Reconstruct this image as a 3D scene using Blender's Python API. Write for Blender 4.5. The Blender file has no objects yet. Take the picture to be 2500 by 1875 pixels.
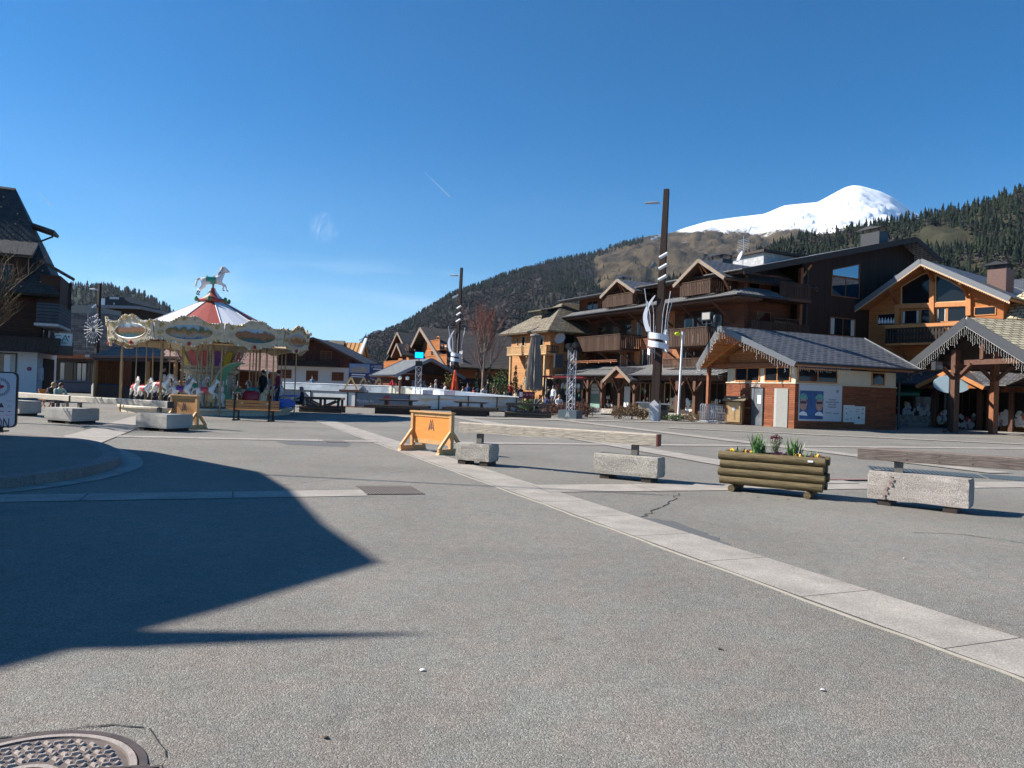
import bpy, bmesh, math, random
import numpy as np
from mathutils import Vector, Matrix, noise as mnoise
from math import sin, cos, pi, radians, sqrt, atan2, tan
random.seed(7); np.random.seed(7)
D = bpy.data; S = bpy.context.scene; COL = S.collection

# ---------------------------------------------------------------- camera
FOC = 1830.; EYE = 1.55; PITCH = .0074; ROLL = .035
_F = Vector((0, cos(PITCH), sin(PITCH))); _R0 = Vector((1, 0, 0)); _U0 = Vector((0, -sin(PITCH), cos(PITCH)))
_R = cos(ROLL)*_R0 + sin(ROLL)*_U0; _U = -sin(ROLL)*_R0 + cos(ROLL)*_U0
cam_d = D.cameras.new('camera'); cam = D.objects.new('camera', cam_d); COL.objects.link(cam)
cam_d.sensor_width = 36; cam_d.lens = FOC*36/2500; cam_d.clip_end = 40000; cam_d.clip_start = .05
m3 = Matrix((_R, _U, -_F)).transposed(); cam.matrix_world = Matrix.Translation((0, 0, EYE)) @ m3.to_4x4()
S.camera = cam
# ---------------------------------------------------------------- sky + sun
SUN_EL = radians(36); SUN_DIR = Vector((-cos(SUN_EL)*.993, cos(SUN_EL)*.119, sin(SUN_EL)))   # towards the sun
w = D.worlds.new('World'); S.world = w; w.use_nodes = True
nt = w.node_tree; bg = nt.nodes['Background']
sk = nt.nodes.new('ShaderNodeTexSky'); sk.sky_type = 'NISHITA'; sk.sun_disc = False
sk.sun_elevation = SUN_EL; sk.sun_rotation = atan2(SUN_DIR.x, SUN_DIR.y)
sk.altitude = 1000; sk.air_density = 1.0; sk.dust_density = .1; sk.ozone_density = 3.2
tc = nt.nodes.new('ShaderNodeTexCoord'); mp = nt.nodes.new('ShaderNodeMapping'); mp.inputs['Scale'].default_value = (2.2, 2.2, 11)
nz = nt.nodes.new('ShaderNodeTexNoise'); nz.inputs['Scale'].default_value = 1.6; nz.inputs['Detail'].default_value = 7; nz.inputs['Distortion'].default_value = .8
cr = nt.nodes.new('ShaderNodeValToRGB'); cr.color_ramp.elements[0].position = .53; cr.color_ramp.elements[1].position = .8
sx = nt.nodes.new('ShaderNodeSeparateXYZ'); cr2 = nt.nodes.new('ShaderNodeValToRGB')
e = cr2.color_ramp.elements; e[0].position = .02; e[0].color = (.55, .55, .55, 1); e[1].position = .2; e[1].color = (0, 0, 0, 1)
mu = nt.nodes.new('ShaderNodeMath'); mu.operation = 'MULTIPLY'
mx = nt.nodes.new('ShaderNodeMixRGB'); mx.inputs['Color2'].default_value = (7.5, 8.6, 10, 1)
L = nt.links.new
L(tc.outputs['Generated'], mp.inputs['Vector']); L(mp.outputs[0], nz.inputs['Vector']); L(nz.outputs['Fac'], cr.inputs[0])
L(tc.outputs['Generated'], sx.inputs[0]); L(sx.outputs['Z'], cr2.inputs[0]); L(cr.outputs[0], mu.inputs[0]); L(cr2.outputs[0], mu.inputs[1])
hs = nt.nodes.new('ShaderNodeHueSaturation'); hs.inputs['Saturation'].default_value = 1.45; L(sk.outputs[0], hs.inputs['Color'])
vd = nt.nodes.new('ShaderNodeVectorMath'); vd.operation = 'DOT_PRODUCT'; cd_ = (_F+(792-1250)/FOC*_R+(937.5-556)/FOC*_U).normalized(); vd.inputs[1].default_value = cd_
mr = nt.nodes.new('ShaderNodeMapRange'); mr.inputs[1].default_value = .99978; mr.inputs[2].default_value = 1; mr.inputs[3].default_value = 0; mr.inputs[4].default_value = 1.3
mpc = nt.nodes.new('ShaderNodeMapping'); mpc.inputs['Scale'].default_value = (28, 28, 14); mpc.inputs['Rotation'].default_value = (0, .7, 0); nzc = nt.nodes.new('ShaderNodeTexNoise'); nzc.inputs['Scale'].default_value = 2.2; nzc.inputs['Detail'].default_value = 8; nzc.inputs['Distortion'].default_value = 1.2
crc = nt.nodes.new('ShaderNodeMapRange'); crc.inputs[1].default_value = .42; crc.inputs[2].default_value = .75; crc.inputs[3].default_value = 0; crc.inputs[4].default_value = .33
mcl = nt.nodes.new('ShaderNodeMath'); mcl.operation = 'MULTIPLY'; adc = nt.nodes.new('ShaderNodeMath'); adc.operation = 'ADD'; adc.use_clamp = True
L(tc.outputs['Generated'], vd.inputs[0]); L(vd.outputs['Value'], mr.inputs[0]); L(tc.outputs['Generated'], mpc.inputs[0]); L(mpc.outputs[0], nzc.inputs['Vector']); L(nzc.outputs['Fac'], crc.inputs[0]); L(mr.outputs[0], mcl.inputs[0]); L(crc.outputs[0], mcl.inputs[1]); L(mu.outputs[0], adc.inputs[0]); L(mcl.outputs[0], adc.inputs[1])
L(adc.outputs[0], mx.inputs['Fac']); 
cr3 = nt.nodes.new('ShaderNodeValToRGB'); e = cr3.color_ramp.elements; e[0].position = .0; e[0].color = (.92, .92, .92, 1); e[1].position = .17; e[1].color = (0, 0, 0, 1); cr3.color_ramp.interpolation = 'EASE'
mh_ = nt.nodes.new('ShaderNodeMixRGB'); mh_.inputs['Color2'].default_value = (2.9, 5.7, 9.6, 1); L(sx.outputs['Z'], cr3.inputs[0]); L(cr3.outputs[0], mh_.inputs[0]); L(hs.outputs[0], mh_.inputs['Color1']); L(mh_.outputs[0], mx.inputs['Color1']); L(mx.outputs[0], bg.inputs['Color'])
bg.inputs['Strength'].default_value = .072
sl = D.lights.new('sun', 'SUN'); sun = D.objects.new('sun', sl); COL.objects.link(sun)
sl.energy = 5.0; sl.angle = radians(.5); sl.color = (1, .955, .88)
sun.rotation_euler = SUN_DIR.to_track_quat('Z', 'Y').to_euler()
S.view_settings.view_transform = 'Standard'; S.view_settings.look = 'None'; S.view_settings.exposure = .92; S.view_settings.gamma = 1
S.render.engine = 'CYCLES'

# ---------------------------------------------------------------- pixel (2500x1875) -> world
def ray(px, py): return _F + (px-1250)/FOC*_R + (937.5-py)/FOC*_U
def gnd(px, py, z=0.):
    d = ray(px, py); t = (z-EYE)/d.z; return Vector((d.x*t, d.y*t, z))
def at(px, py, Y):
    d = ray(px, py); t = Y/d.y; return Vector((d.x*t, Y, EYE+d.z*t))
def xat(px, Y): return (px-1250)/FOC*Y
def pyof(x, y, z):
    v = Vector((x, y, z-EYE)); c = v.dot(_F); return 1250+FOC*v.dot(_R)/c, 937.5-FOC*v.dot(_U)/c

# ---------------------------------------------------------------- things
def tag(o, label=None, cat=None, group=None, kind=None):
    if label: o['label'] = label
    if cat: o['category'] = cat
    if group: o['group'] = group
    if kind: o['kind'] = kind
    return o
def thing(name, label, cat, loc=(0, 0, 0), rz=0, group=None):
    o = D.objects.new(name, None); COL.objects.link(o); o.location = loc; o.rotation_euler = (0, 0, rz)
    o.empty_display_size = .2
    return tag(o, label, cat, group)
def copy_tree(o, parent=None):
    c = o.copy(); COL.objects.link(c); c.parent = parent
    for ch in KIDS.get(o.name, []):
        copy_tree(ch, c)
    return c
KIDS = {}
def dup(o, loc, rz=0, label=None, group=None, s=None):
    c = copy_tree(o); c.location = loc; c.rotation_euler = (0, 0, rz)
    if s: c.scale = (s, s, s)
    if label: c['label'] = label
    if group: c['group'] = group
    return c

class MB:
    def __init__(s): s.v = []; s.f = []; s.m = []
    def add(s, vs, fs, mi=0):
        n = len(s.v); s.v += [tuple(v) for v in vs]; s.f += [tuple(i+n for i in f) for f in fs]; s.m += [mi]*len(fs); return s
    def box(s, x0, x1, y0, y1, z0, z1, mi=0):
        return s.add([(x0, y0, z0), (x1, y0, z0), (x1, y1, z0), (x0, y1, z0), (x0, y0, z1), (x1, y0, z1), (x1, y1, z1), (x0, y1, z1)],
                     [(0, 3, 2, 1), (4, 5, 6, 7), (0, 1, 5, 4), (1, 2, 6, 5), (2, 3, 7, 6), (3, 0, 4, 7)], mi)
    def quad(s, a, b, c, d, mi=0): return s.add([a, b, c, d], [(0, 1, 2, 3)], mi)
    def beam(s, p, q, w, h, up=(0, 0, 1), mi=0):
        p = Vector(p); q = Vector(q); d = (q-p).normalized(); up = Vector(up)
        sd = d.cross(up)
        if sd.length < 1e-4: sd = d.cross(Vector((1, 0, 0)))
        sd.normalize(); u = sd.cross(d); sd *= w/2; u *= h/2
        vs = [p-sd-u, p+sd-u, p+sd+u, p-sd+u, q-sd-u, q+sd-u, q+sd+u, q-sd+u]
        return s.add(vs, [(0, 1, 2, 3), (7, 6, 5, 4), (1, 0, 4, 5), (2, 1, 5, 6), (3, 2, 6, 7), (0, 3, 7, 4)], mi)
    def prism(s, poly, y0, y1, mi=0, ax='y'):
        n = len(poly)
        f = {'y': lambda a, b, t: (a, t, b), 'x': lambda a, b, t: (t, a, b), 'z': lambda a, b, t: (a, b, t)}[ax]
        vs = [f(a, b, y0) for a, b in poly]+[f(a, b, y1) for a, b in poly]
        fs = [tuple(range(n)), tuple(range(2*n-1, n-1, -1))]+[(i, i+n, (i+1) % n+n, (i+1) % n) for i in range(n)]
        return s.add(vs, fs, mi)
    def slab(s, pts, t, mi=0):
        """planar polygon (3D) thickened by t along its normal (downwards for roofs)"""
        P = [Vector(p) for p in pts]; n = (P[1]-P[0]).cross(P[2]-P[0]).normalized()
        if n.z < 0: n = -n
        Q = [p-n*t for p in P]; k = len(P)
        return s.add(P+Q, [tuple(range(k)), tuple(range(2*k-1, k-1, -1))]+[(i, i+k, (i+1) % k+k, (i+1) % k) for i in range(k)], mi)
    def tube(s, pts, r, n=8, mi=0, cap=True):
        pts = [Vector(p) for p in pts]; k = len(pts); rr = r if isinstance(r, (list, tuple)) else [r]*k
        b = len(s.v); prev = None
        for i, p in enumerate(pts):
            d = (pts[min(i+1, k-1)]-pts[max(i-1, 0)])
            if d.length < 1e-9: d = Vector((0, 0, 1))
            d.normalize()
            if prev is None:
                a = d.cross(Vector((0, 0, 1)));
                if a.length < .1: a = d.cross(Vector((1, 0, 0)))
            else: a = prev-d*prev.dot(d)
            a.normalize(); c = d.cross(a); prev = a
            for j in range(n):
                t = 2*pi*j/n; s.v.append(tuple(p+a*cos(t)*rr[i]+c*sin(t)*rr[i]))
        for i in range(k-1):
            for j in range(n):
                q = b+i*n; j2 = (j+1) % n; s.f.append((q+j, q+j2, q+n+j2, q+n+j)); s.m.append(mi)
        if cap:
            s.f.append(tuple(b+j for j in range(n-1, -1, -1))); s.f.append(tuple(b+(k-1)*n+j for j in range(n))); s.m += [mi]*2
        return s
    def lathe(s, prof, n=24, c=(0, 0, 0), mi=0, a0=0, a1=2*pi, mif=None):
        b = len(s.v); full = abs(a1-a0-2*pi) < 1e-6; cols = n if full else n+1
        for j in range(cols):
            t = a0+(a1-a0)*j/n
            for r, z in prof: s.v.append((c[0]+r*cos(t), c[1]+r*sin(t), c[2]+z))
        k = len(prof)
        for j in range(n):
            j2 = (j+1) % cols
            for i in range(k-1):
                s.f.append((b+j*k+i, b+j2*k+i, b+j2*k+i+1, b+j*k+i+1)); s.m.append(mif(j) if mif else mi)
        return s
    def ball(s, c, r, n=8, m=6, mi=0):
        rx, ry, rz = r if isinstance(r, (list, tuple)) else (r, r, r)
        b = len(s.v)
        for i in range(m+1):
            a = pi*i/m
            for j in range(n):
                t = 2*pi*j/n; s.v.append((c[0]+rx*sin(a)*cos(t), c[1]+ry*sin(a)*sin(t), c[2]+rz*cos(a)))
        for i in range(m):
            for j in range(n):
                s.f.append((b+i*n+j, b+(i+1)*n+j, b+(i+1)*n+(j+1) % n, b+i*n+(j+1) % n)); s.m.append(mi)
        return s
    def merge(s, o, M=None):
        n = len(s.v); s.v += [tuple(M @ Vector(v)) if M else v for v in o.v]; s.f += [tuple(i+n for i in f) for f in o.f]; s.m += o.m; return s
    def mesh(s, name, mats, smooth=False):
        me = D.meshes.new(name); me.from_pydata(s.v, [], s.f); me.validate(verbose=False)
        for m in (mats if isinstance(mats, (list, tuple)) else [mats]): me.materials.append(m)
        if len(me.polygons) == len(s.m) and any(s.m): me.polygons.foreach_set('material_index', s.m)
        uvproj(me)
        if smooth:
            me.polygons.foreach_set('use_smooth', [True]*len(me.polygons)); me.set_sharp_from_angle(angle=.7)
        me.update(); return me
    def build(s, name, mats, parent=None, smooth=False, bevel=0):
        bm = None
        me = s.mesh(name, mats, smooth)
        if bevel:
            bm = bmesh.new(); bm.from_mesh(me); bmesh.ops.remove_doubles(bm, verts=bm.verts, dist=1e-5)
            bmesh.ops.recalc_face_normals(bm, faces=bm.faces)
            bmesh.ops.bevel(bm, geom=[e for e in bm.edges if len(e.link_faces) == 2 and e.calc_face_angle() > .5], offset=bevel, segments=2, affect='EDGES', profile=.6)
            bm.to_mesh(me); bm.free(); uvproj(me)
        return link(name, me, parent)
def link(name, me, parent=None):
    o = D.objects.new(name, me); COL.objects.link(o)
    if parent:
        o.parent = parent; KIDS.setdefault(parent.name, []).append(o)
    return o
def uvproj(me):
    if not me.polygons: return
    n = len(me.loops); uvl = me.uv_layers.get('UVMap') or me.uv_layers.new(name='UVMap')
    co = np.empty(len(me.vertices)*3, 'f'); me.vertices.foreach_get('co', co); co = co.reshape(-1, 3)
    li = np.empty(n, 'i'); me.loops.foreach_get('vertex_index', li)
    np_ = len(me.polygons); nor = np.empty(np_*3, 'f'); me.polygons.foreach_get('normal', nor); nor = nor.reshape(-1, 3)
    lt = np.empty(np_, 'i'); me.polygons.foreach_get('loop_total', lt)
    N = np.repeat(nor, lt, axis=0); P = co[li]
    u = np.stack([-N[:, 1], N[:, 0], np.zeros(n)], 1); ln = np.linalg.norm(u, axis=1)
    flat = ln < .05; u[flat] = (1, 0, 0); ln[flat] = 1; u /= ln[:, None]
    v = np.cross(N, u)
    uv = np.stack([(P*u).sum(1), (P*v).sum(1)], 1).astype('f')
    uvl.data.foreach_set('uv', uv.ravel())

# ---------------------------------------------------------------- materials
MATS = {}
def _new(name):
    m = D.materials.new(name); m.use_nodes = True; nt = m.node_tree; return m, nt, nt.nodes['Principled BSDF']
def C(r, g, b):   # sRGB 0-255 -> linear rgba
    f = lambda c: (c/255/12.92 if c <= 10 else ((c/255+.055)/1.055)**2.4)
    return (f(r), f(g), f(b), 1)
def plain(name, col, rough=.7, metal=0, var=.12, scale=6, bump=.0, spec=.5, bscale=None, trans=0, emit=0, coat=0):
    if name in MATS: return MATS[name]
    m, nt, b = _new(name); N = nt.nodes.new; L = nt.links.new
    b.inputs['Roughness'].default_value = rough; b.inputs['Metallic'].default_value = metal
    b.inputs['Specular IOR Level'].default_value = spec; b.inputs['Coat Weight'].default_value = coat
    tcn = N('ShaderNodeTexCoord'); nz = N('ShaderNodeTexNoise'); nz.inputs['Scale'].default_value = scale; nz.inputs['Detail'].default_value = 5
    nz.inputs['Roughness'].default_value = .65
    L(tcn.outputs['Object'], nz.inputs['Vector'])
    r = N('ShaderNodeMapRange'); r.inputs[1].default_value = .25; r.inputs[2].default_value = .75; r.inputs[3].default_value = 1-var; r.inputs[4].default_value = 1+var
    L(nz.outputs['Fac'], r.inputs[0])
    mm = N('ShaderNodeMixRGB'); mm.blend_type = 'MULTIPLY'; mm.inputs[0].default_value = 1; mm.inputs[1].default_value = col
    L(r.outputs[0], mm.inputs[2]); L(mm.outputs[0], b.inputs['Base Color'])
    if bump:
        bn = N('ShaderNodeTexNoise'); bn.inputs['Scale'].default_value = bscale or scale*6; bn.inputs['Detail'].default_value = 3; L(tcn.outputs['Object'], bn.inputs['Vector'])
        bp = N('ShaderNodeBump'); bp.inputs['Strength'].default_value = bump; bp.inputs['Distance'].default_value = .02
        L(bn.outputs['Fac'], bp.inputs['Height']); L(bp.outputs[0], b.inputs['Normal'])
    if trans: b.inputs['Transmission Weight'].default_value = trans
    if emit: b.inputs['Emission Color'].default_value = col; b.inputs['Emission Strength'].default_value = emit
    MATS[name] = m; return m
def tiled(name, c1, c2, cm, bw, bh, ms=.01, rough=.75, rot=0, bump=.4, dirt=.25, off=.5, noise_s=3, stretch=(1, 1), spec=.3, fine=.15):
    """UV brick pattern in metres: planks, shingles, slabs"""
    if name in MATS: return MATS[name]
    m, nt, b = _new(name); N = nt.nodes.new; L = nt.links.new
    b.inputs['Roughness'].default_value = rough; b.inputs['Specular IOR Level'].default_value = spec
    t = N('ShaderNodeTexCoord'); mp = N('ShaderNodeMapping'); mp.inputs['Rotation'].default_value = (0, 0, rot); L(t.outputs['UV'], mp.inputs[0])
    br = N('ShaderNodeTexBrick'); br.inputs['Scale'].default_value = 1; br.inputs['Brick Width'].default_value = bw; br.inputs['Row Height'].default_value = bh
    br.inputs['Mortar Size'].default_value = ms; br.inputs['Mortar Smooth'].default_value = .3; br.offset = off; br.inputs['Bias'].default_value = 0
    br.inputs['Color1'].default_value = c1; br.inputs['Color2'].default_value = c2; br.inputs['Mortar'].default_value = cm
    L(mp.outputs[0], br.inputs['Vector'])
    nz = N('ShaderNodeTexNoise'); nz.inputs['Scale'].default_value = noise_s; nz.inputs['Detail'].default_value = 6; nz.inputs['Roughness'].default_value = .65
    mp2 = N('ShaderNodeMapping'); mp2.inputs['Scale'].default_value = (stretch[0], stretch[1], 1); L(mp.outputs[0], mp2.inputs[0]); L(mp2.outputs[0], nz.inputs['Vector'])
    r = N('ShaderNodeMapRange'); r.inputs[1].default_value = .25; r.inputs[2].default_value = .75; r.inputs[3].default_value = 1-dirt; r.inputs[4].default_value = 1+dirt
    L(nz.outputs['Fac'], r.inputs[0])
    mm = N('ShaderNodeMixRGB'); mm.blend_type = 'MULTIPLY'; mm.inputs[0].default_value = 1; L(br.outputs['Color'], mm.inputs[1]); L(r.outputs[0], mm.inputs[2])
    L(mm.outputs[0], b.inputs['Base Color'])
    if bump:
        ad = N('ShaderNodeMath'); ad.operation = 'MULTIPLY_ADD'; L(br.outputs['Fac'], ad.inputs[0]); ad.inputs[1].default_value = -1; 
        n2 = N('ShaderNodeMath'); n2.operation = 'MULTIPLY'; n2.inputs[1].default_value = fine*4; L(nz.outputs['Fac'], n2.inputs[0]); L(n2.outputs[0], ad.inputs[2])
        bp = N('ShaderNodeBump'); bp.inputs['Strength'].default_value = bump; bp.inputs['Distance'].default_value = .03
        L(ad.outputs[0], bp.inputs['Height']); L(bp.outputs[0], b.inputs['Normal'])
    MATS[name] = m; return m
def stones(name, cols, mortar, sc=4, rough=.85, edge=.06):
    if name in MATS: return MATS[name]
    m, nt, b = _new(name); N = nt.nodes.new; L = nt.links.new; b.inputs['Roughness'].default_value = rough
    t = N('ShaderNodeTexCoord'); v = N('ShaderNodeTexVoronoi'); v.inputs['Scale'].default_value = sc; v2 = N('ShaderNodeTexVoronoi'); v2.feature = 'DISTANCE_TO_EDGE'; v2.inputs['Scale'].default_value = sc
    L(t.outputs['UV'], v.inputs['Vector']); L(t.outputs['UV'], v2.inputs['Vector'])
    sp = N('ShaderNodeSeparateColor'); L(v.outputs['Color'], sp.inputs[0])
    cr = N('ShaderNodeValToRGB'); cr.color_ramp.interpolation = 'CONSTANT'; el = cr.color_ramp.elements
    while len(el) < len(cols): el.new(.5)
    for i, c in enumerate(cols): el[i].position = i/len(cols); el[i].color = c
    L(sp.outputs[0], cr.inputs[0])
    lt = N('ShaderNodeMath'); lt.operation = 'LESS_THAN'; lt.inputs[1].default_value = edge; L(v2.outputs['Distance'], lt.inputs[0])
    mx = N('ShaderNodeMixRGB'); L(lt.outputs[0], mx.inputs[0]); L(cr.outputs[0], mx.inputs[1]); mx.inputs[2].default_value = mortar; L(mx.outputs[0], b.inputs['Base Color'])
    bp = N('ShaderNodeBump'); bp.inputs['Strength'].default_value = .5; bp.inputs['Distance'].default_value = .03; L(v2.outputs['Distance'], bp.inputs['Height']); L(bp.outputs[0], b.inputs['Normal'])
    MATS[name] = m; return m
def granite(name, base, dark, light, sc=120, rough=.8, stain=None, bump=.35):
    """speckled concrete or granite"""
    if name in MATS: return MATS[name]
    m, nt, b = _new(name); N = nt.nodes.new; L = nt.links.new; b.inputs['Roughness'].default_value = rough; b.inputs['Specular IOR Level'].default_value = .3
    t = N('ShaderNodeTexCoord'); n1 = N('ShaderNodeTexNoise'); n1.inputs['Scale'].default_value = sc; n1.inputs['Detail'].default_value = 3; L(t.outputs['Object'], n1.inputs['Vector'])
    cr = N('ShaderNodeValToRGB'); e = cr.color_ramp.elements; e[0].position = .34; e[0].color = dark; e[1].position = .5; e[1].color = base
    x = e.new(.68); x.color = light; L(n1.outputs['Fac'], cr.inputs[0])
    n2 = N('ShaderNodeTexNoise'); n2.inputs['Scale'].default_value = 2.2; n2.inputs['Detail'].default_value = 5; L(t.outputs['Object'], n2.inputs['Vector'])
    r = N('ShaderNodeMapRange'); r.inputs[1].default_value = .3; r.inputs[2].default_value = .7; r.inputs[3].default_value = .8; r.inputs[4].default_value = 1.12; L(n2.outputs['Fac'], r.inputs[0])
    mm = N('ShaderNodeMixRGB'); mm.blend_type = 'MULTIPLY'; mm.inputs[0].default_value = 1; L(cr.outputs[0], mm.inputs[1]); L(r.outputs[0], mm.inputs[2])
    L(mm.outputs[0], b.inputs['Base Color'])
    bp = N('ShaderNodeBump'); bp.inputs['Strength'].default_value = bump; bp.inputs['Distance'].default_value = .008; L(n1.outputs['Fac'], bp.inputs['Height']); L(bp.outputs[0], b.inputs['Normal'])
    MATS[name] = m; return m
def rgb(r, g, b): return (r, g, b, 1)

GLASS = plain('window_glass', rgb(.012, .014, .017), rough=.05, var=.05, spec=.32)
SHOPGLASS = plain('shop_glass', rgb(.02, .019, .017), rough=.06, var=.05, spec=.28)
W_HOTEL = tiled('hotel_boards', rgb(.185, .064, .028), rgb(.115, .04, .019), rgb(.03, .012, .008), 2.7, .16, .008, noise_s=2.2, stretch=(1, 6), bump=.5)
W_HOTEL2 = tiled('hotel_light_boards', rgb(.36, .15, .06), rgb(.28, .11, .045), rgb(.08, .03, .015), 2.4, .13, .008, noise_s=3, stretch=(1, 6))
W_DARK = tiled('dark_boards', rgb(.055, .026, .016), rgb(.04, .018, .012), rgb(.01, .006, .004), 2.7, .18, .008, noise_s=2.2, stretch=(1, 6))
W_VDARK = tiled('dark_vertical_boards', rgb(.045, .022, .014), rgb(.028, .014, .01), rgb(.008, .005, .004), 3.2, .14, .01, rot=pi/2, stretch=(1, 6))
W_BALC = tiled('balcony_boards', rgb(.095, .05, .03), rgb(.065, .034, .02), rgb(.008, .005, .004), 6, .15, .02, rot=pi/2, stretch=(1, 5), bump=.7)
W_KIOSK = tiled('kiosk_boards', rgb(.25, .08, .032), rgb(.16, .048, .02), rgb(.05, .018, .01), 1.1, .11, .006, noise_s=2.5, stretch=(1, 7), dirt=.4)
W_ORANGE = tiled('orange_boards', rgb(.46, .165, .048), rgb(.37, .13, .038), rgb(.16, .06, .02), 3, .14, .006, noise_s=2.5, stretch=(1, 6))
W_CHALET = tiled('chalet_boards', rgb(.5, .25, .1), rgb(.42, .2, .08), rgb(.15, .07, .03), 3, .15, .006, stretch=(1, 6))
W_SOFFIT = tiled('soffit_boards', rgb(.42, .19, .075), rgb(.33, .14, .055), rgb(.1, .04, .02), 4, .12, .006, stretch=(1, 6))
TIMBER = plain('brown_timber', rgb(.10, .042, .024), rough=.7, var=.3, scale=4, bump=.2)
BARGE = plain('weathered_bargeboard', rgb(.21, .155, .115), rough=.7, var=.25, scale=4)
TIMBER_R = plain('red_brown_timber', rgb(.24, .085, .035), rough=.65, var=.3, scale=4, bump=.2)
TIMBER_O = plain('orange_timber', rgb(.50, .2, .06), rough=.6, var=.2, scale=4)
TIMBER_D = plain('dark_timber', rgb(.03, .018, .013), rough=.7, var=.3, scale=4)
TIMBER_P = plain('pale_timber', rgb(.52, .33, .15), rough=.7, var=.2, scale=5)
SLATE = tiled('slate_tiles', rgb(.07, .072, .078), rgb(.03, .032, .036), rgb(.26, .265, .28), .5, .26, .018, rough=.5, bump=1.0, noise_s=9, dirt=.35, spec=.5)  # pale row lines paint the shine along the slate edges
SLATE_S = tiled('snow_guard_tiles', rgb(.13, .13, .13), rgb(.05, .05, .053), rgb(.36, .36, .35), .34, .26, .03, rough=.45, bump=1.0, noise_s=8, dirt=.4, spec=.5)
SLATE_D = tiled('dark_tiles', rgb(.06, .058, .056), rgb(.04, .038, .037), rgb(.008, .008, .008), .5, .26, .02, rough=.6, bump=.9, noise_s=7, dirt=.3)
LAUZE = tiled('stone_shingles', rgb(.54, .46, .30), rgb(.34, .29, .19), rgb(.03, .026, .02), .55, .3, .03, rough=.8, bump=1.0, noise_s=4, dirt=.35)
LAUZE_G = tiled('grey_brown_shingles', rgb(.26, .215, .15), rgb(.17, .14, .1), rgb(.035, .03, .024), .45, .3, .022, rough=.8, bump=.9, noise_s=4, dirt=.3)
SLATROOF = tiled('ribbed_roof', rgb(.09, .08, .072), rgb(.07, .062, .056), rgb(.012, .011, .01), 30, .34, .05, rough=.7, bump=1, noise_s=3, dirt=.3)
FASCIA = plain('grey_fascia', rgb(.15, .155, .165), rough=.45, var=.08, metal=.2)
GUTTER = plain('dark_gutter', rgb(.03, .03, .032), rough=.4, var=.1, metal=.3)
PLASTER = plain('white_plaster', rgb(.66, .66, .64), rough=.9, var=.06, scale=2)
CREAM = plain('cream_plaster', rgb(.6, .52, .38), rough=.9, var=.06, scale=2)
STEEL = plain('galvanised_steel', rgb(.45, .47, .5), rough=.4, metal=.7, var=.1)
BLACK = plain('black_paint', rgb(.012, .012, .014), rough=.5, var=.1)
WHITE = plain('white_paint', rgb(.75, .75, .74), rough=.5, var=.05)
RUBBLE = stones('rubble_stone', [rgb(.34, .28, .2), rgb(.24, .22, .2), rgb(.42, .36, .26), rgb(.3, .26, .22)], rgb(.4, .37, .32), 4.5)
def P3(v, z=None): return (v[0], v[1], v[2] if z is None else z)
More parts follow.
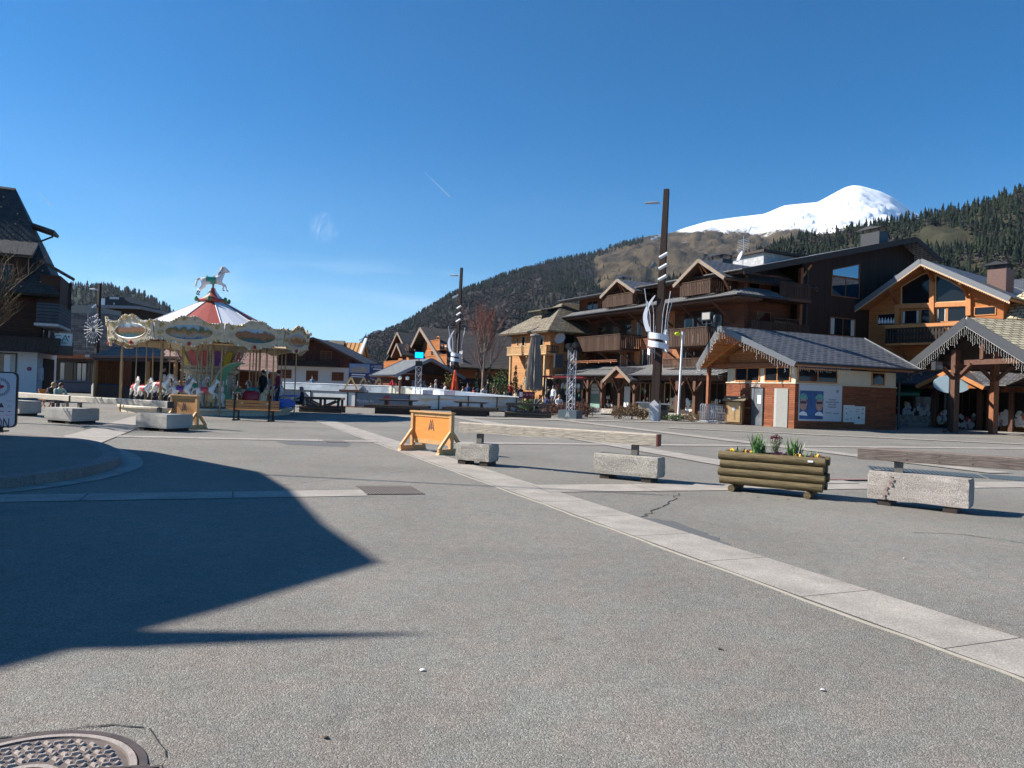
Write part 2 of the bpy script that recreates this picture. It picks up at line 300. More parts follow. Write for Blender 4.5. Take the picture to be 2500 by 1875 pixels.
# ================================================================= GROUND
def asphalt():
    m, nt, b = _new('asphalt'); N = nt.nodes.new; L = nt.links.new
    b.inputs['Roughness'].default_value = .85; b.inputs['Specular IOR Level'].default_value = .25
    t = N('ShaderNodeTexCoord')
    def noise(s, d=3, r=.6, dist=0):
        n = N('ShaderNodeTexNoise'); n.inputs['Scale'].default_value = s; n.inputs['Detail'].default_value = d; n.inputs['Roughness'].default_value = r; n.inputs['Distortion'].default_value = dist; L(t.outputs['Object'], n.inputs['Vector']); return n
    v = N('ShaderNodeTexVoronoi'); v.inputs['Scale'].default_value = 135; L(t.outputs['Object'], v.inputs['Vector'])
    sp = N('ShaderNodeSeparateColor'); L(v.outputs['Color'], sp.inputs[0])
    cr = N('ShaderNodeValToRGB'); e = cr.color_ramp.elements; e[0].position = .0; e[0].color = rgb(.13, .121, .109); e[1].position = 1; e[1].color = rgb(.35, .325, .285)
    for p_, c_ in ((.25, (.185, .172, .150)), (.8, (.245, .228, .2))): x = e.new(p_); x.color = rgb(*c_)
    L(sp.outputs[0], cr.inputs[0])
    n1 = noise(.33, 6, .6, .4); r = N('ShaderNodeMapRange'); r.inputs[1].default_value = .3; r.inputs[2].default_value = .7; r.inputs[3].default_value = .82; r.inputs[4].default_value = 1.14; L(n1.outputs['Fac'], r.inputs[0])
    m1 = N('ShaderNodeMixRGB'); m1.blend_type = 'MULTIPLY'; m1.inputs[0].default_value = 1; L(cr.outputs[0], m1.inputs[1]); L(r.outputs[0], m1.inputs[2])
    n3 = noise(7, 4, .7); r3 = N('ShaderNodeMapRange'); r3.inputs[1].default_value = .3; r3.inputs[2].default_value = .7; r3.inputs[3].default_value = .9; r3.inputs[4].default_value = 1.1; L(n3.outputs['Fac'], r3.inputs[0])
    m3_ = N('ShaderNodeMixRGB'); m3_.blend_type = 'MULTIPLY'; m3_.inputs[0].default_value = 1; L(m1.outputs[0], m3_.inputs[1]); L(r3.outputs[0], m3_.inputs[2])
    nt_ = noise(2.2, 5, .7, .6); ct_ = N('ShaderNodeValToRGB'); e = ct_.color_ramp.elements; e[0].position = .35; e[0].color = rgb(1.05, .98, .95); e[1].position = .65; e[1].color = rgb(.95, 1.0, .99); L(nt_.outputs['Fac'], ct_.inputs[0])
    m4_ = N('ShaderNodeMixRGB'); m4_.blend_type = 'MULTIPLY'; m4_.inputs[0].default_value = 1; L(m3_.outputs[0], m4_.inputs[1]); L(ct_.outputs[0], m4_.inputs[2])
    # worn stains and scuffs
    ns_ = noise(.9, 7, .75, 1.2); rs_ = N('ShaderNodeMapRange'); rs_.inputs[1].default_value = .60; rs_.inputs[2].default_value = .72; rs_.inputs[3].default_value = 1; rs_.inputs[4].default_value = .8; L(ns_.outputs['Fac'], rs_.inputs[0])
    m5_ = N('ShaderNodeMixRGB'); m5_.blend_type = 'MULTIPLY'; m5_.inputs[0].default_value = 1; L(m4_.outputs[0], m5_.inputs[1]); L(rs_.outputs[0], m5_.inputs[2]); L(m5_.outputs[0], b.inputs['Base Color'])
    n2 = noise(160, 2, .5); ad = N('ShaderNodeMath'); ad.operation = 'SUBTRACT'; L(n2.outputs['Fac'], ad.inputs[0]); L(v.outputs['Distance'], ad.inputs[1])
    bp = N('ShaderNodeBump'); bp.inputs['Strength'].default_value = .75; bp.inputs['Distance'].default_value = .005; L(ad.outputs[0], bp.inputs['Height']); L(bp.outputs[0], b.inputs['Normal'])
    return m
ASPHALT = asphalt()
g = MB()
xs = [-4000, -1200, -200, 200, 1200, 5600]; ys = [-350, -150, -30, 120, 1200, 7600]
for i in range(5):
    for j in range(5):
        g.quad((xs[i], ys[j], 0), (xs[i+1], ys[j], 0), (xs[i+1], ys[j+1], 0), (xs[i], ys[j+1], 0))
tag(g.build('ground', ASPHALT), 'worn grey asphalt of the open town square', kind='structure')
SLAB = granite('granite_slabs', rgb(.35, .31, .265), rgb(.27, .24, .205), rgb(.45, .4, .345), sc=90)
SLAB_R = granite('red_slabs', rgb(.26, .16, .14), rgb(.2, .12, .1), rgb(.36, .26, .22), sc=90)
def strip(name, p, q, wd, slab=1.6, z=.004, mat=SLAB, joint=.012, rows=1, edge=False):
    p = Vector(p[:2]); q = Vector(q[:2]); d = (q-p); Ln = d.length; d.normalize(); n = Vector((-d.y, d.x))
    mb = MB(); k = max(1, int(round(Ln/slab))); st = Ln/k
    mb.quad(*[(*(p+d*a+n*b), z) for a, b in ((0, -wd/2), (Ln, -wd/2), (Ln, wd/2), (0, wd/2))], mi=1)
    for i in range(k):
        for r in range(rows):
            a0 = i*st+joint/2; a1 = (i+1)*st-joint/2; b0 = -wd/2+r*wd/rows+joint/2; b1 = -wd/2+(r+1)*wd/rows-joint/2
            mb.quad(*[(*(p+d*a+n*b), z+.0012) for a, b in ((a0, b0), (a1, b0), (a1, b1), (a0, b1))])
    return mb
JOINT = plain('joint_dirt', rgb(.06, .056, .05), rough=.95, var=.3, scale=20)
# main diagonal band
sm = strip('x', (4.55, 1.5), (-7.7, 31), .74, 1.25)
tag(sm.build('paving_band', [SLAB, JOINT]), 'pinkish granite slab band running diagonally across the square', kind='structure')
ed = MB(); pp = Vector((4.55, 1.5)); qq = Vector((-7.7, 31)); dd = (qq-pp).normalized(); nn = Vector((-dd.y, dd.x))
if True:
    ed.tube([(*(pp+dd*t_+nn*(.41+.012*sin(t_*3.1)+.006*sin(t_*11))), .002) for t_ in np.arange(0, 31.5, .3)], .011, 5)
    tag(ed.build('joint_edge', plain('pale_mortar', rgb(.29, .265, .225), rough=.9)), 'pale raised mortar seam along the diagonal granite band', kind='structure')
for nm, a in (('paving_band', ((-7.0, 8.85), (-2.05, 10.72), .62, 1.7)), ('paving_band', ((.5, 11.85), (16, 16.9), .85, 1.8)),
              ('paving_band', ((-11.2, 18.9), (-3.6, 20.4), .55, 1.5)), ('paving_band', ((-2.5, 20.65), (34, 33.2), .62, 1.8)),
              ('paving_band', ((-9.6, 16.2), (-16.9, 37.5), 1.15, 1.5)), ('paving_band', ((6.2, 14.0), (-4.6, 44), .9, 1.6)), ('paving_band', ((11.4, 17.4), (-1.0, 50), .8, 1.6)),
              ('paving_band', ((7.4, 35.2), (30, 29), .8, 1.8)), ('paving_band', ((11.5, 20.2), (26, 15.6), .8, 1.6)), ('paving_band', ((-8, 36.5), (30, 49.5), 1.2, 1.8))):
    k_ = len([o for o in COL.objects if o.name.startswith('paving')])
    tag(strip('x', *a, z=.003+.0022*k_).build(nm, [SLAB, JOINT]), 'granite slab band crossing the asphalt square', kind='structure')
tag(strip('x', (4.0, 13.9), (7.6, 15.0), .22, .22, z=.028, mat=SLAB_R).build('paving_band', [SLAB_R, JOINT]), 'narrow dark red sett band behind the planter', kind='structure')
# light forecourt in front of the hotel
fc = MB(); fc.add([(*gnd(x, y)[:2], .004) for x, y in ((1380, 1006), (1560, 1023), (1700, 1030), (1940, 1046), (2500, 1064), (2700, 1070), (2700, 1040), (1800, 1000), (1400, 985))], [tuple(range(9))])
tag(fc.build('forecourt', granite('forecourt_concrete', rgb(.33, .31, .28), rgb(.27, .25, .23), rgb(.4, .38, .35), sc=60)), 'pale concrete forecourt in front of the hotel arcade', kind='structure')
# kerbed island left
def arc_pts(off):
    base = [(-13.5, 5.2), (-9.5, 7.4), (-7.6, 8.75), (-6.75, 9.75), (-6.45, 10.7), (-6.42, 11.5), (-6.6, 12.6), (-7.1, 13.7), (-7.9, 14.9), (-9.0, 16.1), (-10.4, 16.95), (-12.0, 17.3), (-15, 17.5)]
    P = [Vector(b) for b in base]; out = []
    for i in range(len(P)-1):
        p0 = P[max(i-1, 0)]; p1 = P[i]; p2 = P[i+1]; p3 = P[min(i+2, len(P)-1)]
        for k in range(5):
            t = k/5; out.append(.5*((2*p1)+(-p0+p2)*t+(2*p0-5*p1+4*p2-p3)*t*t+(-p0+3*p1-3*p2+p3)*t**3))
    out.append(P[-1]); res = []
    for i, p_ in enumerate(out):
        d = (out[min(i+1, len(out)-1)]-out[max(i-1, 0)]).normalized(); res.append(p_+Vector((d.y, -d.x))*off)
    return res
def band(mb, a, b, z, mi=0, gap=0, zs=None):
    for i in range(len(a)-1):
        g_ = gap if i % 3 == 2 else 0
        a1 = a[i+1]-(a[i+1]-a[i]).normalized()*g_; b1 = b[i+1]-(b[i+1]-b[i]).normalized()*g_
        mb.quad((*a[i], z), (*b[i], z), (*b1, z), (*a1, z), mi)
kb = MB(); o0 = arc_pts(0); o1 = arc_pts(-.3); KH = .15
band(kb, o0, o1, KH, 0, .015)
for i in range(len(o0)-1):
    g_ = (o0[i+1]-o0[i]).normalized()*(.015 if i % 3 == 2 else 0)
    kb.quad((*o0[i], 0), (*(o0[i+1]-g_), 0), (*(o0[i+1]-g_), KH), (*o0[i], KH), 0)
i_ = MB(); band(i_, arc_pts(-.008), o1, KH-.012, 0)
for i in range(len(o0)-1):
    a = arc_pts(-.008); i_.quad((*a[i], 0), (*a[i+1], 0), (*a[i+1], KH-.012), (*a[i], KH-.012), 0)
kb.merge(i_)
tag(kb.build('kerb', granite('kerb_stone', rgb(.24, .2, .18), rgb(.17, .14, .13), rgb(.33, .29, .26), sc=70)), 'rounded granite kerb of the shaded pavement island', kind='structure')
gb = MB(); band(gb, arc_pts(.004), arc_pts(.36), .008, 0, .012)
tag(gb.build('gutter', SLAB), 'slab gutter around the kerb', kind='structure')
pv = MB(); inn = arc_pts(-.3); pv.add([(*p_, KH-.004) for p_ in inn]+[(-15, 5.2, KH-.004)], [tuple(range(len(inn)+1))])
tag(pv.build('pavement', ASPHALT), 'raised asphalt pavement inside the kerb', kind='structure')
# cracks in asphalt
ck = MB()
def crack(pts, wd=.008, wob=.05, seed=1):
    rnd = random.Random(seed); P = [Vector(p_) for p_ in pts]; L_ = []
    for a, b in zip(P, P[1:]):
        n = max(2, int((b-a).length/.12))
        for k in range(n): L_.append(a+(b-a)*k/n+Vector((rnd.uniform(-1, 1), rnd.uniform(-1, 1)))*wob*.5)
    L_.append(P[-1])
    for a, b in zip(L_, L_[1:]):
        d = (b-a).normalized(); n = Vector((-d.y, d.x))*wd*rnd.uniform(.4, 1.3)/2
        ck.quad((*(a-n), .0045), (*(b-n), .0045), (*(b+n), .0045), (*(a+n), .0045))
g2 = lambda x, y: gnd(x, y)[:2]
crack([g2(1662, 1205), g2(1620, 1235), g2(1565, 1262)], .02, .1, 3)
crack([g2(2230, 1300), g2(2360, 1306), g2(2500, 1327)], .016, .06, 4)
crack([g2(860, 1215), g2(1050, 1232), g2(1280, 1262)], .006, .03, 5)
crack([g2(690, 1185), g2(860, 1165), g2(1020, 1148)], .01, .03, 6)
crack([g2(0, 1802), g2(60, 1794), g2(140, 1786), g2(210, 1776), g2(275, 1772), g2(350, 1777)], .01, .015, 7)
crack([g2(365, 1782), g2(395, 1815), g2(405, 1850)], .006, .02, 8)
tag(ck.build('asphalt_cracks', plain('crack', rgb(.03, .03, .03), rough=1)), 'thin dark cracks in the asphalt', kind='structure')
pt = MB()
def patch(pts, seed):
    rnd = random.Random(seed); P = []
    for a, b in zip(pts, pts[1:]+pts[:1]):
        for k in range(5): P.append((a[0]+(b[0]-a[0])*k/5+rnd.uniform(-.04, .04), a[1]+(b[1]-a[1])*k/5+rnd.uniform(-.04, .04), .0035))
    pt.add(P, [tuple(range(len(P)))])
patch([g2(1560, 1262), g2(1640, 1272), g2(1740, 1308), g2(1790, 1332), g2(1760, 1336), g2(1690, 1312), g2(1600, 1285)], 1)
patch([g2(670, 1078), g2(810, 1075), g2(860, 1082), g2(850, 1092), g2(700, 1086)], 2)
tag(pt.build('asphalt_patch', plain('dark_patch', rgb(.125, .125, .122), rough=.95, var=.25, scale=30, bump=.6, bscale=200)), 'darker patched asphalt beside the granite band', kind='structure')

# ================================================================= MOUNTAINS
def interp(tab, x):
    xs_ = [t[0] for t in tab]; return float(np.interp(x, xs_, [t[1] for t in tab]))
def fbm(x, y, z=0, o=5):
    return mnoise.fractal(Vector((x, y, z)), 1.0, 2.0, o, noise_basis='PERLIN_ORIGINAL')
def terrain(px0, px1, nx, nv, sil, dist, foot, rough, curve, back=.25, seed=0, offs=0):
    """rows from foot (v=0) to ridge (v=1) and down the far side"""
    vs = []; info = []
    rows = nv+6
    for i in range(nx+1):
        px = px0+(px1-px0)*i/nx; Dm = interp(dist, px); df = interp(foot, px)
        top = at(px, interp(sil, px)+offs, Dm)
        for j in range(rows+1):
            v = j/nv
            if v <= 1:
                d = df+(Dm-df)*v; h = top.z*curve(v)
            else:
                d = Dm+(v-1)*Dm*.35*2; h = top.z*(1-(v-1)*1.6)
            x = xat(px, d); k = 4*v*(1-v) if v < 1 else 0
            h += rough*k*fbm(x/rough/5+seed, d/rough/5, seed)
            if v < 1: h += rough*.35*min(1, k*2)*fbm(x/rough*.8+seed, d/rough*.8, seed+3)
            vs.append((x, d, max(h, -2)))
    fs = []; R_ = rows+1
    for i in range(nx):
        for j in range(rows): fs.append((i*R_+j, (i+1)*R_+j, (i+1)*R_+j+1, i*R_+j+1))
    return vs, fs
def tmesh(name, vs, fs, mat, label):
    me = D.meshes.new(name); me.from_pydata(vs, [], fs); me.materials.append(mat)
    me.polygons.foreach_set('use_smooth', [True]*len(me.polygons)); me.update()
    o = link(name, me); return tag(o, label, kind='structure')
def mount_mat(name, snow=None, c1=rgb(.10, .08, .045), c2=rgb(.06, .05, .035), sc=.01, extra=None):
    m, nt, b = _new(name); N = nt.nodes.new; L = nt.links.new; b.inputs['Roughness'].default_value = .95; b.inputs['Specular IOR Level'].default_value = .1
    t = N('ShaderNodeTexCoord'); n = N('ShaderNodeTexNoise'); n.inputs['Scale'].default_value = sc; n.inputs['Detail'].default_value = 9; n.inputs['Roughness'].default_value = .65; L(t.outputs['Object'], n.inputs['Vector'])
    cr = N('ShaderNodeValToRGB'); e = cr.color_ramp.elements; e[0].position = .38; e[0].color = c2; e[1].position = .6; e[1].color = c1; L(n.outputs['Fac'], cr.inputs[0])
    out = cr.outputs[0]
    if snow:
        s = N('ShaderNodeSeparateXYZ'); L(t.outputs['Object'], s.inputs[0])
        n2 = N('ShaderNodeTexNoise'); n2.inputs['Scale'].default_value = .006; n2.inputs['Detail'].default_value = 10; n2.inputs['Roughness'].default_value = .82; L(t.outputs['Object'], n2.inputs['Vector'])
        a = N('ShaderNodeMath'); a.operation = 'MULTIPLY_ADD'; L(n2.outputs['Fac'], a.inputs[0]); a.inputs[1].default_value = snow[1]; L(s.outputs['Z'], a.inputs[2])
        # snow line falls to the right: add x
        ax = N('ShaderNodeMath'); ax.operation = 'MULTIPLY_ADD'; L(s.outputs['X'], ax.inputs[0]); ax.inputs[1].default_value = snow[3]; L(a.outputs[0], ax.inputs[2])
        r = N('ShaderNodeMapRange'); r.inputs[1].default_value = snow[0]; r.inputs[2].default_value = snow[0]+snow[2]; L(ax.outputs[0], r.inputs[0])
        mx = N('ShaderNodeMixRGB'); L(r.outputs[0], mx.inputs[0]); L(out, mx.inputs[1]); mx.inputs[2].default_value = rgb(.88, .89, .9)
        n4 = N('ShaderNodeTexNoise'); n4.inputs['Scale'].default_value = .011; n4.inputs['Detail'].default_value = 12; n4.inputs['Roughness'].default_value = .8; n4.inputs['Distortion'].default_value = .5; L(t.outputs['Object'], n4.inputs['Vector'])
        r4 = N('ShaderNodeMapRange'); r4.inputs[1].default_value = .60; r4.inputs[2].default_value = .66; L(n4.outputs['Fac'], r4.inputs[0]); m4 = N('ShaderNodeMixRGB'); L(r4.outputs[0], m4.inputs[0]); L(mx.outputs[0], m4.inputs[1]); m4.inputs[2].default_value = rgb(.26, .25, .26); out = m4.outputs[0]
    L(out, b.inputs['Base Color'])
    bp = N('ShaderNodeBump'); bp.inputs['Strength'].default_value = .6; bp.inputs['Distance'].default_value = 14
    if snow: iv = N('ShaderNodeMapRange'); iv.inputs[3].default_value = .8; iv.inputs[4].default_value = .22; L(r.outputs[0], iv.inputs[0]); L(iv.outputs[0], bp.inputs['Strength'])
    L(n.outputs['Fac'], bp.inputs['Height']); L(bp.outputs[0], b.inputs['Normal'])
    return m
SIL1 = [(780, 905), (870, 862), (920, 828), (1000, 782), (1100, 718), (1170, 697), (1250, 664), (1350, 634), (1440, 618), (1500, 597), (1570, 576), (1630, 567), (1660, 556), (1714, 540), (1783, 530), (1852, 522), (1901, 501), (1982, 493), (2027, 468), (2048, 457), (2066, 452), (2084, 453), (2104, 458), (2135, 467), (2161, 479), (2186, 496), (2214, 516), (2300, 560), (2500, 640)]
DIS1 = [(780, 2200), (1250, 2700), (1640, 3900), (2070, 5600), (2500, 5900)]
FT1 = [(780, 1300), (1250, 900), (1640, 900), (2500, 1200)]
v1, f1 = terrain(700, 2500, 260, 90, SIL1, DIS1, FT1, 60, lambda v: v**1.25, seed=2)
tmesh('mountain', v1, f1, mount_mat('mountain_ground', snow=(1000, 360, 34, -.02), c1=rgb(.105, .078, .046), c2=rgb(.04, .033, .025)), 'mountain with brown alpine meadow and bright snowy summit')
SIL0 = [(-300, 640), (0, 680), (100, 700), (190, 698), (250, 702), (330, 716), (400, 750), (440, 800), (520, 860), (650, 915)]
MT = D.objects['mountain'].data; MT.materials.append(mount_mat('wood_floor', c1=rgb(.05, .042, .04), c2=rgb(.036, .031, .031)))
for p_ in MT.polygons:
    c_ = p_.center; px_, py_ = pyof(*c_)
    if py_ > interp([(700, 0), (1440, 0), (1450, 640), (1420, 665), (1430, 690), (1500, 700), (1600, 690), (1700, 680), (1800, 665), (1900, 650), (2500, 650)], px_)+18*fbm(c_.x/160, c_.y/160, 4)+4: p_.material_index = 1
v0, f0 = terrain(-300, 650, 90, 30, SIL0, [(-300, 2500), (650, 2500)], [(-300, 700), (650, 900)], 40, lambda v: v**1.2, seed=8)
tmesh('far_hill', v0, f0, mount_mat('far_hill_ground', c1=rgb(.03, .045, .03), c2=rgb(.02, .03, .022)), 'distant wooded hill behind the carousel')
SIL2 = [(1700, 690), (1790, 640), (1852, 615), (1909, 592), (2007, 570), (2108, 555), (2170, 542), (2230, 533), (2292, 518), (2357, 508), (2397, 490), (2491, 466), (2700, 400), (3000, 330)]
DIS2 = [(1700, 1150), (2500, 1250), (3000, 1250)]
v2, f2 = terrain(1600, 3000, 120, 50, SIL2, DIS2, [(1600, 420), (3000, 380)], 25, lambda v: v**1.15, seed=5)
tmesh('hillside', v2, f2, mount_mat('hillside_ground', c1=rgb(.055, .052, .03), c2=rgb(.035, .034, .022), sc=.03), 'steep hillside carrying the conifer forest on the right')

def interp_surface(vs, nx, rows, u, v):   # u 0..1, v index float
    R_ = rows+1; i = min(int(u*nx), nx-1); j = min(int(v), rows-1); a = u*nx-i; b = v-j
    g_ = lambda p, q: np.array(vs[p*R_+q]); return (g_(i, j)*(1-a)+g_(i+1, j)*a)*(1-b)+(g_(i, j+1)*(1-a)+g_(i+1, j+1)*a)*b
def conifer_proto(seed, tiers=4, n=7):
    r = random.Random(seed); V = []; Fc = []
    for t in range(tiers):
        z0 = .08+t*.9/tiers*.95; z1 = min(1., z0+1.55/tiers); rad = .19*(1-t/tiers*.8); b = len(V); V.append((r.uniform(-.01, .01), r.uniform(-.01, .01), z1))
        for k in range(n):
            a = 2*pi*k/n+t; rr = rad*r.uniform(.7, 1.25)*(1 if k % 2 else .75); V.append((rr*cos(a), rr*sin(a), z0+r.uniform(-.03, .03)))
        for k in range(n): Fc.append((b, b+1+k, b+1+(k+1) % n))
        Fc.append(tuple(b+1+k for k in range(n-1, -1, -1)))
    return V, Fc
def bush_proto(seed, n=20):
    r = random.Random(seed); V = []; Fc = []
    for k in range(n):
        a = r.uniform(0, 2*pi); z = r.uniform(.25, 1); rr = .32*sqrt(max(0, 1-((z-.6)/.45)**2))*r.uniform(.5, 1); p = Vector((rr*cos(a), rr*sin(a), z)); b = len(V)
        d = Vector((r.uniform(-1, 1), r.uniform(-1, 1), r.uniform(-.6, 1))).normalized()*.16; e_ = d.cross(Vector((r.uniform(-1, 1), r.uniform(-1, 1), r.uniform(-1, 1)))).normalized()*.07
        V += [tuple(p-d), tuple(p+e_), tuple(p+d), tuple(p-e_)]; Fc.append((b, b+1, b+2, b+3))
    return V, Fc
def scatter(name, protos, spots, mats, label):
    """one mesh of many trees; spots: (x,y,z,scale,rot,proto,mat)"""
    V = []; Fv = []; M_ = []; base = 0
    pv_ = [(np.array(p_[0]), p_[1]) for p_ in protos]
    for x, y, z, s_, rt, pi_, mi, ws in spots:
        v_, f_ = pv_[pi_]; c_, q_ = cos(rt), sin(rt)
        A = np.empty_like(v_); A[:, 0] = (v_[:, 0]*c_-v_[:, 1]*q_)*s_*ws+x; A[:, 1] = (v_[:, 0]*q_+v_[:, 1]*c_)*s_*ws+y; A[:, 2] = v_[:, 2]*s_+z
        V.append(A); Fv += [tuple(i+base for i in f) for f in f_]; M_ += [mi]*len(f_); base += len(v_)
    V = np.concatenate(V); me = D.meshes.new(name); me.from_pydata(V.tolist(), [], Fv)
    for m in mats: me.materials.append(m)
    me.polygons.foreach_set('material_index', M_); me.update()
    o = link(name, me); return tag(o, label, kind='stuff')
FIR = [plain('fir_green', rgb(.017, .024, .014), rough=.9, var=.5, scale=.05, spec=.1), plain('fir_dark', rgb(.011, .018, .012), rough=.9, var=.4, scale=.05, spec=.1), plain('fir_light', rgb(.026, .03, .015), rough=.9, var=.4, scale=.05, spec=.1)]
BARE = [plain('bare_brown', rgb(.056, .046, .046), rough=.95, var=.35, scale=.03, spec=.1), plain('bare_grey', rgb(.072, .058, .056), rough=.95, var=.3, scale=.03, spec=.1)]
CP = [conifer_proto(i) for i in range(5)]; BP = [bush_proto(i) for i in range(4)]
rnd = random.Random(11)
def clearing(px, py): return ((px-2295)/75)**2+((py-582+.05*(px-2295))/26)**2 < 1 or ((px-2330)/50)**2+((py-596)/20)**2 < 1
sp2 = []
while len(sp2) < 7600:
    u = rnd.random(); v = rnd.random()**.8*51
    x, y, z = interp_surface(v2, 120, 56, u, v); px, py = pyof(x, y, z)
    if clearing(px, py): continue
    s_ = rnd.uniform(7, 23)*(.85 if v > 49 else 1)
    k = fbm(x/90, y/90, 1)
    if k > .22 and rnd.random() < .55: sp2.append((x, y, z-1, s_*.55, rnd.random()*6, 5+rnd.randrange(4), 3, 1.4))
    else: sp2.append((x, y, z-1, s_, rnd.random()*6, rnd.randrange(5), rnd.choice((0, 0, 1, 2) if k > -.1 else (0, 1, 1)), rnd.uniform(.85, 1.25)))
scatter('forest', CP+BP, sp2, FIR+[BARE[1]], 'dense dark conifer forest on the right hillside')
# forest of the long ridge: tree line in picture height
TL = [(700, 0), (1440, 0), (1450, 640), (1420, 665), (1430, 690), (1500, 700), (1600, 690), (1700, 680), (1800, 665), (1900, 650), (2500, 650)]
sp1 = []; cnt = 0
while len(sp1) < 21000 and cnt < 120000:
    cnt += 1
    u = rnd.random()*.75; v = rnd.random()**.75*91
    x, y, z = interp_surface(v1, 260, 96, u, v); px, py = pyof(x, y, z)
    jag = 18*fbm(x/160, y/160, 4)
    tl = interp(TL, px)
    edge_ok = (px < 1570 and (px-1440)*.0 + abs(py-interp(SIL1, px)) < 16 and px < 1580+10*jag/18)
    if py < tl+jag and not edge_ok: continue
    k = fbm(x/260, y/260, 7)+ (.25 if py < interp(SIL1, px)+28 else 0) + (.28 if px > 1330 else 0) + rnd.uniform(-.18, .18)
    s_ = rnd.uniform(8, 20)
    if k > .12: sp1.append((x, y, z-1, s_*1.15, rnd.random()*6, rnd.randrange(5), rnd.choice((0, 1, 1)), 1.25))
    else: sp1.append((x, y, z-2, s_*.8, rnd.random()*6, 5+rnd.randrange(4), 3+rnd.randrange(2), 2.0))
scatter('forest', CP+BP, sp1, FIR+BARE, 'brown leafless wood mixed with dark conifers on the long mountain slope')
sp0 = []
while len(sp0) < 2600:
    u = rnd.random(); v = rnd.random()**.7*31
    x, y, z = interp_surface(v0, 90, 36, u, v)
    sp0.append((x, y, z-1, rnd.uniform(16, 26), rnd.random()*6, rnd.randrange(5), rnd.choice((0, 1)), 1.5))
scatter('forest', CP+BP, sp0, FIR, 'bluish conifer wood on the far hill behind the carousel')
# lone chalet in the clearing
q_ = at(2312, 585, 1050); hc = thing('mountain_chalet', 'tiny brown chalet alone in the green clearing high on the hillside', 'chalet', (q_.x, q_.y, q_.z-6), .3)
MB().box(-4.5, 4.5, 0, 7, 0, 6.5).prism([(-4.5, 6.5), (4.5, 6.5), (0, 9)], 0, 7).build('wall', W_HOTEL2, hc)
MB().slab([(-6, -1.5, 6.2), (0, -1.5, 9.4), (0, 8, 9.4), (-6, 8, 6.2)], .3).slab([(6, -1.5, 6.2), (0, -1.5, 9.4), (0, 8, 9.4), (6, 8, 6.2)], .3).build('roof', SLATE_D, hc)
# contrails, high above the haze
for a_, b_, lb in (((92, 466), (126, 503), 'faint short vapour trail low over the dark left building'), ((1036, 420), (1098, 480), 'faint vapour trail high in the middle of the sky')):
    A_ = at(*a_, 9000); B_ = at(*b_, 9000); tb = MB(); tb.tube([A_+(B_-A_)*k/12 for k in range(13)], [2+9*k/12 for k in range(13)], 6)
    mC = D.materials.get('vapour') or None
    if not mC:
        mC, nt_, bb = _new('vapour'); bb.inputs['Base Color'].default_value = rgb(.9, .9, .9); bb.inputs['Alpha'].default_value = .3; bb.inputs['Roughness'].default_value = 1
    tag(tb.build('contrail', mC), lb, 'contrail')

spm = []
for k in range(900):
    u = rnd.uniform(.35, .75); v = rnd.random()*90; x, y, z = interp_surface(v1, 260, 96, u, v); px, py = pyof(x, y, z)
    if z < 800 and fbm(x/120, y/120, 9) > .12 and py < interp(TL, px)+40: spm.append((x, y, z-1, rnd.uniform(7, 16), rnd.random()*6, rnd.randrange(5), 1, 1.2))
scatter('forest', CP, spm, FIR[:2], 'sparse single conifers on the brown alpine meadow')
hz = MB().box(-3990, 5590, -340, 7590, -3, 1800).build('haze', None); hz.data.materials.clear()
hm, hn, hb = _new('haze_air'); hn.nodes.remove(hb); pv_ = hn.nodes.new('ShaderNodeVolumePrincipled'); pv_.inputs['Color'].default_value = (.72, .84, 1, 1); pv_.inputs['Density'].default_value = 2.2e-5; pv_.inputs['Anisotropy'].default_value = .2
hn.links.new(pv_.outputs[0], hn.nodes['Material Output'].inputs['Volume']); hz.data.materials.append(hm); tag(hz, 'thin bluish air that pales the far hills', kind='stuff')
# ================================================================= FOREGROUND FURNITURE
CONC = granite('block_concrete', rgb(.37, .335, .28), rgb(.18, .16, .135), rgb(.58, .54, .47), sc=75, bump=.6)
CONC_P = granite('pinkish_block_concrete', rgb(.35, .31, .27), rgb(.2, .175, .155), rgb(.5, .45, .4), sc=75, bump=.6)
CONC_G = granite('grey_block_concrete', rgb(.40, .37, .32), rgb(.31, .285, .25), rgb(.48, .45, .4), sc=75, bump=.2)
OLDW = tiled('silvery_old_wood', rgb(.46, .395, .31), rgb(.37, .315, .245), rgb(.15, .13, .11), 9, 2, .0, noise_s=5, stretch=(1, 9), dirt=.45, bump=.5, fine=.3)
OLDW_P = tiled('pale_old_wood', rgb(.52, .46, .37), rgb(.46, .40, .32), rgb(.2, .18, .15), 9, 2, .0, noise_s=5, stretch=(1, 9), dirt=.25, bump=.3, fine=.3)
OLDW_D = tiled('weathered_brown_wood', rgb(.19, .15, .125), rgb(.155, .12, .10), rgb(.1, .09, .08), 9, 2, .0, noise_s=5, stretch=(1, 9), dirt=.45, bump=.5, fine=.3)
RED_END = plain('rusty_red_paint', rgb(.16, .04, .025), rough=.7, var=.4, scale=12)
STAIN = plain('rust_stain', rgb(.27, .19, .16), rough=.9, var=.4, scale=25)
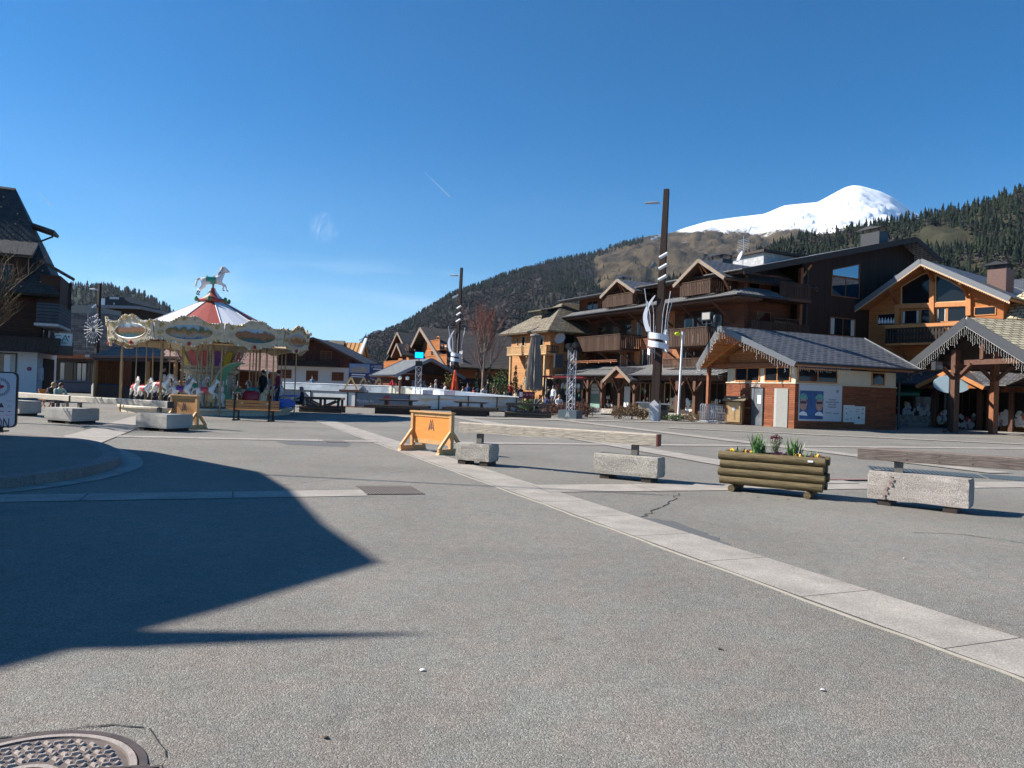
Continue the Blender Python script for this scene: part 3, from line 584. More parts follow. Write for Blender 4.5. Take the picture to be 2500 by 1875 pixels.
def rough_box(mb, x0, x1, y0, y1, z0, z1, n=7, amp=.006, seed=1, mi=0):
    """box with slightly uneven worn faces"""
    r = random.Random(seed); nx = max(2, int((x1-x0)/.12)); idx = {}; rr = .012
    bm = bmesh.new(); bmesh.ops.create_cube(bm, size=1)
    bmesh.ops.subdivide_edges(bm, edges=bm.edges[:], cuts=5, use_grid_fill=True)
    for v in bm.verts:
        x = x0+(v.co.x+.5)*(x1-x0); y = y0+(v.co.y+.5)*(y1-y0); z = z0+(v.co.z+.5)*(z1-z0)
        on = sum(abs(abs(c)-.5) < .01 for c in v.co)
        k = amp*(1+.8*(on-1)); v.co = (x+r.uniform(-k, k), y+r.uniform(-k, k), z+r.uniform(-k, k)*.7)
        if on >= 2:
            c = Vector(((x0+x1)/2, (y0+y1)/2, (z0+z1)/2)); v.co += (c-v.co).normalized()*rr*(on-1)
    bm.verts.index_update(); bm.normal_update()
    mb.add([v.co[:] for v in bm.verts], [[v.index for v in f.verts] for f in bm.faces], mi); bm.free(); return mb
GB = 'beam barriers on concrete blocks'
def block(p, rz, w, label, mat=CONC, dp=.5, h=.37, seed=1, stain=False):
    t = thing('concrete_block', label, 'concrete block', (p[0], p[1], 0), rz, 'concrete blocks carrying the beams')
    b = rough_box(MB(), -w/2, w/2, -dp/2, dp/2, .085, .085+h, seed=seed, amp=.0012 if mat is CONC_G else .0035).build('block', mat, t)
    if stain:
        s_ = MB(); r = random.Random(3)
        for k in range(9):
            x = -w*.24-k*.012+r.uniform(-.03, .03); z = .085+h-.06-k*.04; s_.add([(x+r.uniform(.008, .03)*cos(a_*pi/4), -dp/2-.016, z+r.uniform(.02, .035)*sin(a_*pi/4)) for a_ in range(8)], [tuple(range(8))])
        s_.build('stain', STAIN, t)
    for sx_ in (-1, 1):
        MB().box(sx_*w*.32-.09, sx_*w*.32+.09, -dp/2+.03, dp/2-.03, 0, .084).build('foot', TIMBER_D, t)
    return t
def beam(a, b, label, mat=OLDW, th=.2, h=.215, top=.85, posts=(.07, .92), endmat=None, blocks=None, droop=True, seed=0):
    a = Vector(a[:2]); b = Vector(b[:2]); d = b-a; Ln = d.length; rz = atan2(d.y, d.x)
    t = thing('beam_barrier', label, 'beam', (a.x, a.y, 0), rz, 'long wooden barrier beams')
    r = random.Random(seed); mb = MB(); n = max(6, int(Ln/.25)); V = []
    for i in range(n+1):
        x = Ln*i/n; w_ = r.uniform(-.004, .004); bt = (-.03*sin(pi*i/n)*(.5+.5*sin(i*.9)) if droop else 0)+r.uniform(-.003, .003)
        V += [(x, -th/2+w_, top-h-bt+.01), (x, -th/2+w_-.004, top-.018), (x, -th/2+.018+w_, top), (x, th/2-.018, top+r.uniform(-.003, .003)), (x, th/2, top-.018), (x, th/2, top-h-bt)]
    Fc = []
    for i in range(n):
        for k in range(6): Fc.append((i*6+k, i*6+(k+1) % 6, (i+1)*6+(k+1) % 6, (i+1)*6+k))
    mb.add(V, [tuple(reversed(f)) for f in Fc]); mb.add([V[k] for k in range(6)], [tuple(range(6))]); mb.add([V[n*6+k] for k in range(6)], [(5, 4, 3, 2, 1, 0)])
    for k in range(int(Ln/.42)):
        for dz in (-.05, .04): mb.ball((.25+k*.42, -th/2-.004, top-.09+dz), (.008, .004, .008), 6, 4, 1)
    mb.build('beam', [mat, plain('bolt', rgb(.05, .045, .04), rough=.5)], t)
    if endmat: MB().box(Ln+.001, Ln+.03, -th/2-.002, th/2+.002, top-h, top-.003).build('end_cap', endmat, t)
    for f in posts:
        MB().box(Ln*f-.06, Ln*f+.06, -.045, .045, .455, top-h-.001).build('post', plain('grey_post', rgb(.13, .12, .105), rough=.8, var=.3, scale=8), t)
    return t
block((-.66, 15.27), radians(-28), .80, 'small grey concrete block under the left end of the middle beam, beside the orange barrier', CONC, .42, .35, 1)
block((2.16, 13.54), radians(-31), 1.24, 'wide speckled concrete block left of the planter, under the middle beam', CONC, .42, .36, 2)
block((6.13, 11.19), radians(-40), 1.36, 'pale pinkish concrete block with a rusty stain at the right edge, right of the planter', CONC_P, .45, .42, 3, True)
block((-13.95, 23.85), radians(-24), 1.3, 'smooth concrete block under the meeting ends of the two left beams', CONC_G, .95, .4, 4)
block((-10.15, 22.0), radians(-24), 1.25, 'smooth concrete block next to the tan wooden barrier, under a left beam', CONC_G, .95, .41, 5)
block((-17.9, 27.2), radians(-24), 1.5, 'dark shaded concrete block at the left edge of the photo behind the sign', CONC_G, .8, .45, 6)
beam((-1.0, 15.36), (2.62, 13.3), 'silvery weathered beam with a red painted end, in the middle behind the diagonal granite band', endmat=RED_END, posts=(.11, .9), seed=1)
beam((5.4, 11.62), (9.6, 9.1), 'brown weathered beam running out of the photo at the right edge', OLDW_D, posts=(.115, .9), droop=False, h=.19, seed=2)
beam((-18.1, 26.9), (-14.3, 24.4), 'pale beam at the far left, partly behind the white sign', OLDW_P, posts=(.12, .93), endmat=BLACK, seed=3, h=.19, th=.2)  # black end cap colours in the shade of the sunless beam end
beam((-14.15, 24.25), (-10.05, 22.1), 'pale beam in front of the carousel horses, ending at the wooden barrier', OLDW_P, posts=(.07, .9), endmat=BLACK, seed=4, h=.2, th=.2)  # black cap here too: shade on the far end, put into colour

# mountain emblem: five slanted peaks
def emblem(mb, sc, y, cx=0, cz=0, mi=0):
    def bar(x0, z0, x1, z1, w0, w1): mb.add([(cx+(x0-w0)*sc, y, cz+z0*sc), (cx+(x0+w0)*sc, y, cz+z0*sc), (cx+(x1+w1)*sc, y, cz+z1*sc), (cx+(x1-w1)*sc, y, cz+z1*sc)], [(0, 1, 2, 3)], mi)
    bar(-.36, -.6, -.14, .5, .10, .03); bar(.36, -.64, .14, .5, .08, .03); bar(-.17, -.42, .0, .28, .045, .015); bar(.17, -.42, .0, .28, .045, .015)
    bar(-.06, -.5, .13, .5, .03, .02); bar(.06, -.5, -.13, .5, .03, .02); bar(.0, -.55, .0, -.15, .035, .015)
ORANGE_PANEL = tiled('orange_plywood', rgb(.78, .27, .06), rgb(.74, .25, .055), rgb(.5, .18, .04), 5, 3, 0, noise_s=3, stretch=(1, 5), dirt=.14, bump=.05)
TAN_PANEL = tiled('tan_plywood', rgb(.52, .26, .1), rgb(.5, .25, .09), rgb(.4, .2, .08), 5, 3, 0, noise_s=3, stretch=(1, 5), dirt=.15, bump=.05)
PINE = plain('varnished_pine', rgb(.56, .32, .13), rough=.55, var=.2, scale=5, spec=.4)
def wood_barrier(p, rz, w, label, panel, h=.98):
    t = thing('wooden_barrier', label, 'barrier', (p[0], p[1], 0), rz, 'wooden panel barriers with the mountain emblem')
    MB().box(-w/2-.06, w/2+.06, -.075, .075, h, h+.035).build('top_rail', PINE, t)
    for s_ in (-1, 1): MB().box(s_*w/2-.04, s_*w/2+.04, -.05, .05, .07, h-.001).build('post', PINE, t)
    MB().box(-w/2+.041, w/2-.041, -.03, .03, h-.09, h-.002).build('upper_rail', PINE, t)
    MB().box(-w/2+.041, w/2-.041, -.025, .025, .2, .30).build('lower_rail', PINE, t)
    pn = MB().box(-w/2+.041, w/2-.041, -.012, .012, .301, h-.091).build('panel', panel, t)
    e_ = MB(); emblem(e_, .24, -.0135, 0, .66); e_.build('emblem', plain('emblem_brown', rgb(.06, .05, .045), rough=.8), pn)
    for s_ in (-1, 1):
        f = MB(); x = s_*w/2
        f.prism([(-.44, .0), (.44, .0), (.38, .06), (-.38, .06)], x-.05, x+.05, ax='x'); f.v = [(v[0], v[1], v[2]) for v in f.v]
        f.box(x-.035, x+.035, -.4, -.0505, .0605, .13); f.box(x-.035, x+.035, .0505, .4, .0605, .13)
        for q in (-1, 1): f.beam((x, q*.37, .12), (x, q*.03, .50), .07, .06, up=(1, 0, 0))
        f.build('foot', PINE, t)
    return t
wood_barrier((-1.86, 17.75), radians(-41), 1.32, 'bright orange panel barrier in a pine frame at the left end of the middle beam', ORANGE_PANEL, .93)
wood_barrier((-10.1, 23.2), radians(-20), .98, 'tan plywood barrier in a pine frame in front of the carousel', TAN_PANEL, 1.0)

# planter
GREENW = tiled('green_stained_logs', rgb(.145, .105, .05), rgb(.10, .078, .038), rgb(.07, .055, .028), 9, 2, 0, noise_s=3.2, stretch=(1, 9), dirt=.75, bump=.5)
tp = thing('flower_planter', 'log planter of flowers between the two beams', 'planter', (4.32, 12.28, 0), radians(-31.5))
LW, DPn = 1.60, .56; R_ = .072
for side in (-1, 1):
    for k in range(4):
        MB().tube([(-LW/2-.03*(k % 2), side*(DPn/2-R_), .11+R_+k*.133), (LW/2+.03*(k % 2), side*(DPn/2-R_), .11+R_+k*.133)], R_, 14).build('log', GREENW, tp, True)
for side in (-1, 1):
    for k in range(4):
        MB().tube([(side*(LW/2-R_-.02), -DPn/2+.11, .11+R_+k*.133), (side*(LW/2-R_-.02), DPn/2-.11, .11+R_+k*.133)], R_, 12).build('log', GREENW, tp, True)
for x in (-.59, .59): MB().tube([(x, -.31, .055), (x, .31, .055)], .055, 14).build('foot', GREENW, tp, True)
MB().box(LW/2-.22, LW/2-.14, -DPn/2-.008, -DPn/2+.004, .575, .605).build('tag_plate', WHITE, tp)
soil = MB(); rs = random.Random(5)
for i in range(16):
    for j in range(5):
        x0 = -.7+i*1.4/16; y0 = -.15+j*.3/5; z = lambda x, y: .60+.02*mnoise.noise(Vector((x*9, y*9, 0)))
        soil.add([(x0, y0, z(x0, y0)), (x0+.0875, y0, z(x0+.0875, y0)), (x0+.0875, y0+.06, z(x0+.0875, y0+.06)), (x0, y0+.06, z(x0, y0+.06))], [(0, 1, 2, 3)])
soil.build('soil', plain('potting_soil', rgb(.03, .02, .014), rough=1, var=.5, scale=40, bump=.8), tp)
LEAFG = plain('daffodil_leaf', rgb(.10, .20, .06), rough=.5, var=.35, scale=14); LEAFD = plain('pansy_leaf', rgb(.04, .085, .025), rough=.6, var=.4, scale=20)
def blade(mb, p, ln, lean, az, w_=.011, mi=0, bend=.25):
    P = Vector(p); n = 4; prev = None; dr = Vector((cos(az), sin(az), 0)); sd = Vector((-sin(az), cos(az), 0))
    for i in range(n+1):
        t = i/n; q = P+Vector((0, 0, ln*t*(1-.25*bend*t)))+dr*(lean*ln*(t+bend*t*t)); ww = w_*(1-t)**.6*.5+.0008
        a, b = q-sd*ww, q+sd*ww
        if prev: mb.add([prev[0], prev[1], b, a], [(0, 1, 2, 3)], mi)
        prev = (a, b)
def tuft(x, y, n, h, label, buds=3):
    c = tp.matrix_basis @ Vector((0, 0, 0)); M = Matrix.Translation(tp.location) @ Matrix.Rotation(tp.rotation_euler.z, 4, 'Z'); q = M @ Vector((x, y, .60))
    t = thing('daffodil_clump', label, 'plant', q, 0, 'plants in the log planter'); mb = MB()
    for k in range(n): blade(mb, (rs.gauss(0, .05), rs.gauss(0, .035), 0), h*rs.uniform(.6, 1.05), rs.uniform(.02, .35), rs.uniform(0, 2*pi), rs.uniform(.02, .032))
    mb.build('leaves', LEAFG, t)
    if buds:
        b = MB()
        for k in range(buds):
            a = rs.uniform(0, 6.28); x_, y_ = .05*cos(a), .05*sin(a); b.tube([(x_*.3, y_*.3, 0), (x_, y_, h*.9)], .003, 5); b.ball((x_*1.1, y_*1.1, h*.95), (.008, .008, .022), 6, 5)
        b.build('buds', plain('bud_green', rgb(.3, .36, .1), rough=.6), t)
    return t
def pansy(x, y, cols, n, label, nm='pansy_clump', h=.06, sp=.07):
    M = Matrix.Translation(tp.location) @ Matrix.Rotation(tp.rotation_euler.z, 4, 'Z'); q = M @ Vector((x, y, .60))
    t = thing(nm, label, 'plant', q, 0, 'plants in the log planter'); mb = MB()
    for k in range(n*5):
        a = rs.uniform(0, 6.28); r = sp*sqrt(rs.random()); blade(mb, (r*cos(a), r*sin(a), rs.uniform(-.01, h*.5)), rs.uniform(.02, .05), .6, rs.uniform(0, 6.28), .022)
    mb.build('leaves', LEAFD, t)
    fl = MB()
    for k in range(n):
        a = rs.uniform(0, 6.28); r = sp*sqrt(rs.random()); c = Vector((r*cos(a), r*sin(a), h*rs.uniform(.5, 1.2))); rr = rs.uniform(.022, .032); mi = rs.randrange(len(cols)); nrm = Vector((rs.uniform(-.8, .2), -1, rs.uniform(.2, 1))).normalized(); u_ = nrm.cross(Vector((0, 0, 1))).normalized(); v_ = u_.cross(nrm)
        for pe in range(5):
            aa = 2*pi*pe/5; e1 = u_*cos(aa)+v_*sin(aa); e2 = u_*cos(aa+.6)+v_*sin(aa+.6); e3 = u_*cos(aa-.6)+v_*sin(aa-.6)
            fl.add([c, c+e3*rr*.9, c+e1*rr*1.25+nrm*.004, c+e2*rr*.9], [(0, 1, 2, 3)], mi)
    fl.build('flowers', cols, t)
    return t
YEL = plain('yellow_petal', rgb(.8, .5, .02), rough=.6); PUR = plain('dark_purple_petal', rgb(.07, .012, .03), rough=.6, var=.4, scale=30); REDP = plain('dark_red_petal', rgb(.2, .02, .02), rough=.6, var=.3, scale=30)
tuft(-.55, .0, 9, .16, 'small young green shoots at the left end of the planter', 0)
tuft(-.27, .02, 60, .38, 'tallest clump of green daffodil leaves, left of the dark red stock')
tuft(-.19, -.06, 24, .33, 'thin daffodil leaves leaning beside the tallest clump', 1)
tuft(.30, .0, 52, .33, 'clump of daffodil leaves right of the dark red stock')
tuft(.60, .05, 15, .17, 'short green leaves at the right end of the planter', 0)
pansy(-.42, -.07, [YEL, YEL, PUR], 12, 'bright yellow pansies near the left end of the planter')
pansy(-.66, -.02, [YEL, PUR], 6, 'few yellow pansies at the far left corner of the planter')
pansy(-.47, .06, [REDP], 5, 'dark red pansies just above the left yellow ones')
pansy(.15, -.08, [PUR], 16, 'row of dark purple pansies in the middle of the planter', sp=.12)
pansy(.40, -.09, [YEL, YEL, YEL, PUR], 12, 'bright yellow pansies right of the middle')
pansy(.66, -.04, [YEL, PUR, PUR], 6, 'last few pansies at the right corner of the planter')
# stock plant
M_ = Matrix.Translation(tp.location) @ Matrix.Rotation(tp.rotation_euler.z, 4, 'Z'); t = thing('wallflower', 'bushy wallflower topped with a dark red flower head in the planter middle', 'plant', M_ @ Vector((.03, 0, .60)), 0, 'plants in the log planter')
mb = MB()
for k in range(150):
    a = rs.uniform(0, 6.28); z = rs.uniform(.0, .27); r = (.035+z*.25)*rs.random()**.5; blade(mb, (r*cos(a), r*sin(a), z), .05, rs.uniform(.3, 1), a, .012)
for k in range(8): a = k*.8; mb.tube([(0, 0, 0), (.06*cos(a), .06*sin(a), .28)], .004, 5)
mb.build('leaves', plain('stock_leaf', rgb(.12, .15, .05), rough=.6, var=.4, scale=20), t)
mb = MB()
for k in range(130):
    a = rs.uniform(0, 6.28); r = .1*sqrt(rs.random()); z = .29+rs.uniform(0, .09)*(1-r*6); c = Vector((r*cos(a), r*sin(a), z)); d1 = Vector((rs.uniform(-1, 1), rs.uniform(-1, 1), rs.uniform(-1, 1))).normalized()*.014; d2 = d1.cross(Vector((rs.uniform(-1, 1), rs.uniform(-1, 1), 1))).normalized()*.012
    mb.add([c-d1, c-d2, c+d1, c+d2], [(0, 1, 2, 3)])
mb.build('flower_head', plain('crimson_petal', rgb(.12, .015, .025), rough=.6, var=.5, scale=40), t)

# manhole
IRON = plain('worn_cast_iron', rgb(.36, .30, .255), rough=.55, var=.3, scale=14, metal=0, bump=.2)
IRON_D = plain('dark_cast_iron', rgb(.07, .05, .045), rough=.7, var=.4, scale=10)
mh = thing('manhole_cover', 'round cast iron manhole cover with a raised stud pattern in the lower left corner', 'manhole cover', (-1.80, 2.83, 0), radians(12))
R0 = .40
fr_ = MB(); fr_.lathe([(R0+.035, .0), (R0+.035, .007), (R0+.005, .008), (R0+.005, .0)], 96); fr_.build('frame', IRON_D, mh)
cv = MB(); cv.lathe([(R0-.002, 0), (R0-.002, .010), (R0-.03, .011), (R0-.034, .003), (.14, .003), (.137, .010), (.11, .011), (.105, .003), (0, .003)], 96, mif=None); cv.build('cover', plain('brown_cast_iron', rgb(.13, .1, .085), rough=.7, var=.3, scale=14), mh)
cb = MB(); cb.lathe([(R0-.003, .0102), (R0-.03, .0112)], 96); cb.lathe([(.137, .0102), (.11, .0112)], 64)
for i in range(-13, 14):
    for j in range(-13, 14):
        x = (i+.5*(j % 2))*.041; y = j*.036; r = sqrt(x*x+y*y)
        if .155 < r < R0-.05 or r < .09:
            a = (i+2*j) % 3*1.05+.3; c_, s_ = cos(a), sin(a); A_, B_ = .0165, .0085
            base = [(x+c_*u-s_*v, y+s_*u+c_*v) for u, v in ((-A_, -B_), (A_, -B_), (A_, B_), (-A_, B_))]
            top_ = [(x+c_*u-s_*v, y+s_*u+c_*v) for u, v in ((-A_*.8, -B_*.5), (A_*.8, -B_*.5), (A_*.8, B_*.5), (-A_*.8, B_*.5))]
            cb.add([(*q, .003) for q in base]+[(*q, .0125) for q in top_], [(4, 5, 6, 7), (0, 1, 5, 4), (1, 2, 6, 5), (2, 3, 7, 6), (3, 0, 4, 7)])
cb.build('studs', IRON, mh)
hn = MB(); hn.box(.17, .44, -.06, -.045, .004, .017).box(.17, .44, .045, .06, .004, .017).box(.17, .19, -.0445, .0445, .004, .017).box(.27, .29, -.0445, .0445, .004, .017).box(.38, .4395, -.0445, .0445, .004, .0165)
hn.tube([(.44, -.03, .012), (.49, -.03, .014), (.50, .0, .014), (.49, .03, .014), (.44, .03, .012)], .012, 8)
hn.build('hinge', IRON_D, mh)
# grates
def grate(pts, label, bars=16, mat=IRON_D, z=.006, back=rgb(.01, .01, .01)):
    a, b, c, d = [Vector((p_[0], p_[1], z)) for p_ in pts]; cc = (a+b+c+d)/4
    t = thing('drain_grate', label, 'grate', (cc.x, cc.y, 0))
    L2 = [v-Vector((cc.x, cc.y, 0)) for v in (a, b, c, d)]; a, b, c, d = L2
    MB().add([a-Vector((0, 0, .003)), b-Vector((0, 0, .003)), c-Vector((0, 0, .003)), d-Vector((0, 0, .003))], [(0, 1, 2, 3)]).build('pit', plain('pit_dark', rgb(.008, .008, .008), rough=1), t)
    m = MB()
    for k in range(bars+1):
        f_ = k/bars; m.beam(a+(b-a)*f_+Vector((0, 0, .004)), d+(c-d)*f_+Vector((0, 0, .004)), (b-a).length/bars*.36, .006)
    for k in range(9): f_ = k/8; m.beam(a+(d-a)*f_+Vector((0, 0, .0045)), b+(c-b)*f_+Vector((0, 0, .0045)), .022, .006)
    m.build('bars', mat, t)
RUSTG = plain('brown_grate_iron', rgb(.2, .165, .14), rough=.7, var=.3, scale=20)
grate([gnd(868, 1188), gnd(1003, 1188), gnd(1036, 1207), gnd(898, 1208)], 'square iron drain grate at the end of the shaded granite band', 18, RUSTG)
grate([gnd(786, 1075), gnd(836, 1076), gnd(850, 1081), gnd(798, 1081)], 'small drain grate in the patched asphalt near the orange barrier', 10, RUSTG)
BLUEG = plain('bluish_steel_grate', rgb(.13, .16, .175), rough=.5, var=.15, scale=20, metal=.3)
grate([gnd(2118, 1138), gnd(2380, 1158), gnd(2405, 1168), gnd(2130, 1150)], 'long bluish steel grate behind the brown beam, left one', 24, BLUEG)
grate([gnd(2392, 1158), gnd(2500, 1165), gnd(2560, 1180), gnd(2418, 1169)], 'bluish steel grate behind the brown beam, at the right edge of the photo', 14, BLUEG)
# small litter
lm = plain('dry_leaf', rgb(.08, .045, .025), rough=.9); wm_ = plain('white_scrap', rgb(.7, .68, .64), rough=.9)
for (px, py, m_, s_, lb) in ((795, 1803, lm, .018, 'small dark curled leaf on the asphalt nearest the camera'), (1758, 1586, lm, .02, 'dark leaf on the asphalt in the right foreground'), (2007, 1687, wm_, .016, 'tiny pale scrap in the lower right foreground'),
                         (1030, 1638, wm_, .016, 'white scrap on asphalt below the shadow spike'), (1348, 1150, wm_, .03, 'white pebble on the asphalt under the middle beam'), (1850, 1215, lm, .02, 'bit of soil dropped under the planter, left one'), (1925, 1220, lm, .025, 'bit of soil dropped under the planter, near its right foot'), (2208, 1365, wm_, .02, 'pale crumb on the asphalt at the right, near the long crack')):
    p_ = gnd(px, py); mb = MB(); r = random.Random(px); n = 7
    V = [(cos(2*pi*k/n)*s_*r.uniform(.6, 1.2), sin(2*pi*k/n)*s_*r.uniform(.5, .9), r.uniform(.002, .012)) for k in range(n)]+[(0, 0, .012), (0, 0, .001)]
    mb.add(V, [(k, (k+1) % n, n) for k in range(n)]+[((k+1) % n, k, n+1) for k in range(n)])
    o_ = mb.build('litter', m_); o_.location = (p_.x, p_.y, .001); tag(o_, lb, 'litter')

# sign at the left edge
q = gnd(22, 1071); DY = q.y
ts = thing('advertising_sign', 'white rounded advertising sign with red emblem at the left edge of the photo', 'sign', (q.x-.42, q.y, KH), radians(8))
bm_ = lambda px, py: at(px, py, DY)
sgn = MB()
def rrect(x0, x1, z0, z1, r, n=6):
    P = []
    for cx, cz, a0 in ((x1-r, z1-r, 0), (x0+r, z1-r, pi/2), (x0+r, z0+r, pi), (x1-r, z0+r, 3*pi/2)):
        for k in range(n+1): a = a0+pi/2*k/n; P.append((cx+r*cos(a), cz+r*sin(a)))
    return P
zt = bm_(20, 911).z-KH; zb = bm_(20, 1041).z-KH; xr = bm_(37, 930).x-ts.location.x
X1 = xr; X0 = xr-1.0
MB().prism(rrect(X0-.03, X1+.03, zb-.03, zt+.03, .12), -.03, .03).build('frame', BLACK, ts)
pn = MB().prism(rrect(X0, X1, zb, zt, .1), -.034, -.0305).build('panel', plain('sign_white', rgb(.62, .62, .66), rough=.4, var=.03), ts)
sx0 = X1-.30
em = MB()
def ringm(m, cx, cz, r0, r1, y, n=40, mi=0):
    m.add([(cx+r*cos(2*pi*k/n), y, cz+r*sin(2*pi*k/n)) for k in range(n) for r in (r0, r1)], [(2*k, 2*((k+1) % n), 2*((k+1) % n)+1, 2*k+1) for k in range(n)], mi)
ez = zt-.33; ex = X1-.34
ringm(em, ex, ez, .155, .165, -.036); ringm(em, ex, ez, .205, .213, -.036)
for k in range(26):
    a = 2*pi*k/26; em.quad(*[(ex+r_*cos(a+d_), -.036, ez+r_*sin(a+d_)) for r_, d_ in ((.174, -.06), (.174, .06), (.196, .06), (.196, -.06))])
em.box(ex-.004, ex+.004, -.0362, -.0355, ez-.1, ez+.1)
em.add([(ex+.03+.055*cos(a)*(1+.3*sin(3*a)), -.0362, ez+.01+.04*sin(a)) for a in np.arange(0, 6.28, .4)], [tuple(range(16))], 1)
em.box(X1-.19, X1-.06, -.036, -.0355, zt-.65, zt-.643); em.box(X1-.22, X1-.07, -.036, -.0355, zt-.98, zt-.972, 1)
em.box(X1-.17, X1-.08, -.036, -.0355, zt-.76, zt-.754).box(X1-.17, X1-.08, -.036, -.0355, zt-.79, zt-.784).box(X1-.15, X1-.09, -.036, -.0355, zt-.9, zt-.88, 1).box(X1-.36, X1-.24, -.036, -.0355, zt-.9, zt-.88, 1)
em.add([(X1-.36, -.036, zt-.8), (X1-.24, -.036, zt-.8), (X1-.3, -.036, zt-.68)], [(0, 1, 2)])
em.build('emblem', [plain('sign_ink', rgb(.05, .04, .06), rough=.6), plain('sign_red', rgb(.4, .02, .03), rough=.6)], pn)
def text(s_, name, parent, mat, size, loc, rot=(pi/2, 0, 0), align='CENTER', ext=.003, stretch=1.):
    cu = D.curves.new(name, 'FONT'); cu.body = s_; cu.size = size; cu.align_x = align; cu.align_y = 'CENTER'; cu.extrude = ext; cu.resolution_u = 3
    o = D.objects.new(name, cu); me = None; COL.objects.link(o)
    dg = bpy.context.evaluated_depsgraph_get(); me = D.meshes.new_from_object(o.evaluated_get(dg)); D.objects.remove(o); D.curves.remove(cu)
    me.materials.clear(); me.materials.append(mat); o = link(name, me, parent); o.location = loc; o.rotation_euler = rot; o.scale = (stretch, 1, 1); return o
text('TION', 'lettering', pn, D.materials['sign_ink'], .34, (X1-.10, -.037, zt-1.18), align='RIGHT', stretch=.6)
text('TAL', 'lettering', pn, D.materials['sign_red'], .34, (X1-.17, -.037, zt-1.47), align='RIGHT', stretch=.6)
MB().box(X0+.25, X1-.27, -.04, .04, 0, zb-.031).box(X0+.2, X1-.22, -.2, .2, 0, .03).build('post', BLACK, ts)

# house to the left of the camera whose gable shades the foreground
TE = tan(SUN_EL); XW = -13.
poly_g = [(-2.6, 3.75), (-2.31, 4.23), (-1.92, 4.29), (-.22, 4.72), (-2.13, 4.57), (-1.87, 4.98), (-1.0, 6.56), (-1.9, 8.2), (-3.02, 10.71), (-4.16, 12.74), (-7.44, 15.64), (-9.3, 16.4)]
prof = [((y+.119*(x-XW)), TE*(x-XW)/1.0*.998) for x, y in poly_g]
th_ = thing('neighbouring_house', 'gabled house just outside the left edge of the photo that shades the foreground', 'house', (XW, 0, 0))
ws_ = [(a, b) for a, b in prof]
body = [(ws_[0][0]-9, 0), (ws_[-1][0], 0)]+list(reversed(ws_))+[(ws_[0][0]-9, max(.5, ws_[0][1]-5.5))]
spike = [ws_[2], ws_[3], ws_[4]]; core = [p_ for i, p_ in enumerate(ws_) if i != 3]
body = [(ws_[0][0]-9, 0), (ws_[-1][0], 0)]+list(reversed(core))+[(ws_[0][0]-9, max(.5, ws_[0][1]-5.5))]
MB().prism(body, -7, 0, ax='x').build('wall', PLASTER, th_)
MB().prism(spike, -.25, -.05, ax='x').build('shadow_spike', TIMBER_D, th_)  # unseen spike, shaped to throw the pointed shadow tip
rf = MB()
for a, b in zip(core[3:], core[4:]): rf.slab([(.0, a[0], a[1]+.02), (.0, b[0], b[1]+.02), (-7.2, b[0], b[1]+.02), (-7.2, a[0], a[1]+.02)], .02)
rf.build('roof', SLATE, th_)
# pole whose thin shadow crosses the square
tpole = thing('flag_pole', 'slim bare pole standing left of the photo, casting the thin shadow across the square', 'pole', (-17.5, 14.0, 0))
MB().tube([(0, 0, 0), (0, 0, 14.6)], [.06, .03], 10).build('mast', STEEL, tpole); MB().lathe([(.0, .0), (.16, 0), (.16, .05), (.08, .08), (.0, .08)], 12).build('base', STEEL, tpole)
# ================================================================= BUILDING KIT
class Fac:
    def __init__(s, o, ang, rz0=0):
        s.o = Vector((o[0], o[1])); s.a = radians(ang); s.c = cos(s.a); s.s = sin(s.a)
    def _rl(s, px, py):
        d = ray(px, py); q = -s.o
        return (q.x*s.c+q.y*s.s, -q.x*s.s+q.y*s.c), (d.x*s.c+d.y*s.s, -d.x*s.s+d.y*s.c), d.z
    def f(s, px, py, yl=0.):
        (qx, qy), (dx, dy), dz = s._rl(px, py); t = (yl-qy)/dy; return qx+dx*t, EYE+dz*t
    def g(s, px, py, xl=0.):
        (qx, qy), (dx, dy), dz = s._rl(px, py); t = (xl-qx)/dx; return qy+dy*t, EYE+dz*t
    def thing(s, name, label, cat, group=None): return thing(name, label, cat, (s.o.x, s.o.y, 0), s.a, group)
Z1 = lambda x, y: (1360+x/2.676, 440+y/2.676)      # zoomed views of the photograph -> its pixels
Z2 = lambda x, y: (1660+x*.30136, 560+y*.30136)
Z3 = lambda x, y: (2060+x/3.457, 600+y/3.457)
Z4 = lambda x, y: (860+x/3.814, 620+y/3.814)
Z5 = lambda x, y: (1380+x/5.53, 780+y/5.53)
Z6 = lambda x, y: (640+x/5.267, 780+y/5.267)
Z7 = lambda x, y: (x/2.515, 440+y/2.515)
CURT = plain('pale_curtain', rgb(.5, .48, .42), rough=.9)
WR = random.Random(12)
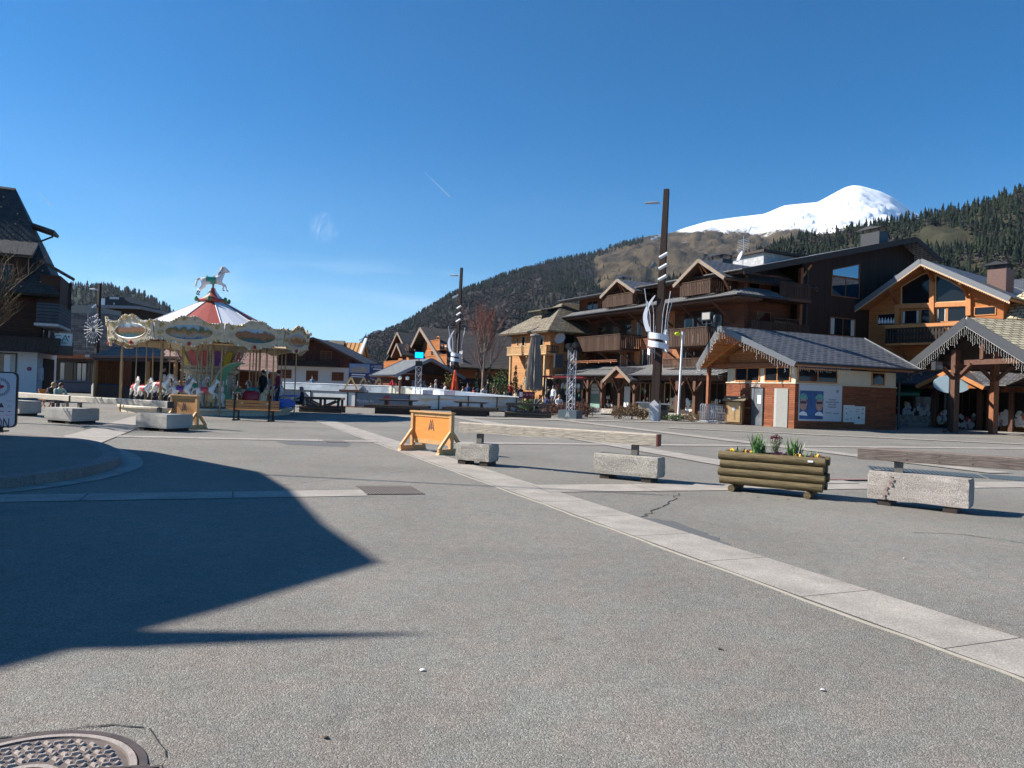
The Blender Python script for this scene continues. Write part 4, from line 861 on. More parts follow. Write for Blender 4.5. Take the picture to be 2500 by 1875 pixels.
def window(root, x, y, z, w, h, rz=0, fm=None, nm=1, tr=0, glass=None, proud=.05, fw=.06, curtain=False, sill=False):
    fm = fm or TIMBER; m = MB()
    m.box(-w/2-fw, -w/2, -proud, 0, -fw, h+fw).box(w/2, w/2+fw, -proud, 0, -fw, h+fw).box(-w/2, w/2, -proud, 0, h, h+fw).box(-w/2, w/2, -proud, 0, -fw, 0)
    for k in range(1, nm): m.box(-w/2+w*k/nm-fw*.4, -w/2+w*k/nm+fw*.4, -proud+.004, 0, .001, h-.001)
    if tr: m.box(-w/2+.001, w/2-.001, -proud+.008, 0, h*tr-.02, h*tr+.02)
    if sill: m.box(-w/2-fw-.05, w/2+fw+.05, -proud-.06, 0, -fw-.045, -fw-.001)
    o = m.build('window', fm, root); o.location = (x, y, z); o.rotation_euler = (0, 0, rz)
    MB().box(-w/2+.001, w/2-.001, -.018, 0, .001, h-.001).build('pane', glass or GLASS, o)
    if curtain or (glass is None and h > .85 and w > .6 and WR.random() < .45): MB().box(-w/2+.03, -w/2+w*.16, -.022, -.0185, .03, h-.03).box(w/2-w*.16, w/2-.03, -.022, -.0185, .03, h-.03).build('curtain', CURT, o)
    return o
def shutter(root, x, y, z, w, h, mat, rz=0):
    m = MB().box(-w/2, w/2, -.05, -.004, 0, h).box(-w/2+.04, w/2-.04, -.075, -.0505, h*.2, h*.2+.07).box(-w/2+.04, w/2-.04, -.075, -.0505, h*.78, h*.78+.07)
    o = m.build('shutter', mat, root); o.location = (x, y, z); o.rotation_euler = (0, 0, rz); return o
def railing(root, p, q, z0, z1, mat=None, bw=.13, gap=.04, name='balcony_railing', shape=None, posts=True):
    """upright boards between two rails"""
    mat = mat or W_BALC; p = Vector(p); q = Vector(q); d = q-p; Ln = d.length; d.normalize(); n = Vector((-d.y, d.x)); mb = MB()
    P = lambda a, b, z: (p.x+d.x*a+n.x*b, p.y+d.y*a+n.y*b, z)
    def bx(a0, a1, b0, b1, z0, z1):
        mb.add([P(a0, b0, z0), P(a1, b0, z0), P(a1, b1, z0), P(a0, b1, z0), P(a0, b0, z1), P(a1, b0, z1), P(a1, b1, z1), P(a0, b1, z1)], [(0, 3, 2, 1), (4, 5, 6, 7), (0, 1, 5, 4), (1, 2, 6, 5), (2, 3, 7, 6), (3, 0, 4, 7)])
    k = max(1, int(Ln/(bw+gap))); st = Ln/k
    for i in range(k):
        a = i*st+gap/2; a1 = a+st-gap
        if shape == 'cut':
            c = (a+a1)/2; ww = (a1-a)/2
            mb.add([P(c+x*ww, y, z0+(z1-z0)*zz) for y in (-.015, .015) for x, zz in ((-.5, 0), (.5, 0), (1, .15), (.6, .35), (1, .6), (.5, .85), (.9, .93), (.9, 1), (-.9, 1), (-.9, .93), (-.5, .85), (-1, .6), (-.6, .35), (-1, .15))], [tuple(range(14)), tuple(range(27, 13, -1))]+[(j, j+14, (j+1) % 14+14, (j+1) % 14) for j in range(14)])
        else: bx(a, a1, -.012, .012, z0, z1-.06)
    bx(0, Ln, -.05, .05, z1-.059, z1); bx(0, Ln, .0125, .05, z0+.08, z0+.15)
    return mb.build(name, mat, root)
def gable_roof(root, x0, x1, y0, y1, ze0, zr, ze1=None, xr=None, th=.2, mat=None, fascia=None, y0r=None, name='roof', soffit=None, fh=.24, ym=None):
    """ridge along y; returns roof object"""
    ze1 = ze0 if ze1 is None else ze1; xr = (x0+x1)/2 if xr is None else xr; y0r = y0 if y0r is None else y0r
    m = MB()
    m.slab([(x0, y0, ze0), (xr, y0r, zr), (xr, y1, zr), (x0, y1, ze0)], th*.4); m.slab([(x1, y0, ze1), (x1, y1, ze1), (xr, y1, zr), (xr, y0r, zr)], th*.4)
    r = m.build(name, mat or SLATE, root)
    s_ = MB(); d = th*.42
    s_.slab([(x0+.02, y0+.05, ze0-d), (xr-.005, y0r+.05, zr-d), (xr-.005, y1-.05, zr-d), (x0+.02, y1-.05, ze0-d)], th*.5); s_.slab([(x1-.02, y0+.05, ze1-d), (x1-.02, y1-.05, ze1-d), (xr+.005, y1-.05, zr-d), (xr+.005, y0r+.05, zr-d)], th*.5)
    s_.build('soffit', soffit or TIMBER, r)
    for yy, yr in ((y0-.03, y0r-.03), (y1+.03, y1+.03)):
        for xa, za in ((x0, ze0), (x1, ze1)):
            MB().beam((xa, yy, za-fh/2+.04), (xr, yr, zr-fh/2+.04), .055, fh, up=(0, 0, 1)).build('bargeboard', fascia or FASCIA, r)
    for xa, za in ((x0-.05, ze0-.03), (x1+.05, ze1-.03)): MB().tube([(xa, y0, za), (xa, y1, za)], .07, 8).build('gutter', GUTTER, r)
    return r
def rafters(root, xs, ys, y0, y1, zfun, mat, sz=(.09, .14)):
    m = MB()
    for y in np.arange(y0, y1, ys): 
        for a, b in xs: m.beam((a, y, zfun(a)-.18), (b, y, zfun(b)-.18), sz[0], sz[1])
    return m.build('rafters', mat, root)
def icicles(pts, label, ymin=.15, ymax=.45, step=.15, seed=3):
    r = random.Random(seed); m = MB(); P = [Vector(p) for p in pts]; c = P[0]
    for a, b in zip(P, P[1:]):
        n = max(1, int((b-a).length/step)); d = (b-a).normalized()
        m.tube([a-c, b-c], .006, 4)
        for k in range(n):
            p = a+(b-a)*(k+.5)/n-c; h = r.uniform(ymin, ymax)*(1 if k % 3 else 1.2); q = [p]; z = 0
            while z < h:
                z += .07; q.append(p+Vector((0, 0, -z))+d*r.uniform(-.035, .035)+Vector((0, r.uniform(-.02, .02), 0)))
            m.tube(q, .006, 4)
            for w_ in q[1:]: m.ball(w_, .012, 4, 3)
    o = m.build('icicle_lights', plain('string_light_white', rgb(.7, .68, .62), rough=.4), None); o.location = c
    return tag(o, label, 'light string', 'icicle string lights')
def satdish(root, x, y, z, r=.4, rz=0):
    m = MB(); m.lathe([(0, 0), (r*.5, .03), (r, .12), (r, .13), (r*.5, .045), (0, .015)], 20); m.tube([(0, 0, 0), (0, r*.9, .45)], .015, 6); m.ball((0, r*.9, .45), .05, 8, 6)
    o = m.build('satellite_dish', plain('dish_grey', rgb(.55, .56, .58), rough=.5), root, True); o.location = (x, y, z); o.rotation_euler = (radians(70), 0, rz); return o
def chimney(root, x, y, z, w=.9, d=.9, h=1.2, mat=None):
    m = MB().box(x-w/2, x+w/2, y-d/2, y+d/2, z, z+h); c = m.build('chimney', mat or GUTTER, root)
    c2 = MB()
    for sx_ in (-1, 1):
        for sy_ in (-1, 1): c2.box(x+sx_*w*.42-.04, x+sx_*w*.42+.04, y+sy_*d*.42-.04, y+sy_*d*.42+.04, z+h, z+h+.25)
    c2.prism([(x-w*.7, z+h+.251), (x+w*.7, z+h+.251), (x, z+h+.5)], y-d*.7, y+d*.7); c2.build('chimney_cap', GUTTER, c); return c

# ================================================================= HOTEL
H = Fac((15.08, 49.2), -63)
hot = H.thing('hotel', 'large brown timber hotel with stacked balconies, front gables and a shop arcade', 'hotel')
LA = -20.4
fx = lambda x, y, yl=0: H.f(*Z1(x, y), yl); f5 = lambda x, y, yl=0: H.f(*Z5(x, y), yl)
zsk = 8.05
# wall B gable plane x=0 facing right; z of roof over y
roofz = lambda y: 9.75+(y+1.3)*.245 if y < 15.4 else 13.85-(y-15.4)*.42
MB().box(LA, -3.2, 0, 17, 0, 9.9).build('wall', W_HOTEL, hot)
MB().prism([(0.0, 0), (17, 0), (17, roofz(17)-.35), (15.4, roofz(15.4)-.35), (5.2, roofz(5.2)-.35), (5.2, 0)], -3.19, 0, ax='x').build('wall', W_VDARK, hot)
MB().box(-3.19, -.001, 0, 5.19, 0, 3.0).box(-3.19, -.9, .0, 5.19, 3.0, 10).box(-.899, -.001, -.0, .25, 3, 9.6).build('wall', W_HOTEL, hot)
# loggia of the dark side: floors, posts, railing
for z_ in (5.55, 8.3): MB().box(-.89, .9, -.3 if z_ < 6 else 2.2, 5.15, z_-.2, z_).build('balcony', TIMBER, hot)
MB().box(-.12, .12, 4.95, 5.19, 3.0, 10.6).build('post', TIMBER_R, hot)
MB().tube([(.2, 5.5, 0), (.2, 5.5, 10.4), (.2, 5.0, 11.05), (.2, 4.6, 11.15)], .055, 8).build('downpipe', GUTTER, hot)
railing(hot, (.85, 2.2), (.85, 5.1), 8.3, 9.35, W_BALC)
railing(hot, (.85, -.2), (.85, 5.1), 5.55, 6.6, W_BALC)
MB().beam((0, 5.1, 9.9), (0, 6.0, 10.9), .14, .14, up=(1, 0, 0)).build('brace', TIMBER_O, hot)
for ya, za, w_, h_ in ((1.7, 8.35, .9, 1.6), (3.6, 8.35, .9, 1.6), (2.6, 5.6, 1.2, 1.8)): window(hot, -.899, ya, za, w_, h_, pi/2, TIMBER_R)
# dark wall windows
def gwin(pxa, pya, pxb, pyb, nm, tr=0, **k):
    ya, za = H.g(*Z2(pxa, pyb)); yb, zb = H.g(*Z2(pxb, pya)); window(hot, 0.001, (ya+yb)/2, za, yb-ya, zb-za, pi/2, nm=nm, tr=tr, **k); return ya, yb, za, zb
MIRR = plain('sky_mirroring_glass', rgb(.25, .27, .3), rough=.02, metal=1, var=.02)
gwin(1228, 415, 1450, 530, 2, fm=TIMBER_R, glass=MIRR)
ya, za = H.g(*Z2(1230, 388)); yb, _ = H.g(*Z2(1450, 380)); za = H.g(*Z2(1340, 388))[1]; zl = H.g(*Z2(1230, 328))[1]; zh = H.g(*Z2(1450, 283))[1]
m = MB().add([(.02, ya, za), (.02, yb, za), (.02, yb, zh), (.02, ya, zl)], [(0, 1, 2, 3)]); w_ = MB()
for a, b in (((ya, za), (yb, za)), ((yb, za), (yb, zh)), ((yb, zh), (ya, zl)), ((ya, zl), (ya, za))): w_.beam((.03, *a), (.03, *b), .06, .08, up=(1, 0, 0))
wo = w_.build('window', TIMBER_R, hot); m.build('pane', MIRR, wo)
gwin(1215, 735, 1415, 850, 2, fm=TIMBER_R); gwin(760, 740, 960, 820, 2, fm=TIMBER)
satdish(hot, .35, 14.6, 10.6, .45, pi/2)
# main roof with long left slope
m = MB(); m.slab([(LA-1.5, -1.3, roofz(-1.3)), (1.2, -1.3, roofz(-1.3)), (1.2, 15.4, 13.85), (LA-1.5, 15.4, 13.85)], .12).slab([(LA-1.5, 15.4, 13.85), (1.2, 15.4, 13.85), (1.2, 18.5, roofz(18.5)), (LA-1.5, 18.5, roofz(18.5))], .12)
rf = m.build('roof', SLATE_S, hot)
m = MB(); m.beam((1.23, -1.35, roofz(-1.3)-.2), (1.23, 15.4, 13.65), .06, .4, up=(0, 0, 1)).beam((1.23, 15.4, 13.65), (1.23, 18.5, roofz(18.5)-.2), .06, .4, up=(0, 0, 1)).build('bargeboard', TIMBER_D, rf)
MB().tube([(LA-1.5, -1.38, roofz(-1.3)-.05), (1.2, -1.38, roofz(-1.3)-.05)], .08, 8).build('gutter', GUTTER, rf)
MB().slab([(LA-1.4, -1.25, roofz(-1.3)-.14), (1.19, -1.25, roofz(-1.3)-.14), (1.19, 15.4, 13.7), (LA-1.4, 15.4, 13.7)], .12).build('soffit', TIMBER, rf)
chimney(hot, -1.2, 14.0, 13.3, 1.6, 1.0, 1.0); 
cx_, cz_ = H.f(*Z1(1075, 530), 3.2); chimney(hot, cx_, 3.2, 10.3, 1.3, 1.0, max(.6, cz_-10.3+.1)); cx_, cz_ = H.f(*Z1(435, 640), 3.0); chimney(hot, cx_, 3.0, 10.3, 1.2, .9, max(.6, cz_-10.3-.3))
# roof dormer box with light side near antenna
xa, za = H.f(*Z2(395, 240), 7.5); xb, zb = H.f(*Z2(680, 165), 7.5)
MB().box(xa, xb, 7.5, 12, 11.3, zb-.2).build('roof_box', tiled('grey_cladding', rgb(.42, .42, .42), rgb(.34, .34, .34), rgb(.2, .2, .2), .5, .25, .01), hot)
MB().box(xa-.3, xb+.3, 7.2, 12.3, zb-.199, zb).build('roof_box_cover', TIMBER_D, hot)
xa, za = H.f(*Z2(495, 225), 4.5); satdish(hot, xa, 4.5, za, .42, -.4)
ant = MB().tube([(xa+.1, 4.6, za-1), (xa+.1, 4.6, za+1.6)], .02, 6)
for k in range(7): ant.tube([(xa-.5, 4.6, za+.5+k*.13), (xa+.7, 4.6, za+.55+k*.13)], .012, 5)
ant.build('antenna', STEEL, hot)
# front gables on the top floor
for (ax, ay), (lx, ly), (rx, ry), (b0, b1) in (((395, 645), (285, 750), (510, 735), (292, 487)), ((925, 515), (762, 690), (1097, 628), (795, 992))):
    YG = -2.0; xr_, zr_ = fx(ax, ay, YG); xl, zl = fx(lx, ly, YG); xx, zx = fx(rx, ry, YG); hw = ((xr_-xl)+(xx-xr_))/2; ze = (zl+zx)/2
    gable_roof(hot, xr_-hw, xr_+hw, YG, 6.5, ze, zr_, fascia=BARGE, mat=SLATE)
    MB().prism([(xr_-hw+.9, 8.3), (xr_+hw-.9, 8.3), (xr_+hw-.9, ze+.15), (xr_, zr_-.35), (xr_-hw+.9, ze+.15)], -.6, -.05).build('gable_wall', W_DARK, hot)
    for s_ in (-1, 1):
        MB().beam((xr_+s_*(hw-.9), -.65, 8.5), (xr_+s_*(hw-.35), YG+.15, ze+.05), .12, .14).beam((xr_+s_*.4, -.6, zr_-1.9), (xr_+s_*.12, YG+.2, zr_-.4), .1, .12).build('brace', TIMBER_R, hot)
    window(hot, xr_-.9, -.601, 8.75, 1.0, 1.2, 0, TIMBER); window(hot, xr_+.9, -.601, 8.75, 1.0, 1.2, 0, TIMBER)
    x0, z0 = fx(b0, 860, -1.9); x1, _ = fx(b1, 860, -1.9)
    railing(hot, (x0, -1.85), (x1, -1.85), zsk+.35, zsk+1.3); railing(hot, (x1+.02, -1.85), (x1+.02, -.2), zsk+.35, zsk+1.3); railing(hot, (x0, -1.82), (x0, -.2), zsk+.35, zsk+1.3, gap=.04)
# skirt roof between second and top floor, turning the corner
m = MB(); m.slab([(LA-1.2, -2.2, zsk), (1.7, -2.2, zsk), (.1, -.0, zsk+.75), (LA-.1, -.0, zsk+.75)], .1).slab([(1.7, -2.2, zsk), (1.7, 2.1, zsk), (.1, 2.1, zsk+.75), (.1, 0, zsk+.75)], .1)
sr = m.build('skirt_roof', SLATE_S, hot); MB().tube([(LA-1.2, -2.27, zsk-.04), (1.75, -2.27, zsk-.04), (1.77, 2.1, zsk-.04)], .08, 8).build('gutter', GUTTER, sr)
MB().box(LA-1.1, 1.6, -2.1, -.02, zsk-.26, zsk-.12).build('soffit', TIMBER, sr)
for x in np.arange(LA+.8, .8, 3.1): MB().beam((x, -.05, 6.6), (x, -1.9, zsk-.22), .12, .14, up=(1, 0, 0)).build('brace', TIMBER, hot)
for x, h0 in ((LA+.1, 3.2),): MB().box(x-.12, x+.12, -2.0, -1.76, h0, zsk-.27).build('post', TIMBER_R, hot)
# top floor strip: windows left
for x in (fx(215, 835)[0], fx(250, 850)[0]): window(hot, x, -.001, 8.75, .8, .75, 0, TIMBER_R)
# balconies of the first upper floor
for a, b, zt_ in (((118, 1030), (415, 1030), 1), ((650, 985), (985, 985), 1)):
    x0, _ = fx(*a, -1.9); x1, _ = fx(*b, -1.9); zt_ = 6.2; zb_ = 5.05
    MB().box(x0, x1, -1.95, -.001, 4.93, 5.05).build('balcony', TIMBER, hot)
    railing(hot, (x0, -1.96), (x1, -1.96), zb_-.1, zt_); railing(hot, (x1+.03, -1.96), (x1+.03, -.02), zb_-.1, zt_, gap=.06, bw=.11); railing(hot, (x0, -1.93), (x0, -.02), zb_-.1, zt_)
    for x in np.arange(x0+.6, x1, (x1-x0-1.2)/2-.01): MB().beam((x, -.02, 3.9), (x, -1.7, 4.9), .11, .13, up=(1, 0, 0)).build('brace', TIMBER, hot)
    MB().box(x0+.8, x1-.8, -.012, -.002, 5.06, 7.6).build('shade_board', W_DARK, hot)  # flat dark sheet on the wall, painted shade behind the balcony
    for k in range(3): window(hot, x0+1.3+k*(x1-x0-2.6)/2, -.014, 5.1, 1.1, 2.0, 0, TIMBER)
    MB().box(x0+.5, x1-1.2, -.012, -.002, 3.3, 4.8).build('shade_board', W_DARK, hot)  # second dark sheet, shade below the balcony put into colour
    for k in range(2): window(hot, x0+1.5+k*(x1-x0-3.6), -.014, 3.5, 1.1, 1.2, 0, TIMBER)
SH_O = tiled('new_orange_shutter', rgb(.5, .19, .07), rgb(.44, .16, .06), rgb(.2, .08, .03), 3, .12, .008, rot=pi/2)
for x, y, w_, h_, mt in ((502, 1030, .62, 1.25, W_HOTEL2), (577, 1020, .7, 1.25, W_HOTEL2), (745, 985, .75, 1.3, SH_O), (523, 1218, .62, 1.35, SH_O), (780, 1210, .75, 1.4, W_HOTEL2), (655, 1222, .5, 1.3, W_HOTEL2), (436, 1222, .6, 1.1, W_HOTEL2)):
    xx, zz = fx(x, y, -.02); shutter(hot, xx, -.013, zz, w_*1.25, h_*1.15, mt)
for x, y in ((575, 1218), (620, 1222), (830, 1210), (540, 1030)):
    xx, zz = fx(x, y, -.02); window(hot, xx, -.004, zz+.1, .85, 1.25, 0, TIMBER_R, 2, curtain=True)
# arcade
YA = -3.4; zg = 2.95; zt = 3.85
m = MB(); x0 = fx(-60, 1290, YA)[0]; m.slab([(x0, YA, zg), (1.6, YA, zg), (1.6, -.02, zt), (x0, -.02, zt)], .1).slab([(1.6, YA, zg), (4.4, YA+.6, zg), (4.4, 2.5, zg), (1.6, 2.5, zt)], .1)
ar = m.build('arcade_roof', SLATE_S, hot); MB().tube([(x0, YA-.07, zg-.05), (1.6, YA-.07, zg-.05), (4.4, YA+.53, zg-.05)], .08, 8).build('gutter', GUTTER, ar)
MB().box(x0, 1.6, YA+.3, YA+.45, zg-.4, zg-.12).build('beam', TIMBER, ar)
xa, za = fx(405, 1225, YA-.3); gable_roof(hot, xa-1.75, xa+1.75, YA-.5, -.5, za-.95, za+.1, fascia=BARGE)
MB().prism([(xa-.9, za-.75), (xa+.9, za-.75), (xa, za-.2)], YA-.3, YA-.2).build('pediment', TIMBER_R, hot)
xr0, _ = fx(690, 1250, -2.2); railing(hot, (xr0, -2.2), (1.0, -2.2), 3.45, 4.1, bw=.09, gap=.05)
railing(hot, (x0+.5, -2.4), (fx(390, 1222, -2.4)[0], -2.4), 3.9, 4.15, TIMBER_R, bw=.05, gap=1.5)
for x in (140, 310, 500, 740, 940, 1520, 1755):
    xx, _ = f5(x, 1150, YA+.4); MB().box(xx-.13, xx+.13, YA+.25, YA+.51, .32, zg-.13).build('post', TIMBER, hot)
    for s_ in (-1, 1): MB().beam((xx, YA+.35, 1.75), (xx+s_*.85, YA+.35, zg-.2), .1, .12, up=(0, 1, 0)).beam((xx, YA+.25, 1.6), (xx, YA-.35, zg-.25), .1, .12, up=(1, 0, 0)).build('brace', TIMBER, hot)
# stone plinths and shop fronts behind
def shopf(xa, xb, z0, z1, fm, nm, cols=None):
    a, _ = f5(xa, 1150, -.9); b, _ = f5(xb, 1150, -.9); return window(hot, (a+b)/2, -.9, z0, abs(b-a)-.1, z1-z0, 0, fm, nm, glass=SHOPGLASS)
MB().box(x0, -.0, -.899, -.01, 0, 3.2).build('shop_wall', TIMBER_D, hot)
for xa, xb, nm in ((150, 270, 1), (540, 650, 1), (800, 930, 1), (1010, 1140, 2), (1340, 1500, 2), (1610, 1730, 1), (1860, 2150, 3)): shopf(xa, xb, .5, 2.4, TIMBER_P if xa in (1010, 1340) else TIMBER, nm)
GD = plain('green_grey_door', rgb(.2, .33, .28), rough=.5)
a, _ = f5(335, 1150, -.95); b, _ = f5(465, 1150, -.95)
do = MB().box(a, b, -.97, -.901, .25, 2.35).build('door', GD, hot); cc = MB()
for i in range(4):
    for j in range(3): cc.box(a+.15+i*(b-a-.3)/4+.03, a+.15+(i+1)*(b-a-.3)/4-.03, -.985, -.971, 1.45+j*.28, 1.68+j*.28)
cc.build('notices', WHITE, do)
for xa, xb in ((290, 640), (1340, 1510), (1560, 1780)):
    a, _ = f5(xa, 1280, YA+.1); b, _ = f5(xb, 1280, YA+.1); MB().box(a, b, YA+.1, YA+.75, 0, .34).build('plinth', RUBBLE, hot)
# coloured goods behind shop glass
GC = [plain('goods_%d' % i, c, rough=.8) for i, c in enumerate((rgb(.6, .6, .58), rgb(.5, .06, .05), rgb(.1, .2, .35), rgb(.6, .45, .08), rgb(.08, .25, .15), rgb(.35, .24, .14)))]
rg = random.Random(4)
def goods(root, x0, x1, y, z0, z1, n, rz=0, sz=.16, name='display_goods'):
    m = MB()
    for k in range(n):
        x = rg.uniform(x0, x1); z = z0+(z1-z0)*rg.random()**2; s_ = sz*rg.uniform(.5, 1.3); m.ball((x, y, z+s_*.5), (s_*.6, .05, s_), 6, 5, rg.randrange(6)*(rg.random() < .35))
    return m.build(name, GC, root)
for xa, xb, n, zt_ in ((150, 270, 14, 2.1), (540, 650, 16, 1.2), (1610, 1730, 22, 1.3), (1880, 2150, 24, 1.3), (1340, 1500, 8, 1.9), (1020, 1130, 6, 2.0)):
    a, _ = f5(xa, 1200, -.95); b, _ = f5(xb, 1200, -.95); goods(hot, a+.15, b-.15, -.95, .5, zt_, n)
a, _ = f5(1360, 1200, -.95); b, _ = f5(1500, 1200, -.95); MB().box(b-.75, b-.12, -.965, -.93, .55, 1.35).build('display_panel', plain('pale_wood_panel', rgb(.62, .48, .28), rough=.7), hot)
a, _ = f5(795, 1200, -1.2); b, _ = f5(870, 1200, -1.2); MB().box(a, b, -1.25, -1.2, .5, 2.1).build('notice_board', WHITE, hot)

# ================================================================= KIOSK
K = Fac((15.0, 39.7), -66)
kio = K.thing('parking_kiosk', 'low plank kiosk with a slate roof, a grey door and the word Parking above it', 'kiosk')
WX = -5.45; WL = 7.6; zl = 2.45; zu = 3.25
MB().box(WX, 0, 0, WL, 0, zl).build('wall', W_KIOSK, kio)
MB().box(WX+.03, -.03, .03, WL-.03, zl+.001, zu).build('upper_wall', CREAM, kio)
MB().box(WX-.04, .04, -.04, WL+.04, zl-.06, zl-.001).build('ledge', CREAM, kio)
XR = -3.07; kz = lambda x: 5.46-abs(x-XR)*.5
ro = gable_roof(kio, -7.07, .93, -.95, 8.4, 3.46, 5.46, xr=XR, y0r=-2.6, soffit=W_SOFFIT, fascia=FASCIA, fh=.3)
MB().prism([(WX, zu+.001), (0, zu+.001), (0, kz(0)-.3), (XR, 5.05), (WX, kz(WX)-.3)], .15, .4).build('gable_wall', W_SOFFIT, kio)
rm = MB()
for y in (-.6, .9, 2.4): rm.beam((-6.9, y, kz(-6.9)-.25), (XR, y, kz(XR)-.25), .1, .16)
for x in (-6.6, -5.9, -5.2, -4.5, -3.8): rm.beam((x, -.8-1.2*(1-abs(x-XR)/4), kz(x)-.24), (x, 4, kz(x)-.24), .08, .12)
for x in (-2.4, -1.7, -1.0, -.3): rm.beam((x, -.8-1.2*(1-abs(x-XR)/4), kz(x)-.24), (x, .2, kz(x)-.24), .08, .12)
rm.build('rafters', TIMBER_O, kio)
MB().box(-6.9, .05, -.25, -.05, 3.28, 3.5).box(-6.95, -6.75, -.3, -.1, 0, 3.27).build('tie_beam', TIMBER_R, kio)
MB().box(-6.95, -6.75, 3.0, 3.2, 0, 3.4).build('post', TIMBER_R, kio)
kf = lambda x, y: K.f(*Z2(x, y)); kg = lambda x, y: K.g(*Z2(x, y))
for xa, xb in ((450, 645), (688, 895)):
    a, _ = kf(xa, 1150); b, _ = kf(xb, 1150); window(kio, (a+b)/2, .028, zl+.1, b-a-.1, .68, 0, TIMBER_O, 2, fw=.07)
for xa, xb, nm in ((955, 1275, 2), (1555, 1660, 1)):
    a, _ = kg(xa, 1200); b, _ = kg(xb, 1200); window(kio, -.028, (a+b)/2, zl+.1, b-a-.1, .62, pi/2, TIMBER_O, nm, fw=.06)
a, z0 = kf(578, 1600); b, _ = kf(668, 1600); _, zt_ = kf(620, 1285)
dr = MB().box(a, b, -.05, -.001, .03, 2.1).build('door', plain('grey_metal_door', rgb(.16, .17, .18), rough=.4, var=.35, scale=3, metal=.3), kio)
MB().box(a+.55*(b-a), a+.86*(b-a), -.056, -.0505, 1.25, 1.72).build('notice', WHITE, dr); MB().tube([(a+.12, -.06, 1.05), (a+.12, -.1, 1.05), (a+.26, -.1, 1.05)], .014, 6).build('handle', STEEL, dr)
MB().box(a-.06, a-.001, -.06, -.001, 0, 2.16).box(b+.001, b+.06, -.06, -.001, 0, 2.16).box(a, b, -.06, -.001, 2.101, 2.16).build('frame', GUTTER, dr)
a2, _ = kf(762, 1600); b2, _ = kf(872, 1600)
d2 = MB().box(a2, b2, -.05, -.001, .02, 2.12).build('door', plain('pale_grey_door', rgb(.24, .24, .22), rough=.6, var=.05), kio); MB().box(a2, a2+.16, -.0505, -.05, .03, 2.11).build('edge_strip', plain('lighter_grey', rgb(.34, .34, .32), rough=.6), d2)
x_, z_ = kf(612, 1262); text('Parking', 'lettering', kio, plain('pale_letters', rgb(.6, .55, .48), rough=.6), .30, (x_, -.03, 2.28), ext=.012)
MB().box(WX+.1, a-.1, -.03, -.001, .95, 1.0).build('rail_board', TIMBER_P, kio)
MB().tube([(1.0, 8.1, 3.35), (.75, 7.7, 3.1), (.1, WL+.1, 2.7), (.1, WL+.1, 0)], .06, 8).build('downpipe', GUTTER, kio)
# poster
ya, z0 = kg(955, 1550); yb, z1 = kg(1308, 1270); z1 = kg(955, 1250)[1]; yb = kg(1308, 1400)[0]
pw = yb-ya; ph = min(z1, 2.38)-z0
po = MB().box(.0, .03, 0, pw, 0, ph).build('poster', plain('poster_white', rgb(.5, .5, .52), rough=.5, var=.03))
po.location = K.thing('tmp', 'x', 'x').location; D.objects.remove(D.objects['tmp'])
M_ = Matrix.Translation((15.0, 39.7, 0)) @ Matrix.Rotation(K.a, 4, 'Z'); po.location = M_ @ Vector((.002, ya, z0)); po.rotation_euler = (0, 0, K.a)
tag(po, 'large advertising poster with cyclists on the shaded side of the kiosk', 'poster')
PB = plain('poster_blue', rgb(.02, .08, .22), rough=.5, var=.5, scale=1.5); SKINP = plain('poster_skin', rgb(.45, .24, .18), rough=.6, var=.3, scale=6); HELM = plain('poster_green', rgb(.1, .3, .26), rough=.5, var=.4, scale=8)
INK = plain('poster_ink', rgb(.04, .04, .05), rough=.6)
MB().box(.031, .033, .02*pw, .56*pw, .05*ph, .83*ph).build('picture', PB, po)
def disc(m, cy, cz, ry, rz_, x, n=24, a0=0, a1=2*pi, mi=0): m.add([(x, cy+ry*cos(a0+(a1-a0)*k/n), cz+rz_*sin(a0+(a1-a0)*k/n)) for k in range(n)], [tuple(range(n))], mi)
fm = MB(); 
for cy, hh in ((.10, .74), (.47, .72)):
    disc(fm, cy*pw+.0, .45*ph, .085*pw, .17*ph, .0335, mi=0); disc(fm, cy*pw, .58*ph, .10*pw, .17*ph, .034, mi=1, a0=0, a1=pi); fm.box(.0345, .035, (cy-.07)*pw, (cy+.07)*pw, .47*ph, .54*ph, 2); disc(fm, cy*pw, .14*ph, .1*pw, .12*ph, .0336, mi=3, a0=0, a1=pi)
fm.build('cyclists', [SKINP, HELM, INK, WHITE], po)
for k, (tx, s_) in enumerate((('AVEC SKODA ET', .042), ('JEAN LAIN AUTOMOBILES,', .042), ('FAITES LE PLEIN', .042), ('DE SENSATIONS.*', .042))):
    text(tx, 'slogan', po, INK, ph*s_*1.25, (.034, .775*pw, (.60-k*.068)*ph), rot=(pi/2, 0, pi/2), ext=.001, stretch=.8)
rm = MB(); ringm(rm, 0, 0, .02*pw, .028*pw, 0, 24); rm.v = [(.034, .885*pw+v[0], .845*ph+v[2]) for v in rm.v]; rm.box(.0335, .0345, .877*pw, .893*pw, .825*ph, .865*ph).box(.0335, .0345, .62*pw, .75*pw, .225*ph, .24*ph).build('logo', INK, po)
text('Morzine', 'logo_text', po, INK, ph*.06, (.034, .87*pw, .22*ph), rot=(pi/2, 0, pi/2), ext=.001)
